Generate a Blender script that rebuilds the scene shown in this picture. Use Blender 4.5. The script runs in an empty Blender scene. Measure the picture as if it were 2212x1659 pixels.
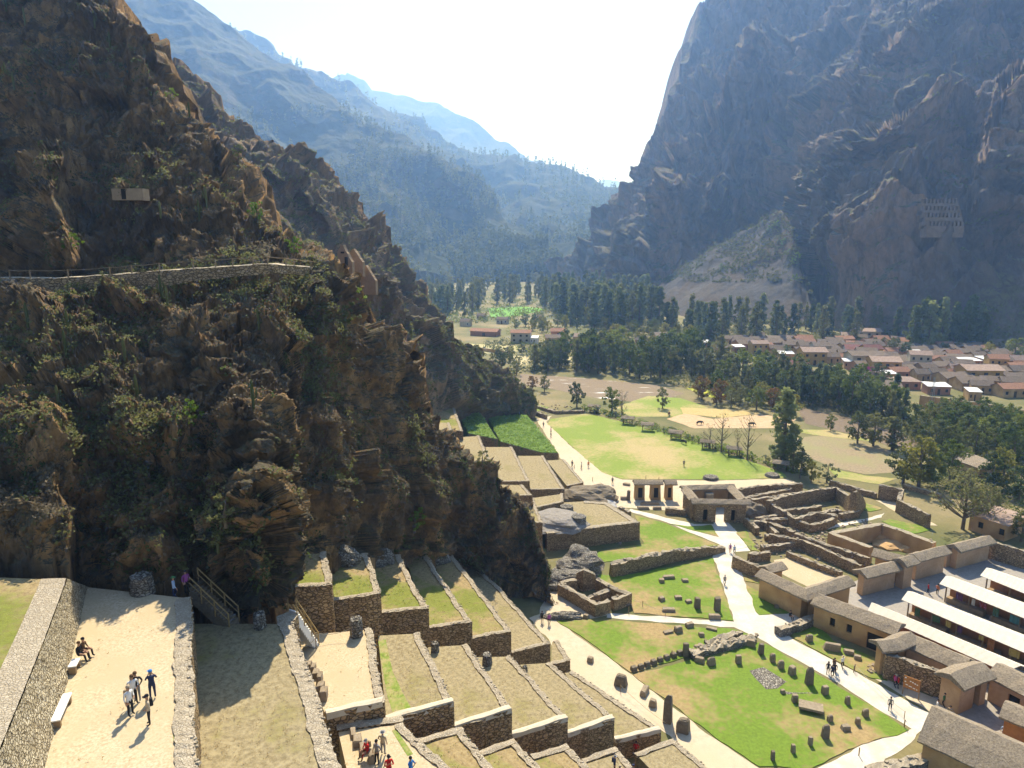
import bpy, bmesh, math, random
import numpy as np
from mathutils import Vector, Matrix
R = math.radians
sc = bpy.context.scene
col = sc.collection
# ------------------------------------------------------------ camera, sky, sun, exposure
CAMZ = 52.0; PITCH = 11.5; FPX = 1475.0          # picture is 2212 x 1659 in these units
cam_d = bpy.data.cameras.new('camera'); cam = bpy.data.objects.new('camera', cam_d); col.objects.link(cam)
cam.location = (0, 0, CAMZ); cam.rotation_euler = (R(90 - PITCH), 0, 0)
cam_d.sensor_width = 36; cam_d.lens = 36 * FPX / 2212; cam_d.clip_start = .5; cam_d.clip_end = 30000
sc.camera = cam
SUN_EL, SUN_AZ = 49.0, 2.0                       # ahead of the camera, a little to the right
world = bpy.data.worlds.new('World'); sc.world = world; world.use_nodes = True
wn = world.node_tree; bg = wn.nodes['Background']
sky = wn.nodes.new('ShaderNodeTexSky'); sky.sky_type = 'NISHITA'; sky.sun_disc = False
sky.sun_elevation = R(SUN_EL); sky.sun_rotation = R(SUN_AZ); sky.altitude = 2800; sky.air_density = 1.1; sky.dust_density = 6.; sky.ozone_density = .7
wn.links.new(sky.outputs[0], bg.inputs[0]); bg.inputs[1].default_value = 0.088
sd = bpy.data.lights.new('sun', 'SUN'); sd.energy = 5.0; sd.angle = R(.53); sd.color = (1, .955, .88)
sun = bpy.data.objects.new('sun', sd); col.objects.link(sun)
_d = Vector((math.sin(R(SUN_AZ)) * math.cos(R(SUN_EL)), math.cos(R(SUN_AZ)) * math.cos(R(SUN_EL)), math.sin(R(SUN_EL))))
sun.rotation_euler = _d.to_track_quat('Z', 'Y').to_euler(); sun.location = _d * 500
sc.view_settings.view_transform = 'Standard'; sc.view_settings.look = 'None'; sc.view_settings.gamma = 1
sc.view_settings.exposure = 0.86
sc.render.engine = 'CYCLES'; sc.cycles.use_denoising = True; sc.cycles.max_bounces = 5; sc.cycles.diffuse_bounces = 2
sc.cycles.glossy_bounces = 2; sc.cycles.transparent_max_bounces = 8; sc.cycles.volume_bounces = 1; sc.cycles.sample_clamp_indirect = 6

# ------------------------------------------------------------ measuring
_cp, _sp = math.cos(R(PITCH)), math.sin(R(PITCH))
def ray(px, py):
    x = (px - 1106) / FPX; y = (py - 829.5) / FPX
    return np.array([x, _cp - y * _sp, -_sp - y * _cp])
def P(px, py, D):
    r = ray(px, py); return np.array([0, 0, CAMZ]) + D * r
def GD(py, z=0.): return (z - CAMZ) / ray(0, py)[2]
def G(px, py, z=0.): return P(px, py, GD(py, z))
# ------------------------------------------------------------ noise
_rng = np.random.RandomState(7); _perm = _rng.permutation(256); _perm = np.concatenate([_perm] * 4)
_g = _rng.normal(size=(256, 3)); _g /= np.linalg.norm(_g, axis=1)[:, None]
def pnoise(p):
    p = np.asarray(p, float); i = np.floor(p).astype(int); f = p - i; i &= 255; u = f * f * f * (f * (f * 6 - 15) + 10)
    out = 0
    for dx in (0, 1):
        for dy in (0, 1):
            for dz in (0, 1):
                h = _perm[_perm[_perm[i[..., 0] + dx] + i[..., 1] + dy] + i[..., 2] + dz]
                g = _g[h]; d = (g[..., 0] * (f[..., 0] - dx) + g[..., 1] * (f[..., 1] - dy) + g[..., 2] * (f[..., 2] - dz))
                w = (u[..., 0] if dx else 1 - u[..., 0]) * (u[..., 1] if dy else 1 - u[..., 1]) * (u[..., 2] if dz else 1 - u[..., 2])
                out = out + w * d
    return out * 1.6
def fbm(p, sc_, oc=5, gain=.5, ridge=False, seed=0., stretch=(1, 1, 1)):
    p = np.asarray(p, float) * np.array(stretch) / sc_ + seed; a = 1.; t = 0; s = 0
    for k in range(oc):
        n = pnoise(p)
        if ridge: n = 1 - 2 * np.abs(n)
        t = t + a * n; s += a; a *= gain; p = p * 2.03 + 11.7
    return t / s
def facets(p, sc_, tilt=.6, off=.35, seed=0., stretch=(1, 1, 1), warp=.35):
    """broken rock: every cell of a jittered lattice gets its own tilted face; result in units of sc_"""
    p = np.asarray(p, float) * np.array(stretch) / sc_ + seed; sh = p.shape[:-1]; p = p.reshape(-1, 3)
    p = p + warp * np.stack([pnoise(p * 1.3 + k * 17.3) for k in range(3)], -1)
    b = np.floor(p).astype(int); best = np.full(len(p), 1e9); val = np.zeros(len(p))
    for dx in (-1, 0, 1):
        for dy in (-1, 0, 1):
            for dz in (-1, 0, 1):
                c = b + (dx, dy, dz); h = _perm[_perm[_perm[c[:, 0] & 255] + (c[:, 1] & 255)] + (c[:, 2] & 255)]
                ctr = c + .5 + _g[h] * .42; d = p - ctr; q = (d * d).sum(-1); k = q < best
                best[k] = q[k]; h2 = _perm[h + 13]; val[k] = ((_g[h2][k] * d[k]).sum(-1) * tilt + _g[_perm[h2 + 5]][k, 0] * off)
    return val.reshape(sh)
def smooth(a, b, x):
    t = np.clip((x - a) / (b - a), 0, 1); return t * t * (3 - 2 * t)
# ------------------------------------------------------------ materials
class NT:
    def __init__(s, name):
        s.m = bpy.data.materials.new(name); s.m.use_nodes = True; s.t = s.m.node_tree; s.b = s.t.nodes['Principled BSDF']
        s.b.inputs['Roughness'].default_value = .9; s.b.inputs['Specular IOR Level'].default_value = .2
        s.tc = s.t.nodes.new('ShaderNodeTexCoord'); s.geo = None
    def n(s, kind, **kw):
        x = s.t.nodes.new('ShaderNode' + kind)
        for k, v in kw.items():
            if k in x.inputs.keys() if isinstance(k, str) else False: x.inputs[k].default_value = v
            else: setattr(x, k, v)
        return x
    def l(s, a, b): s.t.links.new(a, b)
    def coords(s, which='Object', scale=(1, 1, 1), rot=(0, 0, 0)):
        m = s.n('Mapping'); m.inputs['Scale'].default_value = scale; m.inputs['Rotation'].default_value = rot
        s.l(s.tc.outputs[which], m.inputs['Vector']); return m.outputs[0]
    def noise(s, v, scale, detail=6, rough=.6, dist=0.):
        x = s.n('TexNoise'); x.inputs['Scale'].default_value = scale; x.inputs['Detail'].default_value = detail
        x.inputs['Roughness'].default_value = rough; x.inputs['Distortion'].default_value = dist; s.l(v, x.inputs['Vector']); return x.outputs['Fac']
    def ramp(s, f, stops):
        x = s.n('ValToRGB'); e = x.color_ramp.elements
        while len(e) > 1: e.remove(e[-1])
        e[0].position = stops[0][0]; e[0].color = (*stops[0][1], 1)
        for p, c in stops[1:]:
            k = e.new(p); k.color = (*c, 1)
        s.l(f, x.inputs[0]); return x.outputs[0]
    def mix(s, f, a, b, mode='MIX'):
        x = s.n('Mix', data_type='RGBA', blend_type=mode)
        for v, i in ((f, 0), (a, 6), (b, 7)):
            if isinstance(v, (int, float)): x.inputs[i].default_value = v
            elif isinstance(v, tuple): x.inputs[i].default_value = (*v, 1)
            else: s.l(v, x.inputs[i])
        return x.outputs[2]
    def math(s, op, a, b=0.):
        x = s.n('Math', operation=op)
        for v, i in ((a, 0), (b, 1)):
            if isinstance(v, (int, float)): x.inputs[i].default_value = v
            else: s.l(v, x.inputs[i])
        return x.outputs[0]
    def bump(s, h, strength=.5, dist=.1):
        x = s.n('Bump'); x.inputs['Strength'].default_value = strength; x.inputs['Distance'].default_value = dist
        s.l(h, x.inputs['Height']); s.l(x.outputs[0], s.b.inputs['Normal'])
    def out(s, c):
        if isinstance(c, tuple): s.b.inputs['Base Color'].default_value = (*c, 1)
        else: s.l(c, s.b.inputs['Base Color'])
        return s.m
def speck(name, c1, c2, scale=3., c3=None, s3=.3, bump=.4, dist=.05, rough=.92, thr=(.35, .65), coord='Object'):
    t = NT(name); v = t.coords(coord); c = t.ramp(t.noise(v, scale, 8, .7), [(thr[0], c1), (thr[1], c2)])
    if c3: c = t.mix(t.ramp(t.noise(v, s3, 4), [(.42, (0, 0, 0)), (.62, (1, 1, 1))]), c, c3)
    t.bump(t.noise(v, scale * 2.5, 6, .7), bump, dist); t.b.inputs['Roughness'].default_value = rough
    return t.out(c)
def stone_mat(name, dark, light, mortar, scale=1.6, zs=1.7, bump=1., dist=.12, extra=None):
    t = NT(name); v = t.coords('Object', (1, 1, zs))
    w = t.n('TexNoise'); w.inputs['Scale'].default_value = 1.2; t.l(v, w.inputs['Vector'])
    vv = t.n('Vector' + 'Math', operation='MULTIPLY_ADD'); t.l(w.outputs['Color'], vv.inputs[0]); vv.inputs[1].default_value = (.35, .35, .35); t.l(v, vv.inputs[2])
    a = t.n('TexVoronoi'); a.inputs['Scale'].default_value = scale; t.l(vv.outputs[0], a.inputs['Vector'])
    e = t.n('TexVoronoi', feature='DISTANCE_TO_EDGE'); e.inputs['Scale'].default_value = scale; t.l(vv.outputs[0], e.inputs['Vector'])
    sp = t.n('SeparateColor'); t.l(a.outputs['Color'], sp.inputs[0])
    c = t.ramp(sp.outputs[0], [(0., dark), (1., light)])
    if extra: c = t.mix(t.ramp(t.noise(v, .25, 4), [(.5, (0, 0, 0)), (.7, (1, 1, 1))]), c, extra)
    c = t.mix(t.noise(v, 9, 5), c, tuple(x * .75 for x in dark), 'MIX') if False else c
    ed = t.ramp(e.outputs['Distance'], [(.02, (0, 0, 0)), (.12, (1, 1, 1))])
    c = t.mix(ed, mortar, c)
    h = t.math('ADD', ed, t.math('MULTIPLY', t.noise(v, 8, 5), .5))
    t.bump(h, bump, dist); return t.out(c)
def flat(name, c, rough=.8, metal=0., var=.12, scale=2., bump=.1):
    t = NT(name); t.b.inputs['Roughness'].default_value = rough; t.b.inputs['Metallic'].default_value = metal
    v = t.coords(); d = tuple(x * (1 - var) for x in c); u = tuple(min(1, x * (1 + var)) for x in c)
    if bump: t.bump(t.noise(v, scale * 4, 5), bump, .03)
    return t.out(t.ramp(t.noise(v, scale, 6), [(.35, d), (.65, u)]))
M = {}; HAZE = .00030
# ------------------------------------------------------------ objects
def tag(o, label=None, cat=None, group=None, kind=None):
    if label: o['label'] = label
    if cat: o['category'] = cat
    if group: o['group'] = group
    if kind: o['kind'] = kind
    return o
def link(name, me, parent=None, mats=None):
    o = bpy.data.objects.new(name, me); col.objects.link(o)
    if parent is not None: o.parent = parent
    if mats is not None and me is not None:
        for m in (mats if isinstance(mats, (list, tuple)) else [mats]): me.materials.append(m)
    return o
def empty(name, loc, label, cat, group=None, rz=0.):
    o = bpy.data.objects.new(name, None); o.empty_display_size = .3; col.objects.link(o); o.location = tuple(loc); o.rotation_euler = (0, 0, rz)
    return tag(o, label, cat, group)
def mesh(name, v, f, parent=None, mats=None, smooth_=False, mi=None):
    me = bpy.data.meshes.new(name); me.from_pydata([tuple(map(float, x)) for x in v], [], f)
    if smooth_: me.polygons.foreach_set('use_smooth', [True] * len(me.polygons))
    o = link(name, me, parent, mats)
    if mi is not None: me.polygons.foreach_set('material_index', mi)
    me.update(); return o
def gridmesh(name, V, mat, parent=None, sm=True):
    """V: (n, m, 3) array -> quad grid"""
    n, m = V.shape[:2]; me = bpy.data.meshes.new(name)
    idx = np.arange(n * m).reshape(n, m)
    F = np.stack([idx[:-1, :-1], idx[:-1, 1:], idx[1:, 1:], idx[1:, :-1]], -1).reshape(-1, 4)
    me.vertices.add(n * m); me.vertices.foreach_set('co', V.reshape(-1).astype(np.float32))
    me.loops.add(F.size); me.loops.foreach_set('vertex_index', F.reshape(-1).astype(np.int32))
    me.polygons.add(len(F)); me.polygons.foreach_set('loop_start', np.arange(0, F.size, 4, dtype=np.int32))
    me.polygons.foreach_set('loop_total', np.full(len(F), 4, np.int32)); me.polygons.foreach_set('use_smooth', np.full(len(F), sm))
    me.update(calc_edges=True); me.validate()
    return link(name, me, parent, mat)
class MB:
    """collects simple solids and links them as ONE mesh"""
    def __init__(s): s.v = []; s.f = []; s.mi = []
    def add(s, v, f, m=0):
        k = len(s.v); s.v += [tuple(map(float, x)) for x in v]; s.f += [tuple(i + k for i in q) for q in f]; s.mi += [m] * len(f)
    def box(s, c, d, rz=0., m=0, taper=1., jit=0., rnd=None):
        cx, cy, cz = c; hx, hy, hz = d[0] / 2, d[1] / 2, d[2] / 2; ca, sa = math.cos(rz), math.sin(rz); v = []
        for z in (-1, 1):
            k = taper if z > 0 else 1
            for x, y in ((-1, -1), (1, -1), (1, 1), (-1, 1)):
                X, Y, Z = x * hx * k, y * hy * k, z * hz
                if jit: X += rnd.uniform(-jit, jit) * hx; Y += rnd.uniform(-jit, jit) * hy; Z += rnd.uniform(-jit, jit) * hz * (z > 0)
                v.append((cx + X * ca - Y * sa, cy + X * sa + Y * ca, cz + Z))
        s.add(v, [(0, 3, 2, 1), (4, 5, 6, 7), (0, 1, 5, 4), (1, 2, 6, 5), (2, 3, 7, 6), (3, 0, 4, 7)], m)
    def tube(s, pts, rad, n=6, m=0, cap=True):
        pts = [Vector(p) for p in pts]; rad = rad if isinstance(rad, (list, tuple)) else [rad] * len(pts); v = []
        for i, p in enumerate(pts):
            d = (pts[min(i + 1, len(pts) - 1)] - pts[max(i - 1, 0)]).normalized()
            a = d.cross(Vector((0, 0, 1)) if abs(d.z) < .9 else Vector((1, 0, 0))).normalized(); b = d.cross(a)
            v += [p + (a * math.cos(2 * math.pi * j / n) + b * math.sin(2 * math.pi * j / n)) * rad[i] for j in range(n)]
        f = [(i * n + j, i * n + (j + 1) % n, (i + 1) * n + (j + 1) % n, (i + 1) * n + j) for i in range(len(pts) - 1) for j in range(n)]
        if cap: f += [tuple(range(n))[::-1], tuple(range((len(pts) - 1) * n, len(pts) * n))]
        s.add(v, f, m)
    def prism(s, poly, z0, z1, m=0, mtop=None):
        n = len(poly); z1 = z1 if isinstance(z1, (list, tuple)) else [z1] * n
        v = [(p[0], p[1], z0) for p in poly] + [(p[0], p[1], z) for p, z in zip(poly, z1)]
        ar = sum(poly[i][0] * poly[(i + 1) % n][1] - poly[(i + 1) % n][0] * poly[i][1] for i in range(n))
        if ar < 0: v = v[:n][::-1] + v[n:][::-1]
        s.add(v, [(i, (i + 1) % n, n + (i + 1) % n, n + i) for i in range(n)], m); s.add(v, [tuple(range(n, 2 * n))], m if mtop is None else mtop)
    def build(s, name, mats, parent=None, sm=False): return mesh(name, s.v, s.f, parent, mats, sm, s.mi)
# ------------------------------------------------------------ rock and hill materials
def rock_mat(name, rock, rock2, dark, scrub, green, s=1., cover=.5, bump=1., bdist=.4, zst=.45):
    t = NT(name); v = t.coords('Object'); vs = t.coords('Object', (1, 1, zst))
    c = t.ramp(t.noise(vs, .16 * s, 8, .65, .6), [(.3, dark), (.45, rock), (.6, rock2), (.72, rock)])
    c = t.mix(t.ramp(t.noise(vs, 1.1 * s, 8, .75, .4), [(.36, (.25, .25, .25)), (.55, (1, 1, 1))]), dark, c)
    # scrub settles where the rock is not sheer
    g = t.n('NewGeometry'); sx = t.n('SeparateXYZ'); t.l(g.outputs['True Normal'], sx.inputs[0])
    k = t.math('ADD', t.math('MULTIPLY', sx.outputs[2], 1.1), t.math('MULTIPLY', t.math('SUBTRACT', t.noise(v, .13 * s, 6, .65), .5), 3.2))
    k = t.ramp(t.math('ADD', k, t.math('MULTIPLY', t.math('SUBTRACT', t.noise(v, .9 * s, 6, .75), .5), 1.6)), [(cover - .12, (0, 0, 0)), (cover + .12, (1, 1, 1))])
    sc2 = t.ramp(t.noise(v, 1.6 * s, 6, .7), [(.35, tuple(x * .6 for x in scrub)), (.55, scrub), (.7, green)])
    c = t.mix(k, c, sc2)
    h = t.math('ADD', t.math('MULTIPLY', t.noise(vs, .55 * s, 10, .72, .5), 1.5), t.math('MULTIPLY', t.noise(v, 3.2 * s, 6, .75), .35))
    t.bump(h, bump, bdist); t.b.inputs['Specular IOR Level'].default_value = .12
    return t.out(c)
M['cliff'] = rock_mat('near cliff rock', (.20, .13, .07), (.42, .265, .125), (.07, .06, .05), (.125, .105, .07), (.15, .155, .05), 1., .58, 1., .5)
M['spur'] = rock_mat('spur rock', (.21, .15, .10), (.32, .22, .125), (.095, .08, .065), (.14, .125, .08), (.17, .165, .06), .5, .42, 1., .8)
M['hillR'] = rock_mat('crag rock', (.19, .15, .13), (.34, .225, .155), (.075, .068, .066), (.17, .155, .10), (.19, .19, .10), .11, .62, 1., 3.5, .35)
M['hillM'] = rock_mat('mountain scrub', (.075, .075, .06), (.115, .105, .075), (.035, .048, .035), (.04, .058, .032), (.035, .056, .03), .035, .5, .8, 8., 1.)
# ------------------------------------------------------------ terrain relief
def interp(tab, x): return np.interp(x, [a[0] for a in tab], [a[1] for a in tab])
def ridges(PX, PY, feats):
    """metres by which crags stand out: (line of (px,py), amount, width to its left, width to its right)"""
    off = 0
    for line, amp, wl, wr in feats:
        ys = [p[1] for p in line]; s = PX - np.interp(PY, ys, [p[0] for p in line]) + fbm(np.stack([PX * 0 + ys[0], PY, PX * .3], -1), 60, 4, .6) * max(10, wr * .3)
        amp = amp * (.55 + 1.1 * np.clip(fbm(np.stack([PX * 0 + 7.7 + ys[0], PY, PX * 0], -1), 70, 3, .6) + .4, 0, 1.2))
        fade = smooth(ys[0] - 25, ys[0] + 25, PY) * (1 - smooth(ys[-1] - 30, ys[-1] + 40, PY))
        off = off + amp * fade * np.where(s < 0, np.exp(s / wl), np.exp(-s / wr))
    return off
RELIEF = {}
def ledges(W, h, A, wn, seed=0.):
    f = (W[..., 2] + fbm(W, wn, 3, .5, False, seed) * h * 2.2 + W[..., 0] * .12) / h; f = f - np.floor(f); return A * (f - smooth(.7, 1, f)) * smooth(-.25, .25, fbm(W, wn * 1.3, 3, .5, False, seed + 9))
def relief(name, mat, x0, x1, nx, ny, crest, foot, Dc, Df, prof, noise_fn, feats=(), back=(.25, .8), power=1.):
    """a slope from a foot line to a crest line, each in real depth; rolls over behind its crest"""
    px = np.linspace(x0, x1, nx); v = np.linspace(0, 1, ny) ** power
    cy = interp(crest, px); fy = interp(foot, px); dc = interp(Dc, px); df = interp(Df, px) if isinstance(Df, list) else Df(px, fy)
    PX, Vv = np.meshgrid(px, v, indexing='ij'); PY = fy[:, None] + (cy - fy)[:, None] * Vv
    ks = max(3, int(nx * 90 / (x1 - x0))) | 1; dfs = np.convolve(np.pad(df, ks // 2, mode='edge'), np.ones(ks) / ks, 'valid'); dfe = df[:, None] + (dfs - df)[:, None] * smooth(0, .16, Vv)
    pv = prof(PX, PY, Vv); D = dfe + (dc[:, None] - dfe) * pv
    D = D - ridges(PX, PY, feats)
    x = (PX - 1106) / FPX; y = (PY - 829.5) / FPX
    W = np.stack([x * D, (_cp - y * _sp) * D, CAMZ + (-_sp - y * _cp) * D], -1)
    # displacement along the local outward direction
    du = np.gradient(W, axis=0); dv = np.gradient(W, axis=1); N = np.cross(du, dv); N /= np.linalg.norm(N, axis=-1)[..., None] + 1e-9
    s = np.sign((N * (np.array([0, 0, CAMZ]) - W)).sum(-1)); N *= s[..., None]
    kx, ky = max(2, nx // 22), max(2, ny // 14)
    for ax, k in ((0, kx), (1, ky), (0, kx), (1, ky)):
        pad = [(0, 0)] * 3; pad[ax] = (k, k); Q = np.cumsum(np.pad(N, pad, mode='edge'), axis=ax)
        N = np.take(Q, np.arange(2 * k, Q.shape[ax]), ax) - np.take(Q, np.arange(0, Q.shape[ax] - 2 * k), ax)
    N /= np.linalg.norm(N, axis=-1)[..., None] + 1e-9
    W = W + N * noise_fn(W, Vv)[..., None]
    # back side: behind the crest the ground falls away again
    top = W[:, -1, :]; lo = W[:, 0, :].copy(); lo[:, 2] = -3; rows = [lo[:, None, :], W]; RELIEF[name] = W
    hgt = np.maximum(top[:, 2], 8)
    for k in (.01, .025, .045, .07, .1, .14, .2, .28, .4, .6, 1.):
        b = top.copy(); b[:, 1] += hgt * back[1] * k * 1.2; b[:, 0] += (top[:, 0]) * .02 * k; b[:, 2] = top[:, 2] * (1 - k * back[0] * 3.2 * k) - 2 * k
        b += (facets(b, 3.2, .8, .4)[:, None] * np.array([.45, .45, .35]) + facets(b, 1.2, .9, .4, 5.)[:, None] * np.array([.25, .25, .2])) * min(1, k * 25) * min(3., hgt.mean() * .03); b += (facets(b, max(2., hgt.mean() * .09), .9, .4)[:, None]) * np.array([.3, .3, 1.]) * hgt.mean() * .018 * min(1, k * 9); rows.append(b[:, None, :])
    W = np.concatenate(rows, 1)
    return gridmesh(name, W, mat)
# --- near cliff
crest1 = [(-260, -260), (200, -60), (235, 0), (270, 42), (300, 70), (315, 95), (330, 150), (352, 185), (375, 240), (408, 275), (430, 302), (480, 372), (512, 396), (520, 430), (560, 472), (600, 500), (625, 530), (660, 556), (700, 572), (727, 582),
          (748, 612), (770, 642), (800, 700), (822, 730), (845, 762), (865, 810), (880, 842), (900, 880), (935, 902), (960, 932), (985, 985), (1000, 1002), (1030, 1015), (1060, 1042), (1085, 1062), (1110, 1082), (1150, 1112), (1166, 1150), (1185, 1190), (1196, 1230), (1200, 1270)]
foot1 = [(-260, 1230), (0, 1222), (150, 1222), (172, 1262), (405, 1262), (420, 1300), (500, 1330), (600, 1318), (612, 1225), (640, 1200), (705, 1205), (800, 1205), (863, 1208), (920, 1209), (975, 1209), (1030, 1240), (1100, 1290), (1185, 1292), (1200, 1286)]
zf1 = [(-260, 31), (150, 31), (165, 27.5), (405, 27.5), (420, 24.), (600, 24.), (612, 23.), (705, 23), (800, 19.), (863, 15.), (920, 11.), (975, 7.), (1030, 3.5), (1100, 0), (1200, -.5)]
def Df1(px, fy): z = interp(zf1, px); return (z - CAMZ) / (-_sp - (fy - 829.5) / FPX * _cp)
Dc1 = [(-260, 104), (235, 93), (400, 92), (520, 89), (725, 86), (800, 88), (900, 97), (1000, 103), (1060, 107), (1120, 107), (1200, 103)]
def pathy(px): return np.interp(px, [-300, 0, 130, 260, 330, 480, 580, 660, 725, 760], [598, 600, 601, 592, 586, 576, 570, 577, 586, 600])
def prof1(PX, PY, V):
    left = np.interp(V, [0, .25, .42, .55, .62, .80, 1], [0, .055, .16, .30, .48, .68, 1])
    fy = np.mean([interp(foot1, PX[:, 0] + k) for k in range(-70, 71, 7)], 0)[:, None]; pyl = pathy(PX); t = np.maximum(0, (fy - PY) / (fy - pyl))
    below = np.interp(t, [0, .25, .5, .7, .86, .95, .985, 1.015], [0, .04, .11, .25, .40, .46, .475, .535])
    cy = interp(crest1, PX[:, 0])[:, None]; u = np.clip((pyl - PY) / np.maximum(pyl - cy, 30), 0, 1)
    wi = np.where(t < 1.015, below, .535 + (1 - .535) * u ** 1.1)
    right = np.interp(V, [0, .3, .6, .85, 1], [0, .16, .42, .74, 1])
    w = smooth(700, 790, PX); return wi * (1 - w) + right * w
feat1 = [([(225, 600), (300, 660), (400, 700), (440, 760), (500, 850), (530, 930), (548, 1060), (600, 1250)], 4.5, 70, 60),
         ([(40, 620), (120, 700), (230, 760), (262, 860), (300, 960)], 5.0, 90, 45),
         ([(690, 600), (715, 660), (800, 760), (850, 850), (900, 950), (930, 1100)], 4.5, 70, 40),
         ([(130, 330), (110, 420), (148, 520), (155, 575)], 7, 90, 22), ([(250, 20), (330, 200), (400, 330), (500, 480)], 3, 60, 40),
         ([(440, 1120), (500, 1180), (560, 1240), (600, 1290)], 2.5, 60, 45), ([(590, 960), (605, 1080), (640, 1190)], 2, 70, 40), ([(980, 1010), (1040, 1100), (1080, 1200)], 4, 50, 50)]
def nz1(W, V):
    w = W + np.stack([fbm(W, 9, 3, .5, False, 31.), fbm(W, 9, 3, .5, False, 57.), fbm(W, 9, 3, .5, False, 83.)], -1) * 2.2
    n = fbm(W, 15, 4, .5, False, 3.) * 3.2 + facets(w, 9., .7, .35, 2., (1, 1, .6)) * 2.9 + facets(w, 3.6, .75, .35, 5., (1, 1, .55)) * 1.3
    f = facets(w, 1.5, .9, .4, 8., (1, 1, .6)) * .75 + fbm(W, 2.2, 5, .6, True, 1., (1, 1, .5)) * .35 + facets(w, .62, .9, .4, 3.) * .28 + fbm(W, .5, 3, .6, False, 5.) * .13
    ed = smooth(0, .06, V)
    X, Yp, _D = (W[..., 0] / np.maximum(1e-3, (W[..., 1] * _cp - (W[..., 2] - CAMZ) * _sp))) * FPX + 1106, 829.5 + FPX * (-(W[..., 2] - CAMZ) * _cp - W[..., 1] * _sp) / np.maximum(1e-3, (W[..., 1] * _cp - (W[..., 2] - CAMZ) * _sp)), 0
    pth = np.exp(-((Yp - pathy(X) - 10) / 24) ** 2) * (X < 740)
    n = n + ledges(W, 6.5, 1.7, 14, 3.)
    return n * ed * (1 - .9 * pth) + f * (1 - .8 * pth)
relief('cliff', M['cliff'], -260, 1200, 900, 620, crest1, foot1, Dc1, Df1, prof1, nz1, feat1, (.3, .5)); 
tag(bpy.data.objects['cliff'], kind='structure')
# --- spur with the ruined gables
crest2 = [(560, 520), (640, 560), (700, 576), (745, 603), (790, 603), (812, 620), (835, 640), (865, 662), (880, 690), (900, 696), (928, 713), (978, 743), (1015, 761), (1053, 788), (1080, 808), (1106, 826), (1128, 850), (1138, 872), (1141, 893)]
foot2 = [(560, 780), (700, 820), (885, 862), (930, 880), (985, 892), (1060, 897), (1141, 900)]
zf2 = [(560, 30), (885, 17), (985, 9), (1060, 3), (1141, -.5)]
def Df2(px, fy): z = interp(zf2, px); return (z - CAMZ) / (-_sp - (fy - 829.5) / FPX * _cp)
relief('spur', M['spur'], 560, 1141, 420, 260, crest2, foot2, [(560, 130), (745, 150), (790, 152), (880, 172), (978, 192), (1053, 206), (1106, 213), (1141, 214)], Df2,
       lambda X, Y, V: np.interp(V, [0, .5, 1], [0, .42, 1]), lambda W, V: (fbm(W, 22, 4, .5, True, 2.) * 3.2 + ledges(W, 10, 4, 20, 3.) + facets(W, 10, .8, .35, 3., (1, 1, .6)) * 3.2 + facets(W, 3.6, .8, .4, 1., (1, 1, .6)) * 1.3) * smooth(0, .1, V) + facets(W, 1.3, .8, .4, 4.) * .5, (), (.28, .6))
tag(bpy.data.objects['spur'], kind='structure')
crest3 = [(240, 60), (300, 110), (335, 160), (352, 176), (392, 178), (412, 200), (430, 230), (468, 265), (490, 292), (510, 320), (525, 348), (560, 352), (600, 378), (640, 400), (673, 422), (700, 448), (728, 478), (765, 502), (782, 518), (795, 536), (803, 562), (808, 555), (828, 568), (848, 586), (863, 622), (885, 640), (903, 648), (912, 668), (918, 686), (926, 720)]
foot3 = [(240, 560), (520, 620), (700, 680), (800, 700), (926, 740)]
relief('rocky_ridge', M['spur'], 240, 926, 420, 240, crest3, foot3, [(240, 205), (392, 200), (525, 205), (673, 225), (803, 245), (918, 262), (926, 262)], [(240, 130), (525, 150), (700, 165), (800, 190), (926, 250)],
       lambda X, Y, V: V ** 1.1, lambda W, V: fbm(W, 38, 4, .5, True, 5., (1, 1, .8)) * 6.5 + ledges(W, 16, 7, 30, 3.) + facets(W, 13, .8, .35, 3., (1, 1, .6)) * 4.5 + facets(W, 4.8, .8, .4, 1., (1, 1, .6)) * 1.8 + facets(W, 2, .8, .4, 1.) * .7,
       [([(350, 180), (420, 290), (520, 420), (600, 520)], 10, 40, 16), ([(520, 350), (560, 400), (640, 450), (700, 520)], 9, 14, 70)], (.28, .6))
tag(bpy.data.objects['rocky_ridge'], kind='structure')
# --- mountains beyond the valley
mtn = lambda a, b: (lambda W, V: (fbm(W, a, 4, .42, True, 4.) * b + fbm(W, a * .18, 3, .5, True, 8.) * b * .1))
crestM1 = [(100, -120), (235, -60), (370, -2), (430, 32), (510, 86), (553, 117), (628, 172), (673, 207), (723, 242), (770, 275), (823, 310), (878, 335), (928, 360), (978, 387), (1015, 412), (1050, 446), (1075, 488), (1110, 520), (1150, 552), (1180, 582), (1216, 604)]
relief('left_mountain', M['hillM'], 100, 1216, 520, 260, crestM1, [(100, 640), (860, 618), (1000, 608), (1216, 606)], [(100, 1300), (553, 1380), (1015, 1300), (1110, 1200), (1216, 1020)], [(100, 700), (860, 880), (1000, 980), (1216, 1010)],
       lambda X, Y, V: V, mtn(230, 36), [([(575, 300), (620, 350), (690, 420), (760, 500), (850, 590)], 70, 30, 18), ([(480, 120), (560, 190), (640, 260), (700, 300)], 25, 40, 60), ([(900, 350), (1000, 430), (1060, 480), (1120, 560)], 60, 60, 25)], (.3, .8))
crestM2 = [(400, 40), (520, 92), (553, 99), (578, 107), (600, 130), (625, 148), (640, 160), (672, 176), (705, 190), (735, 198), (752, 198), (775, 210), (800, 232), (843, 262), (880, 300), (950, 350), (1100, 470), (1216, 600)]
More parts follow.
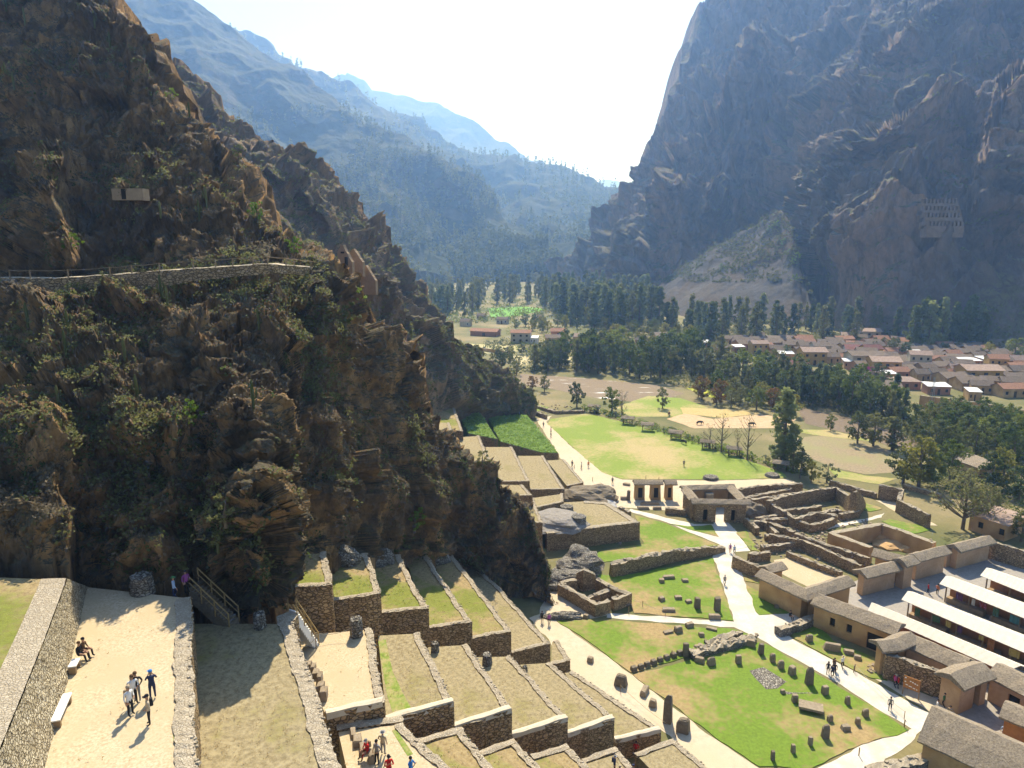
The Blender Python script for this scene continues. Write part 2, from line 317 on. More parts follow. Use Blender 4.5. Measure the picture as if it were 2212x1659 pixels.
relief('middle_mountain', M['hillM'], 400, 1216, 320, 160, crestM2, [(400, 620), (1216, 604)], [(400, 2100), (843, 2000), (1216, 1500)], [(400, 1300), (1216, 1250)], lambda X, Y, V: V, mtn(330, 60), (), (.3, .8))
crestM3 = [(780, 290), (850, 264), (878, 264), (903, 270), (925, 285), (945, 297), (988, 315), (1028, 334), (1060, 348), (1106, 356), (1140, 366), (1191, 381), (1220, 388), (1246, 393), (1264, 408), (1285, 420), (1330, 452), (1380, 500), (1420, 560)]
relief('far_wooded_mountain', M['hillM'], 780, 1420, 320, 160, crestM3, [(780, 604), (1420, 600)], [(780, 2300), (1106, 2100), (1246, 2000), (1420, 1700)], [(780, 1450), (1216, 1150), (1420, 1150)], lambda X, Y, V: V, mtn(260, 55),
       [([(1090, 370), (1110, 420), (1160, 490), (1200, 560)], 90, 60, 40)], (.3, .8))
crestM4 = [(500, 260), (680, 200), (703, 192), (722, 188), (735, 180), (746, 179), (750, 181), (754, 176), (775, 185), (790, 192), (803, 206), (820, 208), (870, 219), (903, 235), (945, 250), (978, 272), (1000, 281), (1028, 291), (1065, 318), (1106, 338), (1143, 361), (1200, 395), (1260, 430), (1400, 560)]
relief('distant_mountain', M['hillM'], 500, 1400, 260, 90, crestM4, [(500, 590), (1400, 590)], [(500, 3900), (1106, 3600), (1400, 3300)], [(500, 2600), (1400, 2600)], lambda X, Y, V: V, mtn(600, 90), (), (.3, .8))
relief('farthest_peak', M['hillM'], 1180, 1450, 90, 40, [(1180, 450), (1240, 415), (1268, 405), (1300, 396), (1316, 393), (1335, 398), (1358, 411), (1400, 440), (1450, 470)], [(1180, 570), (1450, 570)], [(1180, 6500), (1450, 6500)], [(1180, 5000), (1450, 5000)], lambda X, Y, V: V, mtn(700, 40), (), (.3, .8))
# --- the great crag on the right
crestR = [(1210, 606), (1213, 603), (1218, 588), (1240, 566), (1256, 552), (1270, 530), (1293, 515), (1305, 512), (1318, 487), (1322, 455), (1326, 425), (1340, 419), (1363, 415), (1380, 392), (1388, 380), (1393, 347), (1400, 325), (1406, 310), (1426, 285), (1431, 270), (1443, 232), (1451, 197), (1466, 180), (1471, 165), (1472, 140), (1476, 105), (1492, 88), (1498, 77), (1505, 50), (1508, 37), (1512, 12), (1514, 7), (1520, 9), (1526, 16), (1529, 8), (1534, 9), (1540, -20), (1560, -45), (1750, -60), (2500, -60)]
footR = [(1210, 608), (1300, 622), (1385, 650), (1500, 690), (1740, 706), (1900, 738), (2150, 752), (2500, 765)]
relief('crag', M['hillR'], 1210, 2500, 820, 620, crestR, footR, [(1210, 1000), (1326, 920), (1393, 900), (1471, 900), (1540, 920), (1650, 880), (1750, 820), (2000, 640), (2500, 430)],
       [(1210, 990), (1300, 800), (1385, 700), (1500, 655), (1600, 635), (1740, 560), (1810, 430), (1900, 372), (2150, 350), (2500, 335)],
       lambda X, Y, V: np.interp(V, [0, .2, .5, 1], [0, .14, .45, 1]),
       lambda W, V: (fbm(W, 120, 4, .5, True, 4., (1, 1, .3)) * 20 + facets(W + fbm(W, 60, 3)[..., None] * 12, 62, .85, .3, 2., (1, 1, .38)) * 26 + ledges(W, 58, 30, 90, 2.) + ledges(W, 24, 10, 40, 5.) + facets(W, 24, .85, .35, 5., (1, 1, .42)) * 10 + facets(W, 9.5, .8, .4, 7., (1, 1, .5)) * 3.6 + facets(W, 4., .8, .4, 9., (1, 1, .5)) * 1.5) * smooth(0, .3, V) * (1 - .86 * smooth(.7, .97, V) * (W[..., 0] < 260)),
       [([(1650, 110), (1610, 190), (1560, 285), (1500, 350), (1455, 400), (1400, 530), (1330, 600)], 57, 9, 90),
        ([(2000, -120), (1934, 2), (1900, 60), (1885, 150)], 33, 6, 60), ([(2100, -60), (2069, 0), (2030, 60), (1984, 87), (1909, 150), (1871, 200), (1862, 260)], 39, 7, 110),
        ([(1834, 190), (1810, 225), (1784, 262), (1779, 337), (1765, 440)], 36, 5, 60),
        ([(1975, 285), (1930, 300), (1884, 317), (1846, 350), (1809, 375), (1791, 415), (1751, 477), (1735, 560)], 51, 8, 130),
        ([(1608, 325), (1575, 360), (1541, 415), (1521, 490)], 39, 6, 90), ([(1640, 240), (1625, 300), (1600, 420)], 18, 6, 60),
        ([(1425, 400), (1400, 480), (1340, 570)], 30, 10, 60), ([(2300, 150), (2212, 215), (2130, 340), (2110, 420), (2100, 480)], 39, 10, 120), ([(1960, 230), (1945, 260), (1950, 290)], 15, 4, 40)], (.3, .8), 1.)
# --- scree cone
M['scree'] = speck('scree', (.050, .050, .054), (.080, .079, .082), .5, (.085, .062, .042), .018, .7, .5, thr=(.3, .7))
relief('scree_slope', M['scree'], 1345, 1768, 240, 120, [(1345, 655), (1385, 640), (1400, 626), (1425, 614), (1440, 598), (1465, 586), (1480, 569), (1520, 552), (1540, 533), (1575, 520), (1600, 500), (1625, 492), (1650, 474), (1680, 458), (1692, 458), (1712, 490), (1728, 560), (1742, 630), (1768, 712)], [(1345, 657), (1400, 668), (1500, 696), (1740, 714), (1768, 716)],
       [(1345, 660), (1500, 598), (1600, 575), (1690, 548), (1740, 480), (1768, 434)], [(1345, 655), (1430, 545), (1500, 480), (1740, 440), (1768, 432)], lambda X, Y, V: V, lambda W, V: fbm(W, 30, 4, .5, False, 3.) * 3 + fbm(W, 3, 4, .6) * .5, (), (.3, .3))
for n in ('left_mountain', 'middle_mountain', 'far_wooded_mountain', 'distant_mountain', 'farthest_peak', 'crag', 'scree_slope'): tag(bpy.data.objects[n], kind='structure')
# ------------------------------------------------------------ ground
t = NT('valley ground'); v = t.coords('Object')
gc = t.ramp(t.noise(v, .035, 6, .6), [(.35, (.085, .11, .035)), (.5, (.18, .17, .075)), (.65, (.29, .235, .13))])
gc = t.mix(t.ramp(t.noise(v, 1.4, 8, .7), [(.3, (.62, .62, .62)), (.7, (1, 1, 1))]), (.07, .065, .03), gc)
t.bump(t.noise(v, 3, 8, .7), .5, .08); M['ground'] = t.out(gc)
def ground():
    ys = np.concatenate([np.linspace(-60, 400, 60), np.linspace(420, 1400, 30), np.linspace(1600, 9000, 12)]); xs = np.concatenate([np.linspace(-6000, -300, 12), np.linspace(-280, 500, 60), np.linspace(560, 7000, 12)])
    X, Y = np.meshgrid(xs, ys, indexing='ij'); Z = np.zeros_like(X)
    return gridmesh('ground', np.stack([X, Y, Z], -1), M['ground'])
tag(ground(), kind='structure')
# ------------------------------------------------------------ the air of the valley
hz = bpy.data.materials.new('valley haze'); hz.use_nodes = True; hz.node_tree.nodes.clear()
_o = hz.node_tree.nodes.new('ShaderNodeOutputMaterial'); _v = hz.node_tree.nodes.new('ShaderNodeVolumePrincipled')
_v.inputs['Absorption Color'].default_value = (1, 1, 1, 1); _v.inputs['Color'].default_value = (.25, .47, 1, 1); _v.inputs['Density'].default_value = HAZE; _v.inputs['Anisotropy'].default_value = .45
hz.node_tree.links.new(_v.outputs[0], _o.inputs['Volume'])
b_ = MB(); b_.box((500, 4500, 600), (15400, 9900 , 1202)); ho = b_.build('haze', hz); tag(ho, kind='stuff')
# ------------------------------------------------------------ site materials
def grass_mat(name, dry, dry2, green, amount, scale=.12):
    t = NT(name); v = t.coords('Object'); f = t.noise(v, 2.6, 10, .75)
    d = t.ramp(f, [(.38, dry2), (.6, dry)]); g = t.ramp(f, [(.38, tuple(x * .72 for x in green)), (.6, green)])
    k = t.math('ADD', t.noise(v, scale, 5, .6), t.math('MULTIPLY', t.math('SUBTRACT', t.noise(v, 1.3, 6, .7), .5), .35))
    c = t.mix(t.ramp(k, [(1 - amount - .07, (0, 0, 0)), (1 - amount + .07, (1, 1, 1))]), d, g)
    t.bump(t.noise(v, 7, 8, .8), .8, .05); return t.out(c)
M['crop'] = speck('leafy crop', (.08, .16, .03), (.24, .36, .07), 2.2, (.12, .21, .04), .3, 1., .5)
M['dry'] = grass_mat('dry terrace grass', (.36, .305, .185), (.20, .165, .095), (.24, .22, .07), .35)
M['dry_green'] = grass_mat('half green terrace grass', (.38, .30, .16), (.22, .165, .085), (.20, .225, .045), .47)
M['sand'] = speck('trodden earth', (.38, .30, .19), (.57, .48, .34), 7., (.46, .38, .25), .3, .5, .02, thr=(.36, .6))
M['lawn'] = grass_mat('lawn', (.37, .28, .14), (.26, .19, .09), (.155, .245, .028), .55, .085)
M['lawn_light'] = grass_mat('meadow', (.44, .36, .19), (.33, .27, .12), (.22, .30, .05), .55, .045)
M['paving'] = speck('pale gravel path', (.56, .52, .45), (.68, .64, .57), 3, (.5, .46, .4), .4, .2)
M['dirt'] = speck('dirt path', (.46, .39, .29), (.58, .50, .39), 1.2, (.5, .43, .31), .15, .3)
M['stone'] = stone_mat('rubble masonry', (.30, .21, .115), (.54, .39, .23), (.15, .11, .065), 2.6)
M['capstone'] = stone_mat('weathered wall top', (.36, .31, .235), (.48, .425, .335), (.33, .28, .21), 6.5, 1., .7, .06)
M['grey_stone'] = stone_mat('grey rubble', (.19, .175, .155), (.38, .355, .31), (.09, .08, .065), 3.4)
M['block'] = speck('dressed stone', (.20, .16, .115), (.37, .31, .235), 2.5, (.29, .24, .175), .5, .6, .06)
M['darkblock'] = speck('dark andesite', (.13, .11, .085), (.24, .205, .16), 2.5, (.19, .155, .11), .5, .6, .06)
M['adobe'] = speck('adobe', (.46, .30, .145), (.60, .41, .215), 1.4, (.38, .24, .115), .35, .8, .07); M['mud'] = speck('old mud', (.29, .21, .135), (.38, .28, .18), 1.2, None, .3, .8)
M['adobe_pink'] = speck('plastered adobe', (.50, .33, .19), (.60, .42, .27), .9, (.40, .26, .15), .2, .3, .04)
M['green_tuft'] = speck('fresh grass', (.12, .19, .03), (.24, .31, .06), 3.5, (.33, .29, .14), .9)
t = NT('straw thatch'); v = t.coords('Object', (1, 1, 1)); t.b.inputs['Roughness'].default_value = 1
t.bump(t.noise(v, 6, 8, .8), 1., .12); M['thatch'] = t.out(t.ramp(t.noise(v, 4.5, 8, .8), [(.34, (.14, .11, .08)), (.5, (.28, .235, .18)), (.68, (.42, .36, .275))]))
M['wood'] = flat('weathered wood', (.28, .20, .12)); M['darkwood'] = flat('dark wood', (.08, .055, .035)); M['white'] = flat('white paint', (.82, .82, .80), .5, var=.03)
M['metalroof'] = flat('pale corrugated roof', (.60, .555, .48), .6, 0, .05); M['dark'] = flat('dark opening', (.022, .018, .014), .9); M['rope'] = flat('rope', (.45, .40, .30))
rnd = random.Random(3)
def mound(name, c, r, h, mat, label=None, cat=None, group=None, n=28, rough=.25, seed=0., parent=None, flatk=1.):
    """boulder or heap, closed to the ground"""
    u = np.linspace(0, 2 * math.pi, n, endpoint=False); w = np.linspace(0, 1, n // 2)
    V = []
    for a in w:
        ph = a * math.pi * .56
        for b in u: V.append((math.sin(ph) * math.cos(b), math.sin(ph) * math.sin(b), math.cos(ph)))
    V = np.array(V); k = 1 + rough * fbm(V + seed, .9, 4, .55)
    V = V * k[:, None]; V[:, 0] *= r[0]; V[:, 1] *= r[1]; V[:, 2] *= h
    m = len(w); F = [(i * n + j, (i + 1) * n + j, (i + 1) * n + (j + 1) % n, i * n + (j + 1) % n) for i in range(m - 1) for j in range(n)]
    o = mesh(name, V, F, parent, mat, rough < .4); o.location = tuple(c)
    return tag(o, label, cat, group) if label else o
def sheet(name, pts, z, mat, kind='structure', label=None, cat=None, px=True, thick=0., rag=.45):
    w = [G(a, b, z)[:2] for a, b in pts] if px else pts
    if px and rag:
        q = []; n = len(w)
        for i in range(n):
            a, b = np.array(w[i]), np.array(w[(i + 1) % n]); L = np.linalg.norm(b - a); m = min(60, max(1, int(L / .9))); nv = np.array([-(b - a)[1], (b - a)[0]]) / max(L, 1e-6)
            for k in range(m): p_ = a + (b - a) * k / m; q.append(p_ + nv * (rag * .8 * float(pnoise(np.array([[p_[0] * .35, p_[1] * .35, z]]))[0]) + rnd.uniform(-.12, .12) * rag) * (1 if k else .3))
        w = q
    mb = MB(); mb.prism([tuple(p) for p in w], z - max(thick, .002), z); o = mb.build(name, mat)
    return tag(o, label, cat, None, kind)
TUFT = []
def wall_mesh(pts, zb, zt, thick, mb, rough=.12, step=.7, m=0, mtop=1, rn=rnd, side=0):
    """masonry run along world points; zt number or one per point; side -1/+1 puts the thickness wholly to the right/left"""
    pts = [np.array(p[:2], float) for p in pts]; zt = list(zt) if hasattr(zt, '__len__') else [zt] * len(pts); st = []; ph = rn.uniform(0, 90)
    for i in range(len(pts) - 1):
        L = np.linalg.norm(pts[i + 1] - pts[i]); n = max(1, int(L / step))
        for k in range(n + (i == len(pts) - 2)):
            a = k / n; st.append((pts[i] * (1 - a) + pts[i + 1] * a, zt[i] * (1 - a) + zt[i + 1] * a))
    v = []; n = len(st)
    for i, (p, z) in enumerate(st):
        d = st[min(i + 1, n - 1)][0] - st[max(i - 1, 0)][0]; d = d / (np.linalg.norm(d) + 1e-9); nr = np.array([-d[1], d[0]]); wb = .05 * math.sin(i * step * .9 + ph) + .04 * math.sin(i * step * 2.3 + ph); p = p + nr * wb * (0 < i < n - 1)
        lo, hi = {0: (-thick / 2, thick / 2), -1: (-thick, 0), 1: (0, thick)}[side]
        j = lambda a: rn.uniform(-a, a)
        for off, zz in ((lo - .06, zb), (lo + j(rough * .5), z + j(rough)), ((lo + hi) / 2, z + .03 + j(rough)), (hi + j(rough * .5), z + j(rough)), (hi + .06, zb)):
            q = p + nr * off; v.append((q[0] + d[0] * j(.1), q[1] + d[1] * j(.1), zz))
    f0 = []; f1 = []
    for i in range(n - 1):
        a, b = i * 5, i * 5 + 5
        f0 += [(a, b, b + 1, a + 1), (a + 3, b + 3, b + 4, a + 4)]; f1 += [(a + 1, b + 1, b + 2, a + 2), (a + 2, b + 2, b + 3, a + 3)]
    e = (n - 1) * 5; f0 += [(0, 1, 2, 3, 4), (e + 4, e + 3, e + 2, e + 1, e)]
    k = len(mb.v); mb.v += v; mb.f += [tuple(i + k for i in q) for q in f0 + f1]; mb.mi += [m] * len(f0) + [mtop] * len(f1)
def stones_on(pts, z, n, size, mb, rn=rnd, m=0, spread=.3):
    """loose stones lying along a line"""
    pts = [np.array(p[:2], float) for p in pts]; L = [np.linalg.norm(pts[i + 1] - pts[i]) for i in range(len(pts) - 1)]; T = sum(L)
    zz = list(z) if hasattr(z, '__len__') else [z] * len(pts)
    for k in range(n):
        s = rn.uniform(0, T); i = 0
        while i < len(L) - 1 and s > L[i]: s -= L[i]; i += 1
        a = s / max(L[i], 1e-6); p = pts[i] * (1 - a) + pts[i + 1] * a; d = rn.uniform(.5, 1.3) * size
        mb.box((p[0] + rn.uniform(-spread, spread), p[1] + rn.uniform(-spread, spread), zz[i] * (1 - a) + zz[i + 1] * a + d * .2), (d * rn.uniform(.8, 1.6), d, d * .6), rn.uniform(0, 3.1), m, .75, .25, rn)
def masonry_wall(pxs, h, label, thick=.7, mat='stone', cat='stone wall', group=None, z0=0., rough=.14, top=True, loose=1., name='stone_wall', ext=.3):
    """free-standing wall from its crest line in the photo"""
    hs = list(h) if hasattr(h, '__len__') else [h] * len(pxs)
    w = [G(a, b, z0 + k)[:2] for (a, b), k in zip(pxs, hs)]; c = np.mean(w, axis=0)
    mb = MB(); wall_mesh([p - c for p in w], -ext, hs, thick, mb, rough)
    if loose: 
        L = sum(np.linalg.norm(w[i + 1] - w[i]) for i in range(len(w) - 1)); stones_on([p - c for p in w], hs, int(L * 1.1 * loose), .3, mb, m=1, spread=thick * .35)
    o = mb.build(name, [M[mat], M['capstone']]); o.location = (c[0], c[1], z0); return tag(o, label, cat, group)
# ------------------------------------------------------------ terraces
def terrace(pxs, z, zb, grass, label, front=True, right=True, left=False, group='stone terraces below the cliff', thick=.58, plaster=False, name='stone_terrace', patch=None, back=False, gz=.0):
    """pxs: back-left, back-right, front-right, front-left of the top in the photo"""
    w = [np.array(G(a, b, z)[:2]) for a, b in pxs]; c = np.mean(w, axis=0); w = [p - c for p in w]
    root = empty(name, (c[0], c[1], z), label, 'terrace', group)
    BL, BR, FR, FL = w[0], w[1], w[-2], w[-1]
    mid = w[1:-1]                                              # right edge may have more points
    g = MB(); cen = np.mean(w, axis=0); ins = [p + (cen - p) / np.linalg.norm(cen - p) * .12 for p in w]
    g.prism([tuple(p) for p in ins], zb - z, -.04 + gz); g.build('grass_bed', M[grass], root)
    if z > 2 or zb < 3:
        ar = abs(sum(w[i][0] * w[i - 1][1] - w[i - 1][0] * w[i][1] for i in range(len(w)))) / 2; Ww = np.array(w); lo, hi = Ww.min(0), Ww.max(0); n_ = int(min(7000, ar * (9 if z > 16 else 4))) if grass != 'crop' else int(ar * 3)
        if grass == 'sand': n_ //= 8
        while n_ > 0:
            q = np.array([rnd.uniform(lo[0], hi[0]), rnd.uniform(lo[1], hi[1])]); n_ -= 1; ins_ = False
            for i in range(len(w)):
                (x1, y1), (x2, y2) = w[i], w[i - 1]
                if (y1 > q[1]) != (y2 > q[1]) and q[0] < (x2 - x1) * (q[1] - y1) / (y2 - y1) + x1: ins_ = not ins_
            if ins_: TUFT.append((q[0] + c[0], q[1] + c[1], z, 2 if grass == 'crop' else (1 if grass == 'dry_green' and rnd.random() < .5 else 0)))
    run = (([BL] if False else []) + list(mid)) if right else []
    if front: run = run + [FL]
    if len(run) > 1:
        mb = MB(); wall_mesh(run, zb - z, .06, thick, mb, .04, .3, side=-1 if True else 0); L = sum(np.linalg.norm(run[i + 1] - run[i]) for i in range(len(run) - 1))
        sr = [p + (cen - p) / np.linalg.norm(cen - p) * .22 for p in run]; stones_on(sr, .05, int(L * 4), .14, mb, m=1, spread=.12)
        mb.build('retaining_wall', [M['stone'], M['capstone']], root)
    if plaster:
        mb = MB(); wall_mesh([FR + (cen - FR) * .004, FL], -.25, .17, .5, mb, .03, .8, side=-1); mb.build('coping', [M['plaster'], M['plaster']], root)
    if back: mb = MB(); wall_mesh([BL, BR], zb - z, .07, .6, mb, .06, side=1); mb.build('retaining_wall', [M['stone'], M['capstone']], root)
    if patch:
        for a, gm in patch:
            mb = MB(); q = [G(x, y, z)[:2] - c for x, y in a]; mb.prism([tuple(p) for p in q], -.03, -.025 + gz); mb.build('grass_patch', M[gm], root)
    return root
M['plaster'] = speck('mud coping', (.50, .44, .34), (.62, .56, .45), 2., (.55, .49, .4), .5, .4)
Z = dict(T0=31.2, T1=28, T2=25, T3=21.2, T4=17.5, T5=13.5, T6=9.5, T7=5.8, T8=2.4, V1=20.2, V2=16.5, V3=13, V4=9.5, V5=6, V6=2.6, U1=24.5, U2=21, U3=17, U4=13, U5=9, U6=4.6)
# topmost: broad battered wall on the far left
def top_terrace():
    z = Z['T0']; a = G(148, 1250, z); root = empty('stone_terrace', (-22, 30, z), 'highest grassy terrace at the left edge, held by a tall battered wall of pale stones', 'terrace', 'stone terraces below the cliff')
    o = np.array([-22, 30]); top = [G(x, y, z)[:2] - o for x, y in ((145, 1250), (137, 1275), (96, 1385), (50, 1500), (0, 1622), (-60, 1760))]
    base = [G(x, y, Z['T1'])[:2] - o for x, y in ((190, 1262), (182, 1300), (166, 1378), (150, 1460), (98, 1659), (70, 1765))]
    n = 60; tt = np.linspace(0, 1, n); X = lambda L: np.stack([np.interp(tt, np.linspace(0, 1, len(L)), [p[i] for p in L]) for i in (0, 1)], -1)
    T, B = X(top), X(base); rows = []
    for k in np.linspace(0, 1, 9): q = T * (1 - k) + B * k; rows.append(np.concatenate([q, np.full((n, 1), (Z['T1'] - z - .2) * k)], 1))
    V = np.stack(rows, 1); V += fbm(V, .7, 3)[..., None] * np.array([.10, .0, .04]); gridmesh('retaining_wall', V, M['pale_rubble'], root, False)
    inner = [T + np.array([-.05 - d, 0]) for d in (0, .8, 1.6)]
    S = np.stack([np.concatenate([q, np.full((n, 1), .02)], 1) for q in inner], 1); S[..., 2] += fbm(S, .5, 3) * .08; gridmesh('wall_top', S, M['capstone'], root)
    g = MB(); e = inner[-1]; g.prism([tuple(p) for p in e] + [(-60, -30), (-60, e[0][1] + 4)], -4, -.03); g.build('grass_bed', M['dry_green'], root)
M['pale_rubble'] = stone_mat('pale rubble masonry', (.33, .28, .19), (.60, .54, .41), (.13, .105, .07), 4.7, 1.3, 1., .1)
top_terrace()
TB = 'stone terraces below the cliff'
terrace([(150, 1262), (413, 1290), (415, 1420), (420, 1540), (427, 1659), (430, 1760), (60, 1760)], 28, 23.5, 'sand', 'broad trodden terrace on the left where five visitors stand', front=False, thick=.95,
        patch=[([(378, 1452), (389, 1452), (387, 1500), (377, 1495)], 'dry_green'), ([(375, 1550), (386, 1545), (385, 1605), (374, 1600)], 'green_tuft')])
terrace([(405, 1345), (600, 1345), (624, 1322), (640, 1372), (665, 1440), (688, 1512), (712, 1590), (733, 1659), (760, 1760), (395, 1760)], 25, 19.5, 'dry', 'long dry grass terrace at the foot of the dark stairway', front=False, thick=.95)
terrace([(630, 1372), (803, 1357), (829, 1519), (703, 1547)], Z['T3'], 14, 'sand', 'bare pale earth terrace with a row of blocks, below the white steps', plaster=True, left=True)
terrace([(815, 1371), (907, 1366), (913, 1384), (980, 1519), (834, 1559)], Z['T4'], 11, 'dry', 'terrace with a vivid green strip of grass along its left side', plaster=True, patch=[([(817, 1385), (833, 1380), (848, 1450), (872, 1500), (890, 1532), (850, 1543), (836, 1500), (822, 1420)], 'green_tuft')])
terrace([(922, 1396), (1008, 1391), (1106, 1534), (983, 1573)], Z['T5'], 7, 'dry', 'brown grass terrace with one squat stone cairn, right of the green strip', plaster=True)
terrace([(1026, 1418), (1102, 1416), (1226, 1553), (1107, 1590)], Z['T6'], 4, 'dry', 'brown grass terrace between two stone cairns, above the visitors in the alley', plaster=True)
terrace([(1122, 1434), (1186, 1430), (1328, 1553), (1227, 1588)], Z['T7'], 1, 'dry', 'second lowest brown grass terrace beside the long dirt path', plaster=True)
terrace([(1218, 1452), (1236, 1449), (1428, 1578), (1329, 1600)], Z['T8'], -.5, 'dry', 'lowest narrow wedge of terrace edging the long dirt path', plaster=True)
terrace([(728, 1579), (870, 1560), (905, 1600), (970, 1659), (1010, 1730), (760, 1730)], Z['V1'], 13, 'sand', 'small sunny terrace at the bottom edge with blocks and resting visitors', back=True, patch=[([(846, 1577), (855, 1574), (893, 1628), (880, 1632)], 'green_tuft')])
terrace([(901, 1609), (1003, 1581), (1062, 1659), (1100, 1720), (950, 1720)], Z['V2'], 9, 'dry_green', 'green edged terrace at the bottom edge beside the resting visitors', back=True)
terrace([(1041, 1634), (1116, 1606), (1164, 1656), (1200, 1710), (1080, 1710)], Z['V3'], 6, 'dry_green', 'pale terrace corner at the bottom edge, third from the resting visitors', back=True)
terrace([(1152, 1641), (1231, 1618), (1268, 1652), (1300, 1710), (1190, 1710)], Z['V4'], 2, 'dry_green', 'small terrace corner at the bottom edge with a green back border', back=True)
terrace([(1262, 1649), (1338, 1624), (1360, 1648), (1400, 1710), (1300, 1710)], Z['V5'], 0, 'dry', 'terrace corner at the bottom edge where the alley visitors gather', back=True)
terrace([(1378, 1635), (1461, 1603), (1526, 1656), (1570, 1700), (1440, 1700)], Z['V6'], -1, 'dry', 'lowest terrace corner at the bottom edge beside the bright end of the path', back=True)
terrace([(610, 1200), (705, 1192), (718, 1264), (600, 1275)], Z['U1'], 17, 'dry_green', 'uppermost terrace tucked against the cliff, half in shade above the white steps')
terrace([(708, 1200), (793, 1195), (812, 1244), (824, 1283), (721, 1298)], Z['U2'], 13, 'dry_green', 'second terrace from the rock bulge, its back lost in the cliff shade')
terrace([(800, 1203), (863, 1198), (890, 1255), (925, 1314), (825, 1326)], Z['U3'], 9, 'dry_green', 'third terrace from the rock bulge with a small bush hanging on its wall')
terrace([(875, 1203), (920, 1198), (952, 1246), (1018, 1344), (926, 1359)], Z['U4'], 5, 'dry_green', 'fourth terrace from the rock bulge, long and evenly green brown')
terrace([(930, 1205), (975, 1198), (1014, 1246), (1104, 1364), (1019, 1381)], Z['U5'], 2, 'dry_green', 'fifth terrace from the rock bulge, ending above a stone cairn')
terrace([(985, 1215), (1030, 1228), (1078, 1268), (1106, 1301), (1188, 1391), (1107, 1411)], Z['U6'], -.5, 'dry', 'sixth and lowest terrace under the cliff, touching the dirt path')
terrace([(1192, 1385), (1205, 1384), (1233, 1428), (1190, 1436)], 2.2, -.5, 'dry', 'little bastion of stone at the foot of the sixth terrace', thick=.6)
g2 = 'far terraces beyond the cliff nose'
terrace([(890, 850), (920, 854), (928, 905), (900, 915)], 15.5, 8, 'dry', 'farthest and highest of the far terraces, a pale strip behind the cliff edge', group=g2)
terrace([(931, 884), (981, 880), (1000, 932), (940, 925)], 11, 5, 'dry_green', 'far terrace of yellow green grass left of the two crop fields', group=g2)
terrace([(990, 893), (1038, 894), (1074, 950), (1012, 938)], 6, 2, 'crop', 'narrow far terrace planted with a bright green crop', group=g2, gz=.25)
terrace([(1052, 900), (1138, 897), (1206, 980), (1170, 979), (1080, 955)], 2, -.5, 'crop', 'wide far terrace covered by a leafy green crop, beside the path', group=g2, gz=.25)
terrace([(920, 911), (970, 913), (996, 976), (970, 980)], 12, 5, 'dry', 'far terrace of bare pinkish earth right at the cliff edge', group=g2)
terrace([(990, 944), (1035, 941), (1066, 1014), (1010, 1016)], 9, 3, 'dry', 'far terrace crossed by a curved wall shadow, above the shrubby cliff edge', group=g2)
terrace([(1048, 965), (1106, 965), (1144, 1040), (1068, 1041)], 6, 1.5, 'dry', 'middle far terrace of dry tan grass', group=g2)
terrace([(1118, 984), (1173, 984), (1219, 1057), (1147, 1058)], 3.6, -.5, 'dry', 'far terrace of dry grass next to the grey rock outcrop', group=g2)
terrace([(1180, 994), (1218, 992), (1261, 1043), (1225, 1050)], 1.6, -.5, 'dry', 'lowest far terrace, a short wedge by the meadow path', group=g2)
terrace([(1072, 1046), (1128, 1047), (1150, 1070), (1085, 1072)], 7.5, 1, 'dry', 'small shelf of masonry below the middle far terrace', group=g2)
terrace([(1120, 1076), (1150, 1072), (1172, 1130), (1135, 1130)], 5.5, 0, 'dry', 'narrow sloping shelf between the cliff and the walled platform', group=g2)
terrace([(1150, 1075), (1216, 1066), (1218, 1084), (1156, 1098)], 4.6, -.5, 'dry', 'low masonry shelf at the back of the walled platform', group=g2)
terrace([(1162, 1088), (1262, 1082), (1313, 1086), (1382, 1129), (1182, 1153)], 3.3, -.6, 'dry', 'large walled platform with two round stone cairns and a grey gravel heap', group=None, thick=1.1)
mound('gravel_heap', G(1200, 1128, 3.2), (5.5, 4.8), 1.5, speck('grey gravel', (.20, .185, .175), (.31, .29, .27), 3., None, .3, 1.), 'grey gravel heap spread on the walled platform', 'heap', rough=.5)
# ------------------------------------------------------------ paths and lawns
S = lambda *a, **k: sheet(*a, **k)
S('meadow', [(1190, 905), (1262, 894), (1290, 898), (1400, 925), (1500, 955), (1600, 990), (1690, 1020), (1700, 1032), (1560, 1036), (1340, 1034), (1300, 1020), (1230, 960), (1183, 915)], .03, M['lawn_light'])
S('dirt_path', [(1157, 905), (1192, 898), (1180, 912), (1235, 965), (1305, 1022), (1345, 1036), (1560, 1038), (1700, 1034), (1735, 1048), (1590, 1056), (1480, 1062), (1560, 1090), (1470, 1105), (1330, 1095), (1300, 1070), (1260, 1050), (1220, 1010), (1206, 980)], .02, M['dirt'])
S('dirt_path', [(1143, 1335), (1190, 1318), (1201, 1339), (1311, 1417), (1356, 1452), (1453, 1527), (1541, 1594), (1638, 1659), (1700, 1700), (1560, 1700), (1461, 1603), (1428, 1577), (1236, 1449), (1190, 1390)], .025, M['dirt'])
S('dirt_path', [(1178, 1285), (1200, 1275), (1290, 1312), (1320, 1328), (1280, 1336), (1195, 1340), (1165, 1335)], .022, M['dirt'])
S('bright_path', [(1313, 1324), (1586, 1343), (1540, 1200), (1561, 1180), (1440, 1128), (1356, 1104), (1362, 1099), (1500, 1132), (1542, 1132), (1588, 1142), (1621, 1190), (1585, 1192), (1610, 1260), (1640, 1300), (1740, 1330), (1735, 1348), (1683, 1362), (1715, 1382), (1850, 1452), (2011, 1542), (1990, 1580), (1900, 1660), (1760, 1720), (1700, 1700), (1766, 1659), (1860, 1610), (1969, 1575), (1800, 1470), (1659, 1389), (1633, 1374), (1586, 1355), (1310, 1334)], .035, M['paving'])
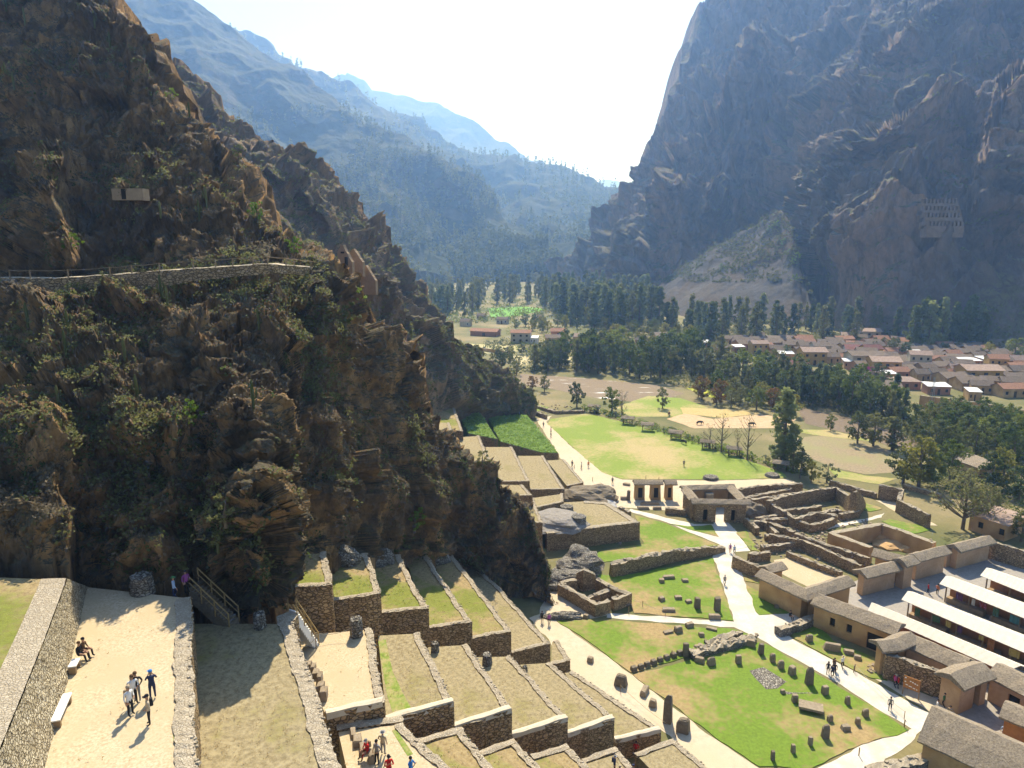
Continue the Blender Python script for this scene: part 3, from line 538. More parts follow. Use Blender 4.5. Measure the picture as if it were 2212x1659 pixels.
L = lambda lab, pts, m='lawn': tag(sheet('lawn', pts, .09, M[m], 'structure', thick=.12))
L('', [(1203, 1341), (1270, 1337), (1584, 1359), (1629, 1376), (1628, 1388), (1490, 1415), (1362, 1452), (1310, 1413)])
L('', [(1368, 1458), (1640, 1388), (1658, 1393), (1800, 1475), (1964, 1577), (1860, 1607), (1750, 1661), (1640, 1655), (1540, 1588), (1455, 1523)])
L('', [(1298, 1190), (1390, 1175), (1372, 1112), (1437, 1130), (1556, 1178), (1470, 1192), (1300, 1215), (1268, 1215)])
L('', [(1345, 1245), (1540, 1205), (1584, 1340), (1370, 1324), (1355, 1290), (1300, 1265), (1290, 1240)])
L('', [(1446, 1131), (1486, 1137), (1536, 1133), (1553, 1159)]); L('', [(1590, 1150), (1612, 1147), (1640, 1190), (1622, 1188)])
L('', [(1594, 1215), (1645, 1240), (1646, 1262), (1610, 1255)]); L('', [(1612, 1263), (1680, 1300), (1712, 1322), (1640, 1328), (1625, 1300)])
L('', [(1718, 1380), (1705, 1363), (1760, 1345), (1800, 1385), (1900, 1425), (1917, 1470), (1880, 1464), (1800, 1424)]); S('dirt_path', [(1860, 1450), (1920, 1470), (2080, 1530), (2030, 1545), (2010, 1538)], .03, M['dirt'])
L('', [(1620, 1057), (1700, 1047), (1732, 1047), (1640, 1060)], 'lawn'); L('', [(1100, 893), (1150, 870), (1185, 880), (1150, 893)], 'lawn_light')
S('bright_path', [(1741, 1139), (1869, 1121), (1911, 1108), (1905, 1118), (1766, 1148)], .035, M['paving']); S('dirt_path', [(1890, 1080), (1935, 1085), (2025, 1135), (1985, 1132)], .03, M['dirt'])
S('courtyard', [(1672, 1210), (1720, 1200), (1830, 1245), (1760, 1275), (1690, 1240)], .03, M['sand']); S('market_yard', [(1760, 1290), (1860, 1250), (2100, 1180), (2300, 1240), (2300, 1700), (2000, 1520), (2080, 1430), (1900, 1350)], .02, flat('yard earth', (.30, .28, .26)))
L('', [(1868, 1085), (1905, 1098), (1880, 1105), (1860, 1100)], 'lawn'); L('', [(1920, 1120), (1990, 1135), (2010, 1145), (1960, 1155), (1905, 1125)], 'lawn')
# ------------------------------------------------------------ ruin walls
g3 = 'ruined walls of the old town'
for px, h, lab in [
    ([(1588, 1057), (1648, 1048), (1732, 1044)], 2., 'long low bank wall along the back of the ruins, below the dirt path'),
    ([(1604, 1076), (1664, 1063), (1708, 1056)], 1.2, 'crumbled wall line just in front of the long bank wall'),
    ([(1622, 1079), (1661, 1074), (1710, 1066)], 1.6, 'stubby wall with gaps right of the roofless hall'),
    ([(1659, 1082), (1709, 1067), (1760, 1058), (1806, 1052), (1834, 1071)], 2.8, 'tall curved wall with niches enclosing the ruined court'),
    ([(1659, 1083), (1676, 1094), (1697, 1106)], 2.2, 'short wall closing the left corner of the niched court'),
    ([(1694, 1102), (1719, 1121), (1759, 1107), (1806, 1112)], 1.9, 'angled wall of the small room left of the bright ruin path'),
    ([(1726, 1125), (1749, 1133), (1781, 1127), (1806, 1114)], 1.5, 'front wall of the small room beside the bright ruin path'),
    ([(1694, 1101), (1739, 1098), (1772, 1091)], 1., 'low cross wall inside the niched court'),
    ([(1772, 1106), (1809, 1099), (1819, 1104)], 1.5, 'short bent wall under the ruined gable'), ([(1814, 1110), (1854, 1102)], 1.3, 'stub of wall at the foot of the ruined gable'),
    ([(1717, 1152), (1784, 1175), (1879, 1205)], 2., 'long straight wall running beside the adobe block'), ([(1659, 1127), (1690, 1138), (1717, 1149)], 2., 'wall piece leading into the long straight wall'),
    ([(1662, 1152), (1734, 1167), (1800, 1194), (1862, 1222)], 1.8, 'long wall parallel to and below the long straight wall'), ([(1702, 1190), (1752, 1212), (1819, 1235)], 1., 'low wall edging the pale courtyard'),
    ([(1585, 1201), (1612, 1213), (1648, 1226)], 2., 'rough wall beginning at the bright path crossing'), ([(1618, 1196), (1663, 1192)], 1.5, 'short wall behind the crossing, joined to a rough wall'),
    ([(1611, 1119), (1624, 1128), (1636, 1141)], 1.5, 'bent wall stub right of the hall door'), ([(1624, 1126), (1651, 1125), (1671, 1140), (1679, 1151)], 1.5, 'zigzag wall right of the hall'),
    ([(1632, 1119), (1687, 1111)], 1., 'low straight wall under the dark boulder'), ([(1645, 1122), (1707, 1119), (1725, 1131)], 1.2, 'hooked wall between the dark boulder and the small room'),
    ([(1651, 1155), (1672, 1157), (1715, 1167)], 1., 'knee high wall in the middle of the rubble'), ([(1645, 1179), (1678, 1177), (1720, 1171)], 1.2, 'wall lined with long grey blocks behind the pale courtyard'),
    ([(1794, 1037), (1845, 1052), (1894, 1065)], 1.2, 'thin wall running from the big bush to the ruin path'), ([(1899, 1047), (1949, 1056)], 3., 'high brown wall facing the camera under the dark trees'),
    ([(1949, 1056), (1942, 1080), (1975, 1096), (2009, 1112)], 2.6, 'curving high wall along the sandy track at the right'), ([(1954, 1046), (2034, 1067)], 1., 'low back wall among bushes at the right'),
    ([(2132, 1167), (2212, 1189), (2260, 1200)], 3., 'plain compound wall behind the market at the right edge'), ([(1339, 1093), (1360, 1105)], 1., 'tiny wall at the left start of the bright diagonal path'), ([(1437, 1096), (1482, 1101)], 1.2, 'low wall joining the hall and the three pillars'),
    ([(1150, 873), (1200, 888), (1262, 886)], .9, 'far low wall of the little ruin behind the green crop'), ([(1137, 880), (1180, 897)], 1.2, 'small ruin wall where the spur meets the meadow path')]:
    masonry_wall(px, h, lab, .75, 'stone', 'stone wall', g3)
masonry_wall([(1320, 1219), (1356, 1209), (1406, 1197), (1468, 1187), (1520, 1183), (1564, 1180)], [2.1, 2.2, 2.2, 1.9, 1.5, .9], 'long free standing rubble wall crossing the lawn left of the path junction', 1., 'stone', 'stone wall', None, rough=.25, loose=2.)
masonry_wall([(1209, 1259), (1250, 1283), (1288, 1305), (1316, 1297)], 1.8, 'front and left wall of the small ruined house by the dirt path', .8, 'stone', 'stone wall', 'small ruined house')
masonry_wall([(1290, 1250), (1320, 1266), (1358, 1282), (1323, 1293)], 1.8, 'right wall of the small ruined house by the dirt path', .8, 'stone', 'stone wall', 'small ruined house')
masonry_wall([(1210, 1259), (1245, 1251)], 1.8, 'back wall of the small ruined house by the dirt path', .8, 'stone', 'stone wall', 'small ruined house')
masonry_wall([(1268, 1291), (1318, 1273)], 1.4, 'inner cross wall of the small ruined house by the dirt path', .6, 'stone', 'stone wall', 'small ruined house')
masonry_wall([(1248, 1238), (1262, 1228), (1285, 1240)], [2.4, 3.6, 2.2], 'broken gable of the small ruined house by the dirt path', .8, 'stone', 'stone wall', 'small ruined house')
masonry_wall([(1829, 1078), (1851, 1060), (1866, 1085)], [2., 5.4, 1.2], 'jagged pointed gable standing alone in the ruins', .9, 'stone', 'ruined gable', None)
masonry_wall([(1681, 1357), (1700, 1352), (1730, 1343), (1764, 1330)], 1.1, 'short pale wall between the bright path and the thatched range', 1.1, 'grey_stone', 'stone wall', None, loose=2)
masonry_wall([(1875, 1664), (1940, 1650), (2004, 1634)], 1.6, 'ragged stone wall in the bottom right corner by the thatched house', 1.2, 'grey_stone', 'stone wall', None, loose=2.5)
masonry_wall([(1491, 1408), (1560, 1392), (1628, 1372)], .8, 'double row of heaped boulders crossing the lawn', 1.3, 'grey_stone', 'boulder row', None, loose=3., rough=.3)
masonry_wall([(1525, 1386), (1575, 1372), (1600, 1366)], .5, 'shorter boulder row behind the heaped one', .9, 'grey_stone', 'boulder row', None, loose=3., rough=.25)
def adobe_run(px, h, label, thick=.8, mat='adobe', **k): return masonry_wall(px, h, label, thick, mat, 'adobe wall', k.pop('group', None), rough=.06, loose=.3, name='adobe_wall', **k)
adobe_run([(1882, 1182), (1796, 1151), (1850, 1141), (1904, 1131), (1960, 1150), (2019, 1172)], 3., 'tall fluted adobe wall round the square block of rubble', 1.1)
for q, (px, py, r, h) in enumerate([(1900, 1165, 3., 1.2), (1935, 1176, 4, 1.), (1970, 1186, 3., 1.1)]): mound('earth_heap', G(px, py, 0), (r, r * .7), h, M['adobe'], ['brown earth heap at the left inside the adobe block', 'wide earth heap in the middle of the adobe block', 'earth heap at the right inside the adobe block'][q], 'heap', 'earth heaps in the adobe block', rough=.6, seed=q)
mound('boulder_heap', G(1256, 1225), (4.2, 3.4), 2.6, M['grey_stone'], 'steep heap of pale grey stones below the platform wall', 'heap', rough=.7, seed=3)
mound('boulder_heap', G(1214, 1258), (4.6, 2.6), 2.2, M['grey_stone'], 'lower heap of pale stones against the cliff nose', 'heap', rough=.8, seed=5)
mound('rock_outcrop', G(1262, 1080), (6.6, 5.0), 3., M['darkblock'], 'smooth grey carved rock outcrop beside the far terraces', 'rock', rough=.55, seed=8)
mound('rock_slab', G(1292, 1091), (4., 2.6), 1.1, speck('pale slab', (.38, .37, .36), (.47, .46, .45), 1.5), 'pale sloping rock slab at the right foot of the carved outcrop', 'rock', rough=.35, seed=9)
mound('dark_boulder', G(1627, 1110), (2.9, 2.2), 2.3, M['darkblock'], 'big dark shiny boulder beside the roofless hall', 'boulder', rough=.6, seed=12)
mound('grassy_mound', G(1214, 1334), (2.8, .9), .8, M['grey_stone'], 'low rubble mound beside the two walkers at the path start', 'heap', rough=.7, seed=2)
def cairn(px, py, z, wpx, hpx, label, group='round stone cairns', taper=.85):
    D = GD(py, z); r = wpx / 2 / FPX * D; h = hpx / FPX / .9 * D - r * .5; c = G(px, py, z); root_v = []
    n, m = 20, 9
    for i in range(m + 3):
        k = min(i / m, 1); rr = r * (1 - (1 - taper) * k) if i <= m else r * taper * (.6 if i == m + 1 else .02)
        for j in range(n): a = 2 * math.pi * j / n; q = rr * (1 + rnd.uniform(-.09, .09)); root_v.append((q * math.cos(a), q * math.sin(a), h * k + rnd.uniform(-.06, .06) - (.15 if i == 0 else 0)))
    f = [(i * n + j, i * n + (j + 1) % n, (i + 1) * n + (j + 1) % n, (i + 1) * n + j) for i in range(m + 2) for j in range(n)]
    o = mesh('stone_cairn', root_v, f, None, M['grey_stone']); o.location = (c[0], c[1] + r, z); tag(o, label, 'cairn', group)
for a in [(557, 1362, 25, 27, 36, 'broad stone cairn at the shaded end of the long dry terrace'), (767, 1380, Z['T3'], 29, 42, 'tallest stone cairn, tied to the rope on the bare earth terrace'), (939, 1411, Z['T5'], 18, 22, 'small stone cairn at the corner of the terrace right of the green strip'),
          (1052, 1439, Z['T6'], 22, 24, 'small stone cairn on the terrace further right, nearer the path'), (1134, 1452, Z['T7'], 12, 12, 'tiny stone heap on the second lowest terrace'), (1225, 1112, 3.3, 32, 20, 'round stone cairn at the back of the walled platform'), (1251, 1140, 3.3, 36, 26, 'round stone cairn in the middle of the walled platform'),
          (1540, 1040, 0, 34, 13, 'low round stone ring on the meadow edge behind the roofless hall'), (1674, 1034, 0, 32, 12, 'low round stone ring further right by the dark trees'), (295, 1290, 28, 50, 46, 'dark stone cairn in the shade behind the visitors terrace')]: cairn(*a)
for q, a in enumerate([(743, 1214, Z['U2']), (818, 1214, Z['U3']), (945, 1212, Z['U5'])]): mound('shaded_boulder', G(*a), (1.7, 1.2), 1.6, M['grey_stone'], 'boulder in the cliff shade at the back of the %s terrace' % ['second', 'third', 'fifth'][q], 'boulder', 'boulders in the cliff shade', rough=.5, seed=q + 20)
# ------------------------------------------------------------ single cut stones
def block(px, py, wpx, hpx, label, z=0., depth=None, rz=0., mat='block', group=None, name='cut_stone', kind=0):
    D = GD(py, z); w = max(.25, wpx * .88 / FPX * D); h = max(.18, hpx * .8 / FPX / .9 * D * (.8 if hpx < w * 5 else 1)); d = depth or min(w, .9) * rnd.uniform(.7, .95); c = G(px, py, z)
    bm = bmesh.new(); bmesh.ops.create_cube(bm, size=1)
    for v_ in bm.verts:
        k = rnd.uniform(.78, .93) if v_.co.z > 0 else 1; v_.co = Vector((v_.co.x * w * k, v_.co.y * d * k, (v_.co.z + .5) * h)) + Vector((rnd.uniform(-1, 1) * w * .05, rnd.uniform(-1, 1) * d * .06, rnd.uniform(-1, 1) * h * .05 if v_.co.z > 0 else -.1))
    if kind == 1:   # stepped shoulder
        top = max(bm.faces, key=lambda f: f.calc_center_median().z); r_ = bmesh.ops.inset_region(bm, faces=[top], thickness=w * .2); top.normal_update(); bmesh.ops.translate(bm, verts=top.verts, vec=(w * .1, 0, h * .25))
    bmesh.ops.bevel(bm, geom=bm.edges[:], offset=min(w, d, h) * .09, segments=2, affect='EDGES')
    bmesh.ops.subdivide_edges(bm, edges=bm.edges[:], cuts=1)
    for v_ in bm.verts: v_.co += Vector(tuple(rnd.uniform(-.018, .018) for _ in range(3)))
    me = bpy.data.meshes.new(name); bm.to_mesh(me); bm.free(); o = link(name, me, None, M[mat]); o.location = (c[0], c[1] + d * .4, z); o.rotation_euler[2] = rz; return tag(o, label, 'stone block', group)
gl = 'carved stones lying on the lawns'
for px, py, w, h, rz, k, lab in [
    (1445, 1251, 30, 9, .1, 0, 'long stone lying at the top of the small lawn, behind the others'), (1430, 1259, 14, 8, 0, 0, 'rounded stone sunk in a small pit on the upper lawn'), (1481, 1258, 17, 6, 0, 0, 'flat pale stone sunk in an oval pit near the path'), (1430, 1299, 15, 9, .4, 0, 'squat pale stone between the small ruined house and the pit'),
    (1466, 1295, 19, 7, 0, 0, 'thin grey stone lying in a round bare patch'), (1507, 1315, 14, 26, 0, 0, 'upright dark block left of the taller upright block on the small lawn'), (1550, 1321, 15, 34, 0, 0, 'tallest upright block on the small lawn by the bright path'), (1445, 1322, 33, 9, -.05, 0, 'long pale beam shaped stone beside the bright cross path'),
    (1545, 1338, 30, 10, 0, 0, 'broad low boulder below the tallest upright block'), (1488, 1303, 17, 6, .3, 0, 'flat slab beside the left upright block'), (1466, 1367, 20, 14, .3, 0, 'square block lying on the lawn below the bright cross path'), (1444, 1369, 26, 6, .35, 0, 'low flat stone touching the square block'),
    (1490, 1356, 22, 10, .35, 0, 'pair of joined stones nearest the bright cross path'), (1538, 1362, 27, 6, -.4, 0, 'flat sunken stone just under the bright cross path'), (1516, 1376, 15, 9, 0, 0, 'lumpy stone behind the boulder row'), (1482, 1419, 15, 34, 0, 0, 'tall dark pillar where the block row meets the boulder row'),
    (1596, 1397, 26, 9, .15, 0, 'long dark stone lying in front of the boulder row'), (1623, 1397, 22, 16, -.5, 0, 'tilted dark block at the right end of the boulder row'), (1512, 1432, 25, 12, -.4, 0, 'dark flat stone sunk in a bare hollow'), (1537, 1438, 22, 16, .2, 1, 'dark notched stone beside the flat sunken one'),
    (1596, 1434, 15, 20, 0, 0, 'slanted block standing alone below the boulder row'), (1645, 1414, 14, 26, 0, 0, 'upright block next to the bright diagonal path, left of the stone field'), (1670, 1431, 12, 17, 0, 1, 'first small notched stone of the stone field, nearest the upright block'), (1688, 1445, 15, 16, 0, 1, 'second stone of the stone field, small and rounded'),
    (1713, 1459, 17, 20, .5, 0, 'wedge shaped stone of the stone field'), (1749, 1480, 19, 36, .1, 1, 'tallest dark stone of the stone field with a broken shoulder'), (1784, 1501, 16, 20, .3, 0, 'squarish stone right of the tallest dark stone'), (1692, 1499, 12, 9, .2, 0, 'low small stone beside the rectangular pit'),
    (1718, 1518, 14, 19, 0, 0, 'upright block left of the flat table slab'), (1832, 1523, 11, 17, 0, 1, 'slim mushroom shaped stone right of the table slab'), (1871, 1549, 15, 15, 0, 1, 'rounded stone nearest the right corner of the lawn'), (1794, 1560, 14, 13, .3, 1, 'knobbly stone below the table slab'),
    (1854, 1567, 12, 18, 0, 0, 'small upright stone near the right corner of the lawn'), (1828, 1579, 22, 11, .2, 0, 'cylinder like stone lying on its side'), (1784, 1596, 17, 27, 0, 1, 'twin headed upright stone in the lower lawn'), (1751, 1611, 10, 22, 0, 0, 'third of four thin posts in the lower lawn, counted from the left edge'),
    (1714, 1627, 10, 22, 0, 0, 'second thin post in the lower lawn'), (1670, 1643, 10, 24, 0, 0, 'thin post lowest in the picture on the lawn'), (1750, 1387, 17, 14, 0, 1, 'rounded block on the grass strip before the thatched range'), (1799, 1407, 41, 19, -.35, 0, 'big long block on the grass strip before the thatched range'),
    (1836, 1415, 24, 10, -.3, 0, 'flat block right of the big long block'), (1855, 1426, 17, 9, -.4, 0, 'small flat block before the sign wall'), (1678, 1314, 10, 7, 0, 0, 'little stone at the corner of the triangular lawn')]:
    block(px, py, w, h, lab, .08, rz=rz, mat='block' if h < 24 else 'darkblock', group=gl, kind=k)
for q in range(8): a = q / 7; block(1370 + a * 100, 1450 - a * 34, 15, 10, 'block in the neat row crossing the lawn, %s' % ['at its lower left end', 'second from its lower left end', 'third from its lower left end', 'just left of its middle', 'just right of its middle', 'third from the dark pillar', 'second from the dark pillar', 'touching the dark pillar'][q], .08, rz=.45, mat='darkblock', group='neat row of lawn blocks')
tb = empty('table_slab', G(1751, 1535), 'wide flat table like slab resting on low feet in the stone field', 'stone slab')
mb = MB(); mb.box((0, 0, .55), (2.6, 1.5, .28), -.38, 0, .98); mb.build('slab', M['block'], tb)
for sx in (-.8, .8): mb = MB(); mb.box((sx, -sx * .4, .2), (.5, .8, .44), -.38, 0); mb.build('foot', M['darkblock'], tb)
S('stony_pit', [(1619, 1449), (1650, 1441), (1698, 1472), (1680, 1487), (1655, 1489)], .11, M['grey_stone']); S('stony_pit', [(1760, 1497), (1700, 1500), (1690, 1492)], .11, M['grey_stone'])
gp = 'carved stones along the dirt path'
for px, py, w, h, d, k, lab in [(1276, 1432, 16, 12, .7, 0, 'small pale stone alone on the dirt path'), (1342, 1484, 29, 22, 1.1, 1, 'dark grooved block roped off on the dirt path'), (1394, 1506, 16, 14, 1.7, 0, 'long thin stone lying by the path edge'), (1411, 1529, 17, 18, .8, 0, 'cubic pale stone before the monolith'),
    (1443, 1564, 20, 60, .8, 1, 'tall brown monolith with a notched head beside the dirt path'), (1478, 1585, 31, 28, 1.2, 1, 'dark chest shaped block right of the monolith'), (1266, 1337, 14, 9, .7, 0, 'dark round stone at the start of the bright cross path'), (1358, 1081, 8, 24, .6, 0, 'slim stone post left of the three pillars'), (1350, 1080, 22, 9, .8, 0, 'dark block at the foot of the slim stone post'),
    (1405, 1091, 46, 9, .9, 0, 'very long grey beam stone in front of the three pillars'), (1390, 1101, 30, 8, .9, 0, 'left of two grey sill stones before the three pillars'), (1420, 1101, 22, 8, .9, 0, 'right of two grey sill stones before the three pillars'), (1354, 1049, 18, 6, .8, 0, 'lying stone on the dirt path left of the three pillars'),
    (1692, 1168, 32, 7, .8, 0, 'pale beam stone in the rubble right of the path crossing'), (1700, 1176, 30, 8, .8, 0, 'second beam stone in the rubble, nearer the courtyard'), (1314, 1162, 14, 6, .8, 0, 'dark stone at the foot of the platform wall'), (1340, 1176, 7, 4, .5, 0, 'little stone alone on the lawn below the platform')]:
    block(px, py, w, h, lab, .02, d, 0 if w > 20 and py < 1110 else -.5, 'darkblock' if h > 20 else 'block', gp, kind=k)
for q, (px, py, w, h) in enumerate([(662, 1444, 20, 9), (674, 1452, 12, 12), (680, 1465, 16, 14), (688, 1478, 14, 20), (690, 1497, 18, 18), (697, 1514, 19, 24)]): block(px, py, w, h, 'stone in the row on the bare earth terrace, %s from its far end' % ['first', 'second', 'third', 'fourth', 'fifth', 'sixth'][q], Z['T3'], .8, .1, 'block', 'row of blocks on the bare earth terrace')
for q, (px, py, w, h) in enumerate([(770, 1612, 22, 14), (785, 1628, 26, 12), (800, 1650, 16, 22), (760, 1594, 14, 9)]): block(px, py, w, h, ['grey slab beside the seated visitor in red', 'grey block right behind the seated visitor in red', 'tall grey stone at the bottom by the resting visitors', 'pale stone at the back of the small sunny terrace'][q], Z['V1'], .9, .3, 'block', 'blocks on the small sunny terrace')

# loose rubble among the ruins, too many to count
rr = random.Random(91); mb = MB()
for poly, n in (([(1590, 1060), (1730, 1050), (1830, 1060), (1900, 1130), (1790, 1170), (1860, 1215), (1640, 1205), (1610, 1120)], 420), ([(1488, 1400), (1640, 1370), (1632, 1384), (1500, 1420)], 90), ([(1180, 1240), (1290, 1215), (1300, 1250), (1200, 1275)], 120), ([(1860, 1430), (1920, 1445), (1915, 1465), (1870, 1450)], 30), ([(1140, 870), (1260, 880), (1240, 896), (1150, 892)], 60)):
    xs = [p[0] for p in poly]; ys = [p[1] for p in poly]
    while n > 0:
        x, y = rr.uniform(min(xs), max(xs)), rr.uniform(min(ys), max(ys)); c = False
        for i in range(len(poly)):
            (x1, y1), (x2, y2) = poly[i], poly[i - 1]
            if (y1 > y) != (y2 > y) and x < (x2 - x1) * (y - y1) / (y2 - y1) + x1: c = not c
        if not c: continue
        n -= 1; w = G(x, y); d = rr.uniform(.15, .55); mb.box((w[0], w[1], d * .2), (d * rr.uniform(1, 1.8), d, d * .7), rr.uniform(0, 3), 0, .7, .3, rr)
o = mb.build('rubble', M['block']); tag(o, kind='stuff')
# ------------------------------------------------------------ thatched walls and halls
def nrm(v): v = np.array(v, float); return v / (np.linalg.norm(v) + 1e-9)
def cap_mesh(pts, zr, half, drop, mb, thick=.28, m=0, step=.8):
    """thatch ridge along world points: two slopes with a thick ragged edge"""
    st = []
    for i in range(len(pts) - 1):
        a, b = np.array(pts[i][:2]), np.array(pts[i + 1][:2]); n = max(1, int(np.linalg.norm(b - a) / step))
        for k in range(n + (i == len(pts) - 2)): st.append((a + (b - a) * k / n, i, k == 0 and i > 0))
    n = len(st); v = []
    for i, (p, s, corner) in enumerate(st):
        if corner:
            d1 = nrm(np.array(pts[s][:2]) - np.array(pts[s - 1][:2])); d2 = nrm(np.array(pts[s + 1][:2]) - np.array(pts[s][:2])); d = nrm(d1 + d2); k = 1 / max(.5, abs(float(d @ d1)))
        else: d = nrm(np.array(pts[s + 1][:2]) - np.array(pts[s][:2])); k = 1
        nr = np.array([-d[1], d[0]]) * k; j = lambda a: rnd.uniform(-a, a)
        for off, z in ((-half, zr - drop - thick), (-half - .05, zr - drop), (-half * .5, zr - drop * .42), (0, zr), (half * .5, zr - drop * .42), (half + .05, zr - drop), (half, zr - drop - thick), (0, zr - thick - drop * .5)):
            q = p + nr * (off + j(.06)); v.append((q[0], q[1], z + j(.05)))
    f = [(a * 8 + c, a * 8 + 8 + c, a * 8 + 8 + (c + 1) % 8, a * 8 + (c + 1) % 8) for a in range(n - 1) for c in range(8)]
    f += [tuple(range(8)), tuple(range((n - 1) * 8, n * 8))[::-1]]; mb.add(v, f, m)
def holed_wall(mb, A, B, z0, z1, th, holes=(), m=0):
    """plain wall from A to B (2D) with rectangular openings (s0, s1, z0, z1), in metres along and up"""
    A, B = np.array(A[:2], float), np.array(B[:2], float); L = np.linalg.norm(B - A); d = (B - A) / L; rz = math.atan2(d[1], d[0])
    def bx(s0, s1, a, b):
        if s1 - s0 > .02 and b - a > .02: c = A + d * (s0 + s1) / 2; mb.box((c[0], c[1], (a + b) / 2), (s1 - s0, th, b - a), rz, m)
    s = 0
    for h in sorted(holes): bx(s, h[0], z0, z1); bx(h[0], h[1], z0, h[2]); bx(h[0], h[1], h[3], z1); s = h[1]
    bx(s, L, z0, z1); return d, rz, L
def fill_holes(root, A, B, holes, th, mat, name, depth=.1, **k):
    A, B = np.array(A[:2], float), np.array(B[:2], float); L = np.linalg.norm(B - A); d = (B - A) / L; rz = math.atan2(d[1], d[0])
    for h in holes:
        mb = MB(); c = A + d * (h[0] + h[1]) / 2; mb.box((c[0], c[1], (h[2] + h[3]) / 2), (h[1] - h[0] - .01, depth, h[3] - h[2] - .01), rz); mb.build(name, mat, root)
def hall():
    FL, FR = G(1500, 1126)[:2], G(1607, 1128)[:2]; BLt, BRt = G(1480, 1053, 4.2)[:2], G(1577, 1050, 4.2)[:2]; o = (FL + FR + BLt + BRt) / 4
    FL, FR, BL, BR = FL - o, FR - o, BLt - o, BRt - o
    root = empty('roofless_hall', (*o, 0), 'roofless brown hall with thatch capped walls and a trapezoid doorway, beside the path crossing', 'building')
    L = np.linalg.norm(FR - FL); k = L / 107.; holes = [(54 * k - .9, 54 * k + .9, 0, 3.1)]; nic = [(22 * k - .45, 22 * k + .45, .3, 2.6), (82 * k - .45, 82 * k + .45, .3, 2.6)]
    mb = MB(); holed_wall(mb, FL, FR, -.2, 4., .9, holes + nic); mb.build('wall', M['stone'], root)
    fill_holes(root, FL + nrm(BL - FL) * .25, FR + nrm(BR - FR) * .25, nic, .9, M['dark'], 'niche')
    for A, B in ((BL, BR), (FL, BL), (FR, BR)): mb = MB(); d = nrm(B - A); e = .46 if A is not BL else 0; holed_wall(mb, A + d * e, B - d * e, -.2, 4.003, .9); mb.build('wall', M['adobe'] if A is BL else M['stone'], root)
    for A, B in ((FL, FR), (BL, BR), (FL, BL), (FR, BR)):
        mb = MB(); d = nrm(B - A); e = .9; cap_mesh([A - d * (e if (A is FL and B is FR) or A is BL else -.6), B + d * (e if B is FR or A is BL else -.6)], 4.65, 1.0, .6, mb); mb.build('thatch_cap', M['thatch'], root)
    mb = MB(); c = (BL + BR) / 2 + nrm(FL - BL) * 1.2; mb.box((c[0], c[1], 1.6), (1.5, 1.2, 3.4)); mb.build('inner_pier', M['capstone'], root)
hall()
S('hall_floor', [(1510, 1122), (1600, 1124), (1572, 1066), (1488, 1068)], .04, M['paving'], rag=0)
S('bright_path', [(1540, 1121), (1566, 1121), (1590, 1146), (1544, 1140)], .045, M['paving'], rag=.1)
def pillars():
    o = G(1412, 1082)[:2]; root = empty('pillar_gateway', (*o, 0), 'three tall mud piers joined by thatch caps left of the roofless hall', 'ruin')
    for a, b in ((1371, 1393), (1405, 1427), (1437, 1453)):
        p, q = G(a, 1080)[:2] - o, G(b, 1080)[:2] - o; c = (p + q) / 2; w = q[0] - p[0]; r = empty('pier', (c[0], c[1] + .7, 0), None, None); r.parent = root
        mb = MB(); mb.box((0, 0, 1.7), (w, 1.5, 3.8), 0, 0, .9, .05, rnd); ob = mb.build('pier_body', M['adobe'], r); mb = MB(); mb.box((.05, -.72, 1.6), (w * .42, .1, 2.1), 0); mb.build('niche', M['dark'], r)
    for a, b in ((1368, 1431), (1434, 1461)):
        p, q = G(a, 1080)[:2] - o, G(b, 1080)[:2] - o; mb = MB(); cap_mesh([(p[0], p[1] + .7), (q[0], q[1] + .7)], 4.2, 1.1, .6, mb); mb.build('thatch_cap', M['thatch'], root)
pillars()
def thatched_wall(pxs, h, label, th=.7, half=1.3, drop=.8, mat='adobe', z0=0., cat='thatched wall', name='thatched_wall', wallh=None, group=None, holes=()):
    """pxs: ridge line of the thatch in the photo, at height h"""
    w = [G(a, b, h)[:2] for a, b in pxs]; o = np.mean(w, axis=0); w = [p - o for p in w]; root = empty(name, (*o, z0), label, cat, group); z1 = h - drop * (.55 if th < 1.3 else .9)
    for i in range(len(w) - 1):
        mb = MB(); d = nrm(w[i + 1] - w[i]); e = th / 2 if i else 0; hs = [(s0, s1, a, b) for k, s0, s1, a, b in holes if k == i]; A, B = w[i] + d * (.5 if i == 0 else th / 2), w[i + 1] - d * .5 * (i == len(w) - 2)
        holed_wall(mb, A, B, -.3, z1 + .002 * i, th, hs); mb.build('wall', M[mat], root)
        if hs: fill_holes(root, A, B, hs, th, M['dark'], 'opening', .12)
    mb = MB(); cap_mesh(w, h, half, drop, mb); mb.build('thatch_cap', M['thatch'], root); return root
g4 = 'thatched adobe walls around the market'
thatched_wall([(1644, 1228), (1741, 1272), (1832, 1243)], 4.3, 'L shaped thatched range forming the corner by the bright path', 1.7, 1.4, .8, group=g4)
thatched_wall([(1652, 1223), (1690, 1213)], 3.6, 'short thatched wing behind the corner of the L shaped range', 1.2, 1.2, .6, group=g4)
thatched_wall([(1857, 1230), (1936, 1211)], 4.2, 'thatched wall section right of the L shaped range', 1., 1.35, .8, 'adobe_pink', group=g4)
thatched_wall([(1888, 1183), (1945, 1198), (1970, 1206)], 4.6, 'thatched roof piece at the near corner of the adobe block', 1.2, 1.4, .8, group=g4)
thatched_wall([(1944, 1206), (1972, 1198)], 5., 'small peaked thatch joining two thatched walls', 1.2, 1.3, .8, 'adobe_pink', group=g4)
thatched_wall([(1972, 1196), (2042, 1178)], 4.4, 'long thatched wall section behind the market yard', 1., 1.25, .75, 'adobe_pink', group=g4)
thatched_wall([(2060, 1176), (2138, 1156)], 4.2, 'right end of the thatched wall by the big sparse tree', 1., 1.3, .75, 'adobe_pink', group=g4)
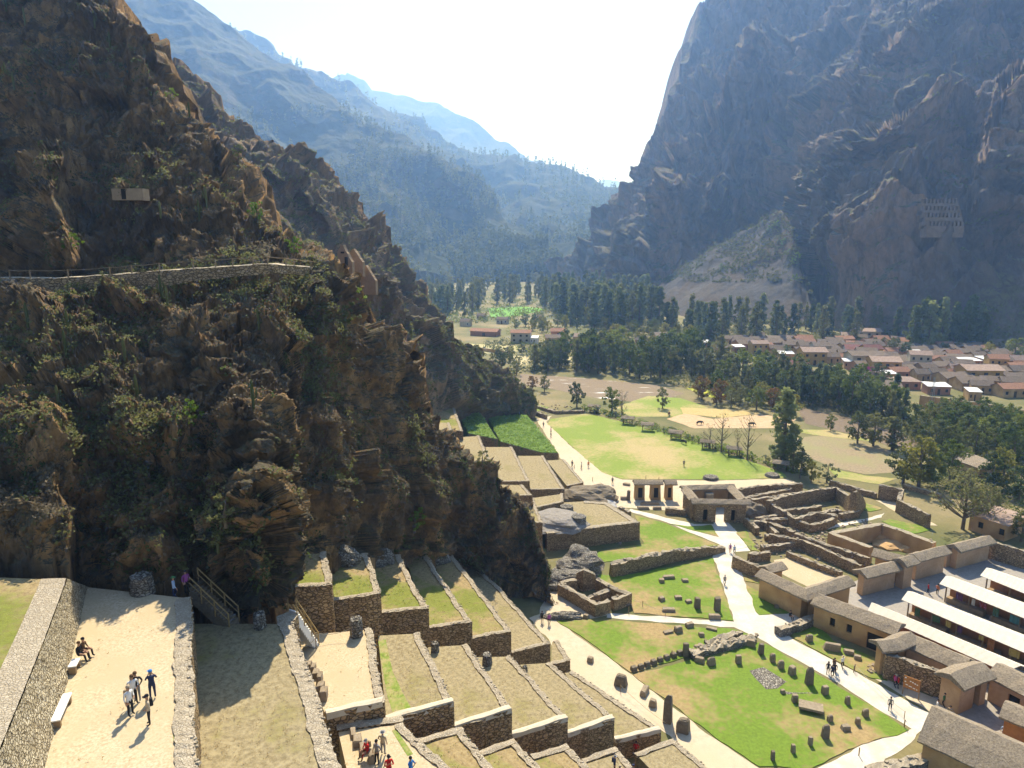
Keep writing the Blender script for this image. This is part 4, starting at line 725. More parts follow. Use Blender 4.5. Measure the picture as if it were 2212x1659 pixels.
adobe_run([(2042, 1186), (2062, 1181)], 3.1, 'bare gap of adobe wall between two thatched sections', group=g4, mat='adobe_pink')
hs = [(2.2, 2.9, 1.2, 2.4), (4.4, 5.1, 1.2, 2.4), (7., 9., .02, 2.4), (10.8, 11.5, 1.2, 2.4), (13.4, 14.1, 1.2, 2.4)]
def range_building(eave0, eave1, h, depth, label, hs=(), mat='adobe', roof='thatch', ridge=.85, name='thatched_range', group=g4, over=.4, cat='building'):
    """gabled building whose near eave line is given in the photo at height h"""
    A, B = G(*eave0, h)[:2], G(*eave1, h)[:2]; d = nrm(B - A); n = np.array([-d[1], d[0]]); n = n if n[1] > 0 else -n
    A0 = A + n * over + d * .4; B0 = B + n * over - d * .4; o = (A0 + B0) / 2; root = empty(name, (*o, 0), label, cat, group)
    a, b = A0 - o, B0 - o; D = depth; 
    mb = MB(); holed_wall(mb, a, b, -.2, h - .05, .4, hs); 
    mb.build('front_wall', M[mat], root)
    if hs: fill_holes(root, a + n * .12, b + n * .12, hs, .4, M['dark'], 'window')
    mb = MB(); holed_wall(mb, a + n * D, b + n * D, -.2, h - .05, .4); mb.build('back_wall', M[mat], root)
    for e, s in ((a, 1), (b, -1)):
        q = e + d * s * .2; mb = MB(); v = [(*(q + n * .2 - d * .2), -.2), (*(q + n * (D - .2) - d * .2), -.2), (*(q + n * (D - .2) - d * .2), h - .1), (*(q + n * D / 2 - d * .2), h + ridge - .15), (*(q + n * .2 - d * .2), h - .1)]
        v += [(x + d[0] * .4, y + d[1] * .4, z) for x, y, z in v]; mb.add(v, [(0, 1, 2, 3, 4), (9, 8, 7, 6, 5), (0, 5, 6, 1), (1, 6, 7, 2), (2, 7, 8, 3), (3, 8, 9, 4), (4, 9, 5, 0)]); mb.build('gable_wall', M[mat], root)
    mb = MB(); mid0, mid1 = a + n * D / 2 - d * .5, b + n * D / 2 + d * .5; cap_mesh([mid0, mid1], h + ridge, D / 2 + over, ridge + .1, mb, .22 if roof == 'thatch' else .07); mb.build('roof', M[roof], root); return root
range_building((1752, 1303), (1934, 1371), 3.5, 2.9, 'long low thatched range with five openings facing the grass strip', hs)
range_building((1950, 1392), (2078, 1449), 3.4, 2.8, 'thatched range rising behind the sign wall', (), 'adobe_pink')
range_building((2130, 1458), (2290, 1540), 3.1, 3.6, 'thatched range right of the gatehouse, running off the right edge', ((2, 3.2, 0, 2.2),), 'adobe_pink')
thatched_wall([(1893, 1384), (1932, 1380), (1968, 1364)], 4.5, 'thatched porch roof at the left end of the sign wall', .9, 1.3, .7, group=g4)
thatched_wall([(2052, 1456), (2090, 1440), (2124, 1430)], 4.6, 'peaked thatched gatehouse roof at the right end of the sign wall', 2.2, 1.7, .9, 'adobe_pink', group=g4)
sw = masonry_wall([(1911, 1414), (1940, 1418), (1990, 1436), (2040, 1455), (2074, 1466)], 3.1, 'high rubble wall carrying the brown sign board', .8, 'stone', 'stone wall', None, rough=.12, loose=2.)
def sign():
    a, b = G(1951, 1480, 1.1)[:2], G(1987, 1494, 1.1)[:2]; d = nrm(b - a); c = (a + b) / 2 + np.array([d[1], -d[0]]) * .12; w = np.linalg.norm(b - a); rz = math.atan2(d[1], d[0])
    root = empty('sign_board', (*c, 0), 'orange brown board with pale lettering hung on the rubble wall', 'sign', None, rz)
    mb = MB(); mb.box((0, 0, 1.75), (w, .08, 1.5)); mb.build('board', flat('brown sign', (.36, .16, .05), .6), root)
    for x, z, ww, hh in ((-.38, 2.3, .09, .12), (-.38, 1.8, .09, .12), (-.08, 2.03, .09, .13), (.06, 1.99, .09, .13), (.2, 1.93, .09, .13), (.33, 1.88, .08, .13), (-.28, 1.45, .14, .1), (-.06, 1.37, .2, .1), (.16, 1.3, .14, .1), (.33, 1.26, .08, .1)):
        mb = MB(); mb.box((x * w, -.055, z), (ww * w, .02, hh)); mb.build('lettering', M['white'], root)
    for s in (-1, 1): mb = MB(); mb.box((s * w * .47, .07, 1.2), (.1, .1, 2.7)); mb.build('post', M['wood'], root)
sign()
mb = MB()
def market_row(n0, n1, f0, f1, label, hz=2.7, seed=0):
    A, B, C_, Dd = (G(*q, hz)[:2] for q in (n0, n1, f1, f0)); o = (A + B + C_ + Dd) / 4; A, B, C_, Dd = A - o, B - o, C_ - o, Dd - o
    root = empty('market_stall_row', (*o, 0), label, 'market stall', 'long white roofed rows of market stalls'); d = nrm(B - A); n = nrm(Dd - A); W_ = np.linalg.norm(Dd - A); L = np.linalg.norm(B - A)
    m0, m1 = (A + Dd) / 2, (B + C_) / 2; v = []; NN = 40
    for k in range(NN + 1):
        for p, q, z in ((A, B, hz), (A * .99 + m0 * .01, B, hz + .06), (m0, m1, hz + .75), (Dd, C_, hz)):
            x = p + (q - p) * k / NN; v.append((*x, z + .015 * (k % 2)))
    f = [(k * 4 + c, k * 4 + 4 + c, k * 4 + 5 + c, k * 4 + 1 + c) for k in range(NN) for c in range(3)]; mbr = MB(); mbr.add(v, f); r = mbr.build('roof', M['metalroof'], root); so = r.modifiers.new('s', 'SOLIDIFY'); so.thickness = .06; so.offset = -1
    k = 0; s = .8
    while s < L and s < 70:
        for off in (.7, W_ - .7):
            mb = MB(); c = A + d * s + n * off; mb.box((*c, hz / 2), (.14, .14, hz)); mb.build('post', M['wood'], root)
        s += 3.2
    mb = MB(); holed_wall(mb, A + n * W_ * .55 + d * .8, B + n * W_ * .55 - d * .5, 0, hz + .3, .12); mb.build('partition', M['stallwall'], root)
    mb = MB(); holed_wall(mb, A + n * 1.1 + d * 1., B + n * 1.1 - d * .5, 0, .85, .9, [(x, x + .9, 0, .9) for x in np.arange(5, max(5.1, L - 2), 6.4)]); mb.build('counter', M['wood'], root)
    return o + A, d, n, L
M['stallwall'] = flat('orange stall boards', (.42, .19, .07), .7)
clothc = [flat('cloth %s' % n, c, .9) for n, c in (('red', (.22, .04, .035)), ('yellow', (.42, .32, .09)), ('teal', (.06, .16, .15)), ('white', (.55, .53, .48)), ('dark blue', (.04, .05, .10)), ('purple', (.12, .05, .11)), ('orange', (.35, .15, .05)), ('green', (.07, .13, .06)))]
cn = ['red', 'yellow', 'teal', 'white', 'dark blue', 'purple', 'orange', 'green']; ords = ['first', 'second', 'third', 'fourth', 'fifth', 'sixth', 'seventh', 'eighth', 'ninth', 'tenth', 'eleventh', 'twelfth', 'thirteenth', 'fourteenth', 'fifteenth', 'sixteenth']
ROWS = [((1874, 1321), (2171, 1453), (1889, 1303), (2235, 1447), 'nearest row of market stalls with a long white metal roof'), ((1947, 1296), (2280, 1440), (1972, 1278), (2300, 1405), 'second row of market stalls from the path'),
        ((2029, 1262), (2290, 1368), (2055, 1245), (2310, 1337), 'third row of market stalls from the path'), ((2117, 1244), (2300, 1318), (2142, 1228), (2320, 1290), 'farthest row of market stalls by the compound wall')]
rown = ['nearest', 'second', 'third', 'farthest']
for ri, (n0, n1, f0, f1, lab) in enumerate(ROWS):
    A, d, n, L = market_row(n0, n1, f0, f1, lab)
    for q in range(11 if ri in (1, 2) else 0):
        s = 2.2 + q * 1.9 + rnd.uniform(-.6, .6); c = A + d * s + n * .45; ci = rnd.randrange(8); mb = MB(); w, h = rnd.uniform(.4, 1.2), rnd.uniform(.6, 1.5)
        V = []; 
        for i in range(7):
            for j in range(4): V.append((-w / 2 + w * i / 6, .06 * math.sin(i * 2.1 + q), 2.35 - h * j / 3 + rnd.uniform(-.04, .04)))
        mb.add(V, [(i * 4 + j, i * 4 + 4 + j, i * 4 + 5 + j, i * 4 + 1 + j) for i in range(6) for j in range(3)]); o = mb.build('hanging_cloth', clothc[ci]); o.location = (*c, 0); o.rotation_euler[2] = math.atan2(d[1], d[0]) + rnd.uniform(-.2, .2)
        so = o.modifiers.new('s', 'SOLIDIFY'); so.thickness = .03; tag(o, '%s cloth hung on the %s stall row, %s from its left end' % (cn[ci], rown[ri], ords[q]), 'textile', 'cloths hung out on the market stalls')
# thatched house at the bottom right
range_building((1984, 1598), (2290, 1742), 3.6, 6.5, 'large brown thatched house cut off by the bottom right corner', ((3.2, 4., .9, 2.), (7, 7.8, .9, 2.)), 'adobe', 'thatch', 1.9, 'thatched_house', None)
range_building((2160, 1546), (2290, 1600), 2.8, 3., 'small thatched kiosk with orange boards near the right edge', (), 'stallwall', 'thatch', .7, 'kiosk', None)
# buildings among the trees on the right
def town_house(name, w, d, h, wall, roof, kind='gable', storeys=1, over=.4, pitch=.42):
    root = empty(name, (0, 0, 0), 'x', 'house'); mb = MB()
    if kind == 'gable':
        rh = d / 2 * pitch; v = [(-w / 2, -d / 2, -.3), (w / 2, -d / 2, -.3), (w / 2, d / 2, -.3), (-w / 2, d / 2, -.3), (-w / 2, -d / 2, h), (w / 2, -d / 2, h), (w / 2, d / 2, h), (-w / 2, d / 2, h), (-w / 2, 0, h + rh), (w / 2, 0, h + rh)]
        mb.add(v, [(0, 1, 5, 4), (2, 3, 7, 6), (1, 2, 6, 9, 5), (3, 0, 4, 8, 7)]); mb.build('wall', wall, root)
        mb = MB(); o = over; a = .12
        for s in (-1, 1):
            y0, z0 = s * (d / 2 + o), h - o * pitch + .02; n_ = 9
            V = [];
            for i in range(n_ + 1):
                x = -w / 2 - o + (w + 2 * o) * i / n_
                V += [(x, y0, z0), (x, y0, z0 + a), (x, s * -.02, h + rh + a + .02), (x, s * -.02, h + rh + .02)]
            V = [(x, y, z + rnd.uniform(-.05, .05)) for x, y, z in V]
            mb.add(V, [(i * 4 + c, i * 4 + 4 + c, i * 4 + 4 + (c + 1) % 4, i * 4 + (c + 1) % 4) for i in range(n_) for c in range(4)] + [(0, 1, 2, 3), tuple(range(n_ * 4, n_ * 4 + 4))[::-1]])
        mb.build('roof', roof, root)
    elif kind == 'hip':
        rh = d / 2 * pitch; mb.box((0, 0, h / 2 - .15), (w, d, h + .3)); mb.build('wall', wall, root); o = over; mb = MB()
        v = [(-w / 2 - o, -d / 2 - o, h), (w / 2 + o, -d / 2 - o, h), (w / 2 + o, d / 2 + o, h), (-w / 2 - o, d / 2 + o, h), (-w / 4, 0, h + rh), (w / 4, 0, h + rh)]
        mb.add(v, [(0, 1, 5, 4), (1, 2, 5), (2, 3, 4, 5), (3, 0, 4), (3, 2, 1, 0)]); mb.build('roof', roof, root)
    else:
        mb.box((0, 0, h / 2 - .15), (w, d, h + .3)); mb.build('wall', wall, root); mb = MB()
        v = [(-w / 2 - .3, -d / 2 - .4, h + .05), (w / 2 + .3, -d / 2 - .4, h + .05), (w / 2 + .3, d / 2 + .3, h + .7), (-w / 2 - .3, d / 2 + .3, h + .7)]; v += [(x, y, z + .08) for x, y, z in v]
        mb.add(v, [(3, 2, 1, 0), (4, 5, 6, 7), (0, 1, 5, 4), (1, 2, 6, 5), (2, 3, 7, 6), (3, 0, 4, 7)]); mb.build('roof', roof, root)
    nw = max(2, int(w / 2.6))
    for s in range(storeys):
        for i in range(nw):
            if rnd.random() < .25 and storeys == 1: continue
            x = -w / 2 + w * (i + .5) / nw + rnd.uniform(-.2, .2); door = s == 0 and i == nw // 2; zc = 1.05 if door else 1.55 + s * 2.6
            mb = MB(); mb.box((x, -d / 2, zc), (.95 if not door else 1., .16, 2.1 if door else 1.05)); mb.build('door' if door else 'window', M['dark'] if not door else M['darkwood'], root)
    return root
def tile(name, c, sc_=1.4):
    t = NT(name); v = t.coords(); w = t.n('TexWave', wave_type='BANDS', bands_direction='X'); w.inputs['Scale'].default_value = 1.6; w.inputs['Distortion'].default_value = 1.5; t.l(v, w.inputs['Vector'])
    t.bump(w.outputs['Fac'], .6, .08); return t.out(t.mix(.3, t.ramp(t.noise(v, sc_, 8, .75), [(.33, tuple(x * .62 for x in c)), (.66, tuple(min(1, x * 1.3) for x in c))]), t.ramp(w.outputs['Fac'], [(0, tuple(x * .6 for x in c)), (1, c)])))
RT = dict(g=tile('grey mossy tiles', (.20, .16, .13)), t=tile('terracotta tiles', (.33, .18, .12)), p=tile('pink fibre sheets', (.38, .285, .24)), r=tile('dark red tiles', (.19, .085, .08)), w=flat('white tin', (.78, .80, .85), .35, 0, .04), b=flat('blue tarpaulin', (.06, .25, .55), .5))
WT = dict(a=M['adobe'], c=flat('cream plaster', (.46, .41, .31)), w=flat('whitewash', (.68, .66, .62)), y=flat('ochre plaster', (.44, .28, .09)), k=flat('brick', (.36, .19, .12)), o=flat('orange plaster', (.55, .25, .12)))
RN = dict(g='grey tiled', t='terracotta tiled', p='pinkish sheet roofed', r='dark red tiled', w='white tin roofed', b='blue tarpaulin covered'); WN = dict(a='adobe', c='cream', w='whitewashed', y='ochre', k='brick', o='orange')
PROTO = {}
def house(px, py, wpx, code, label=None, rot=None, h=None, kind=None, storeys=None, z=0.):
    wall, roof = code[0], code[1]; kd = kind or ('flat' if roof in 'wb' else 'gable'); stn = storeys or (2 if wall in 'cyo' and wpx > 34 else 1); key = (wall, roof, kd, stn, rnd.randrange(2) if kd == 'gable' else 0)
    D = GD(py, z); w = max(4., wpx / FPX * D); c = G(px, py, z); r = rnd.uniform(-.35, .2) if rot is None else rot
    if key not in PROTO:
        o = town_house('house', 9, 6.2 if key[4] == 0 else 7.4, 2.7 * stn + .3, WT[wall], RT[roof], kd, stn); PROTO[key] = o; new = o
    else:
        src = PROTO[key]; new = src.copy(); col.objects.link(new)
        for ch in list(src.children):
            q = ch.copy(); q.parent = new; col.objects.link(q)
    k = w / 9; new.location = (c[0], c[1] + 3. * k, z); new.rotation_euler = (0, 0, r); new.scale = (k, min(1.25, max(.7, k)), (h or 1.) * rnd.uniform(.92, 1.1))
    new['label'] = label or 'x'; new['category'] = 'house'; HOUSES.append((new, px, py, RN[roof], WN[wall], stn)); return new
HOUSES = []
T_ = lambda x, y: (1824.9 + .175 * x, 718.9 + .175 * y)
for x, y, w, c in [(70, 95, 170, 'cp'), (310, 112, 270, 'cp'), (150, 205, 200, 'kt'), (430, 232, 120, 'ag'), (60, 245, 200, 'ag'), (210, 285, 310, 'wr'), (920, 290, 220, 'wg'), (1080, 275, 190, 'ag'), (1260, 275, 190, 'ag'), (1600, 300, 200, 'ag'), (345, 348, 210, 'yr'), (60, 350, 220, 'ag'), (560, 355, 200, 'ag'),
                   (720, 405, 270, 'ag'), (950, 445, 240, 'cp'), (890, 325, 150, 'cw'), (1120, 335, 220, 'ag'), (1170, 400, 210, 'kt'), (1350, 345, 180, 'yt'), (1500, 318, 200, 'ag'), (1560, 425, 240, 'kw'), (1815, 420, 240, 'kw'), (1980, 430, 210, 'ag'), (2140, 425, 160, 'ap'), (300, 445, 420, 'cg'), (520, 515, 330, 'yp'),
                   (720, 530, 300, 'ag'), (830, 500, 200, 'ag'), (1230, 490, 260, 'ag'), (1290, 425, 200, 'ag'), (1475, 460, 220, 'ag'), (1420, 535, 190, 'ap'), (1590, 530, 160, 'wg'), (1750, 530, 190, 'ag'), (1900, 480, 210, 'yt'), (2050, 560, 360, 'ag'), (330, 640, 270, 'ag'), (550, 600, 160, 'kw'), (770, 700, 330, 'kp'),
                   (950, 600, 160, 'ag'), (1160, 590, 200, 'wg'), (1400, 655, 360, 'ag'), (1720, 635, 430, 'yp'), (1860, 690, 270, 'ag'), (2110, 640, 260, 'ag'), (2110, 715, 260, 'ag'), (1720, 755, 240, 'ag'), (500, 775, 400, 'ag'), (1170, 765, 260, 'kw'), (1600, 835, 140, 'aw'), (2090, 800, 320, 'at'), (1590, 200, 90, 'kb'), (2160, 560, 200, 'ag'),
                   (640, 280, 180, 'ag'), (1660, 360, 180, 'ag'), (1020, 520, 200, 'ag'), (60, 440, 130, 'aw'), (1330, 590, 200, 'kt'), (2180, 480, 160, 'at'), (-90, 330, 220, 'ag'), (-160, 380, 190, 'ag')]:
    px, py = T_(x, y); house(px, py, w * .175, c, kind='hip' if (x, y) == (770, 700) else None)
for px, py, w, c in [(943, 704, 32, 'wp'), (950, 721, 46, 'ww'), (1048, 727, 60, 'kt'), (1126, 741, 42, 'ct'), (1207, 726, 32, 'ot'), (1196, 741, 34, 'og'), (1256, 740, 34, 'yp'), (1386, 746, 26, 'yg'), (1434, 747, 42, 'yg'), (1516, 751, 28, 'kw'), (1472, 744, 26, 'ag'), (1578, 743, 30, 'ag'), (1638, 747, 34, 'wg'), (1641, 766, 36, 'yp'),
                     (1596, 762, 22, 'kw'), (1684, 746, 48, 'ag'), (1741, 743, 30, 'kt'), (1712, 757, 34, 'ag'), (1745, 760, 34, 'ag'), (1737, 769, 38, 'ag'), (1759, 788, 50, 'yp'), (1722, 806, 50, 'kr'), (1700, 778, 30, 'aw'), (1232, 752, 30, 'kg'), (1006, 705, 22, 'cg'), (923, 662, 20, 'ww'), (1030, 660, 14, 'ww'), (1086, 700, 24, 'cg'),
                     (1160, 694, 20, 'ag'), (1155, 742, 16, 'ww'), (1040, 690, 18, 'ag'), (1560, 764, 30, 'ag')]: house(px, py, w, c)
_hr = random.Random(77); _k = 0
while _k < 95:
    px, py = _hr.uniform(1590, 2225), _hr.uniform(738, 868)
    if py > 760 + (px - 1600) * .17 or py < 738 + max(0, px - 1800) * .04: continue
    w0 = G(px, py)
    if any(abs(w0[0] - h_[0].location[0]) < 6.2 and abs(w0[1] + 3 - h_[0].location[1]) < 6 for h_ in HOUSES): _k += .1; continue
    house(px, py, _hr.uniform(.8, 1.15) * 8.5 / GD(py) * FPX, _hr.choice(['ag', 'ag', 'ag', 'at', 'ag', 'kg', 'wg', 'cg', 'kt', 'at'])); _k += 1
HOUSES.sort(key=lambda h: (round(h[2] / 14), h[1]))
rows_ = {}
for h_ in HOUSES: rows_.setdefault(round(h_[2] / 14), []).append(h_)
TENS = ['', 'ten', 'twenty', 'thirty', 'forty', 'fifty', 'sixty', 'seventy', 'eighty', 'ninety', 'hundred']
def ordw(n):
    o = ords[:16] + ['seventeenth', 'eighteenth', 'nineteenth']
    if n <= 19: return o[n - 1]
    if n >= 100: return 'hundred' + ('th' if n == 100 else ' and ' + ordw(n - 100))
    return TENS[n // 10] + '-' + o[n % 10 - 1] if n % 10 else {2: 'twentieth', 3: 'thirtieth', 4: 'fortieth', 5: 'fiftieth', 6: 'sixtieth', 7: 'seventieth', 8: 'eightieth', 9: 'ninetieth'}[n // 10]
for ri, k in enumerate(sorted(rows_)):
    for ci, (o, px, py, rn_, wn_, st_) in enumerate(rows_[k]):
        reg = 'village' if px < 1300 else 'town'; o['label'] = '%s %s %s house, %s from left in %s row %s' % (('two storey' if st_ == 2 else 'low'), rn_, wn_, ordw(ci + 1), reg, ordw(ri + 1)); o['group'] = 'houses of the valley town'
mb = None
masonry_wall([(1988, 854), (2100, 868), (2240, 890)], 4., 'dark high street wall below the town houses', .8, 'adobe', 'wall', 'long street walls of the town', loose=0)
masonry_wall([(2000, 872), (2100, 886), (2240, 912)], 3., 'lower pale street wall in front of the dark one', .8, 'adobe', 'wall', 'long street walls of the town', loose=0)
masonry_wall([(1700, 792), (1760, 800), (1850, 812)], 2.4, 'street wall in front of the ochre house', .6, 'adobe', 'wall', 'long street walls of the town', loose=0)
masonry_wall([(900, 742), (1000, 745), (1100, 760)], 1.6, 'field wall by the left village', .6, 'adobe', 'wall', 'long street walls of the town', loose=0)
M['pinkroof'] = RT['p']
hb = range_building((2061, 992), (2120, 1012), 3., 7., 'lone tiled hut among the dark trees', (), 'adobe', 'thatch', 1.2, 'hut', None)
hb = range_building((2090, 1108), (2178, 1136), 3.2, 8., 'low building with a pale pink roof behind the sparse tree', ((1.5, 2.4, 1, 2.2), (5, 5.9, 1, 2.2)), 'adobe', 'pinkroof', .6, 'house', None)
# ------------------------------------------------------------ fields
def field(pts, z, mat, n='field'): return sheet(n, pts, z, mat)
def furrow(name, c1, c2, rot, sc_=1.1, spots=None):
    t = NT(name); v = t.coords('Object', (1, 1, 1), (0, 0, rot)); w = t.n('TexWave', wave_type='BANDS', bands_direction='Y'); w.inputs['Scale'].default_value = sc_ * .16; w.inputs['Distortion'].default_value = 3; w.inputs['Detail'].default_value = 4; t.l(v, w.inputs['Vector'])
    c = t.mix(t.noise(v, 1.2, 8, .7), t.ramp(w.outputs['Fac'], [(.2, c1), (.8, c2)]), c1)
    if spots: c = t.mix(t.ramp(t.noise(t.coords('Object', (.35, 1.6, 1), (0, 0, rot)), .22, 5, .6), [(.60, (0, 0, 0)), (.66, (1, 1, 1))]), c, spots)
    t.bump(w.outputs['Fac'], .7, .15); return t.out(c)
field([(1125, 808), (1240, 815), (1420, 832), (1478, 850), (1440, 862), (1370, 868), (1290, 860), (1180, 838), (1120, 830)], .03, furrow('wet ploughed field', (.17, .13, .09), (.34, .275, .20), .05, 1.1, (.72, .73, .76)), 'ploughed_field')
field([(1010, 742), (1130, 748), (1135, 758), (1030, 765)], .03, speck('pale meadow', (.36, .34, .17), (.44, .40, .22), .3)); field([(1090, 768), (1250, 772), (1240, 786), (1110, 790)], .03, speck('pale stubble', (.40, .36, .20), (.48, .43, .27), .3))
field([(1055, 666), (1130, 662), (1185, 668), (1120, 682), (1060, 686)], .03, speck('green pasture', (.12, .30, .05), (.18, .38, .07), .3)); field([(900, 628), (960, 626), (1000, 634), (930, 642)], .03, M['lawn_light'])
field([(1540, 905), (1640, 895), (1720, 905), (1700, 925), (1500, 925), (1440, 905), (1480, 892)], .04, speck('reddish bare field', (.42, .30, .18), (.53, .40, .26), .6)); field([(1470, 880), (1580, 884), (1640, 893), (1560, 903), (1475, 893)], .06, speck('tall straw', (.46, .36, .15), (.58, .46, .22), 1.2, None, .3, 1.2, .3))
field([(1710, 945), (1800, 940), (1890, 965), (1960, 985), (1930, 1020), (1870, 1025), (1800, 1010), (1740, 985)], .03, speck('ploughed grey field', (.20, .16, .10), (.33, .265, .175), 1.6, (.25, .235, .12), .12)); field([(1719, 878), (1800, 895), (1930, 925), (1990, 960), (1950, 972), (1850, 940), (1740, 915)], .03, speck('dark ploughed field', (.13, .10, .075), (.21, .165, .12), 1.2))
field([(1700, 928), (1790, 928), (1900, 955), (1850, 950), (1760, 940)], .045, M['lawn_light']); field([(1790, 1012), (1880, 1028), (1940, 1034), (1900, 1046), (1810, 1032)], .04, M['lawn_light']); field([(1400, 855), (1470, 860), (1530, 880), (1480, 900), (1360, 900), (1330, 880)], .035, M['lawn_light'])
field([(1480, 838), (1560, 836), (1600, 850), (1540, 860)], .05, speck('bright mustard', (.50, .48, .06), (.36, .42, .05), .5))
# ------------------------------------------------------------ leaves
def leaf_mat(name, c1, c2, tr=.45, sc_=.35):
    m = bpy.data.materials.new(name); m.use_nodes = True; t = m.node_tree; b = t.nodes['Principled BSDF']; b.inputs['Roughness'].default_value = .7; b.inputs['Specular IOR Level'].default_value = .25
    tc = t.nodes.new('ShaderNodeTexCoord'); n = t.nodes.new('ShaderNodeTexNoise'); n.inputs['Scale'].default_value = sc_; n.inputs['Detail'].default_value = 5; t.links.new(tc.outputs['Object'], n.inputs['Vector'])
    oi = t.nodes.new('ShaderNodeObjectInfo'); r = t.nodes.new('ShaderNodeValToRGB'); r.color_ramp.elements[0].position = .3; r.color_ramp.elements[0].color = (*c1, 1); r.color_ramp.elements[1].position = .72; r.color_ramp.elements[1].color = (*c2, 1)
    a = t.nodes.new('ShaderNodeMath'); a.operation = 'MULTIPLY_ADD'; t.links.new(oi.outputs['Random'], a.inputs[0]); a.inputs[1].default_value = .42; t.links.new(n.outputs['Fac'], a.inputs[2]); sb = t.nodes.new('ShaderNodeMath'); sb.operation = 'SUBTRACT'; t.links.new(a.outputs[0], sb.inputs[0]); sb.inputs[1].default_value = .2; t.links.new(sb.outputs[0], r.inputs[0])
    t.links.new(r.outputs[0], b.inputs['Base Color']); tl = t.nodes.new('ShaderNodeBsdfTranslucent'); t.links.new(r.outputs[0], tl.inputs[0]); mx = t.nodes.new('ShaderNodeMixShader'); mx.inputs[0].default_value = tr
    t.links.new(b.outputs[0], mx.inputs[1]); t.links.new(tl.outputs[0], mx.inputs[2]); t.links.new(mx.outputs[0], t.nodes['Material Output'].inputs['Surface']); return m
LM = dict(euc=leaf_mat('eucalyptus leaves', (.09, .13, .055), (.25, .29, .12)), broad=leaf_mat('broad leaves', (.07, .11, .022), (.20, .24, .055)), yellow=leaf_mat('yellowing leaves', (.16, .18, .03), (.33, .30, .06)), olive=leaf_mat('olive leaves', (.10, .125, .045), (.22, .225, .09)), dark=leaf_mat('dark leaves', (.05, .08, .03), (.14, .18, .055)),
          pale=leaf_mat('pale leaves', (.12, .15, .085), (.22, .25, .14)), rust=leaf_mat('rusty leaves', (.16, .10, .03), (.27, .16, .05)), bright=leaf_mat('bright leaves', (.10, .19, .02), (.24, .33, .05)))
M['bark'] = speck('bark', (.10, .08, .06), (.20, .165, .125), 3)
nr_ = np.random.RandomState(11)
def leaves(centres, radii, per, size, name, mat, parent=None, flat_=1., droop=0., aspect=1.):
    """leaf faces strewn through clumps, as one foliage mesh"""
    C_ = np.repeat(np.asarray(centres, float), per, 0); Rr = np.repeat(np.asarray(radii, float), per)[:, None]; n = len(C_)
    d = nr_.normal(size=(n, 3)); d /= np.linalg.norm(d, axis=1)[:, None]; d *= nr_.uniform(.25, 1, (n, 1)) ** .5; d[:, 2] *= flat_; p = C_ + d * Rr
    a = nr_.normal(size=(n, 3)); a[:, 2] -= droop; a /= np.linalg.norm(a, axis=1)[:, None]; b = np.cross(a, nr_.normal(size=(n, 3))); b /= np.linalg.norm(b, axis=1)[:, None]
    s = (size * nr_.uniform(.55, 1.3, (n, 1))); a = a * s * aspect; b = b * s * .6
    V = np.stack([p - a, p + b * .9, p + a, p - b * .9], 1).reshape(-1, 3); me = bpy.data.meshes.new(name); me.vertices.add(len(V)); me.vertices.foreach_set('co', V.reshape(-1).astype(np.float32)); me.loops.add(len(V)); me.loops.foreach_set('vertex_index', np.arange(len(V), dtype=np.int32))
    me.polygons.add(n); me.polygons.foreach_set('loop_start', np.arange(0, 4 * n, 4, dtype=np.int32)); me.polygons.foreach_set('loop_total', np.full(n, 4, np.int32)); me.update(calc_edges=True); return link(name, me, parent, mat)
def tree_proto(kind, h, leafm, w=.3, per=26, size=.42, nclump=34, base=.25, seed=0, bare=False, name='tree'):
    r = random.Random(seed); root = empty(name, (0, 0, 0), 'x', 'tree'); mb = MB(); tip = Vector((r.uniform(-.3, .3), r.uniform(-.3, .3), h * .92)); R0 = h * .018 + .08
    mb.tube([(0, 0, -.3), (r.uniform(-.1, .1), 0, h * .3), Vector((tip.x * .5, tip.y * .6, h * .6)), tip], [R0 * 1.3, R0, R0 * .6, R0 * .15], 6); cs, rs = [], []
    for i in range(nclump):
        t = (i + r.random()) / nclump; z = h * (base + (1 - base) * t)
        if kind == 'euc': prof = (math.sin(math.pi * min(1, t * .86 + .14)) ** .7) * (1 - .35 * t)
        elif kind == 'round': prof = math.sin(math.pi * (t * .82 + .12)) ** .6
        else: prof = (1 - t * .6)
        a = r.uniform(0, 6.28); rad = h * w * prof * r.uniform(.25, 1.); c = Vector((math.cos(a) * rad + tip.x * t, math.sin(a) * rad + tip.y * t, z + r.uniform(-.03, .03) * h)); cs.append(c); rs.append(h * r.uniform(.05, .10) * (1.25 if kind == 'round' else .85))
        if i % 3 == 0 or bare: q = Vector((tip.x * t * .6, tip.y * t * .6, max(h * .18, z - rad * .8))); m_ = (q + c) / 2 + Vector((0, 0, -.05 * h * .3)); mb.tube([q, m_, c], [R0 * .4 * (1.1 - t), R0 * .26, R0 * .08], 4, cap=False)
        if bare:
            for _ in range(3): e = c + Vector((r.uniform(-1, 1), r.uniform(-1, 1), r.uniform(.0, 1.2))) * h * .09; mb.tube([c, e], [R0 * .12, R0 * .04], 3, cap=False)
    mb.build('trunk', M['bark'], root); leaves(cs, rs, per, size, 'crown', leafm, root, .8, .3 if kind == 'euc' else 0); return root
PR = {}
for i in range(4): PR['euc', i] = tree_proto('euc', 20, LM['euc'], .17, 34, .66, 46, .06, 50 + i, name='eucalyptus_tree')
for i in range(2): PR['pale', i] = tree_proto('euc', 20, LM['olive'], .17, 28, .6, 40, .12, 70 + i, name='eucalyptus_tree')
for i in range(2): PR['dark', i] = tree_proto('euc', 20, LM['dark'], .22, 40, .62, 54, .04, 80 + i, name='eucalyptus_tree')
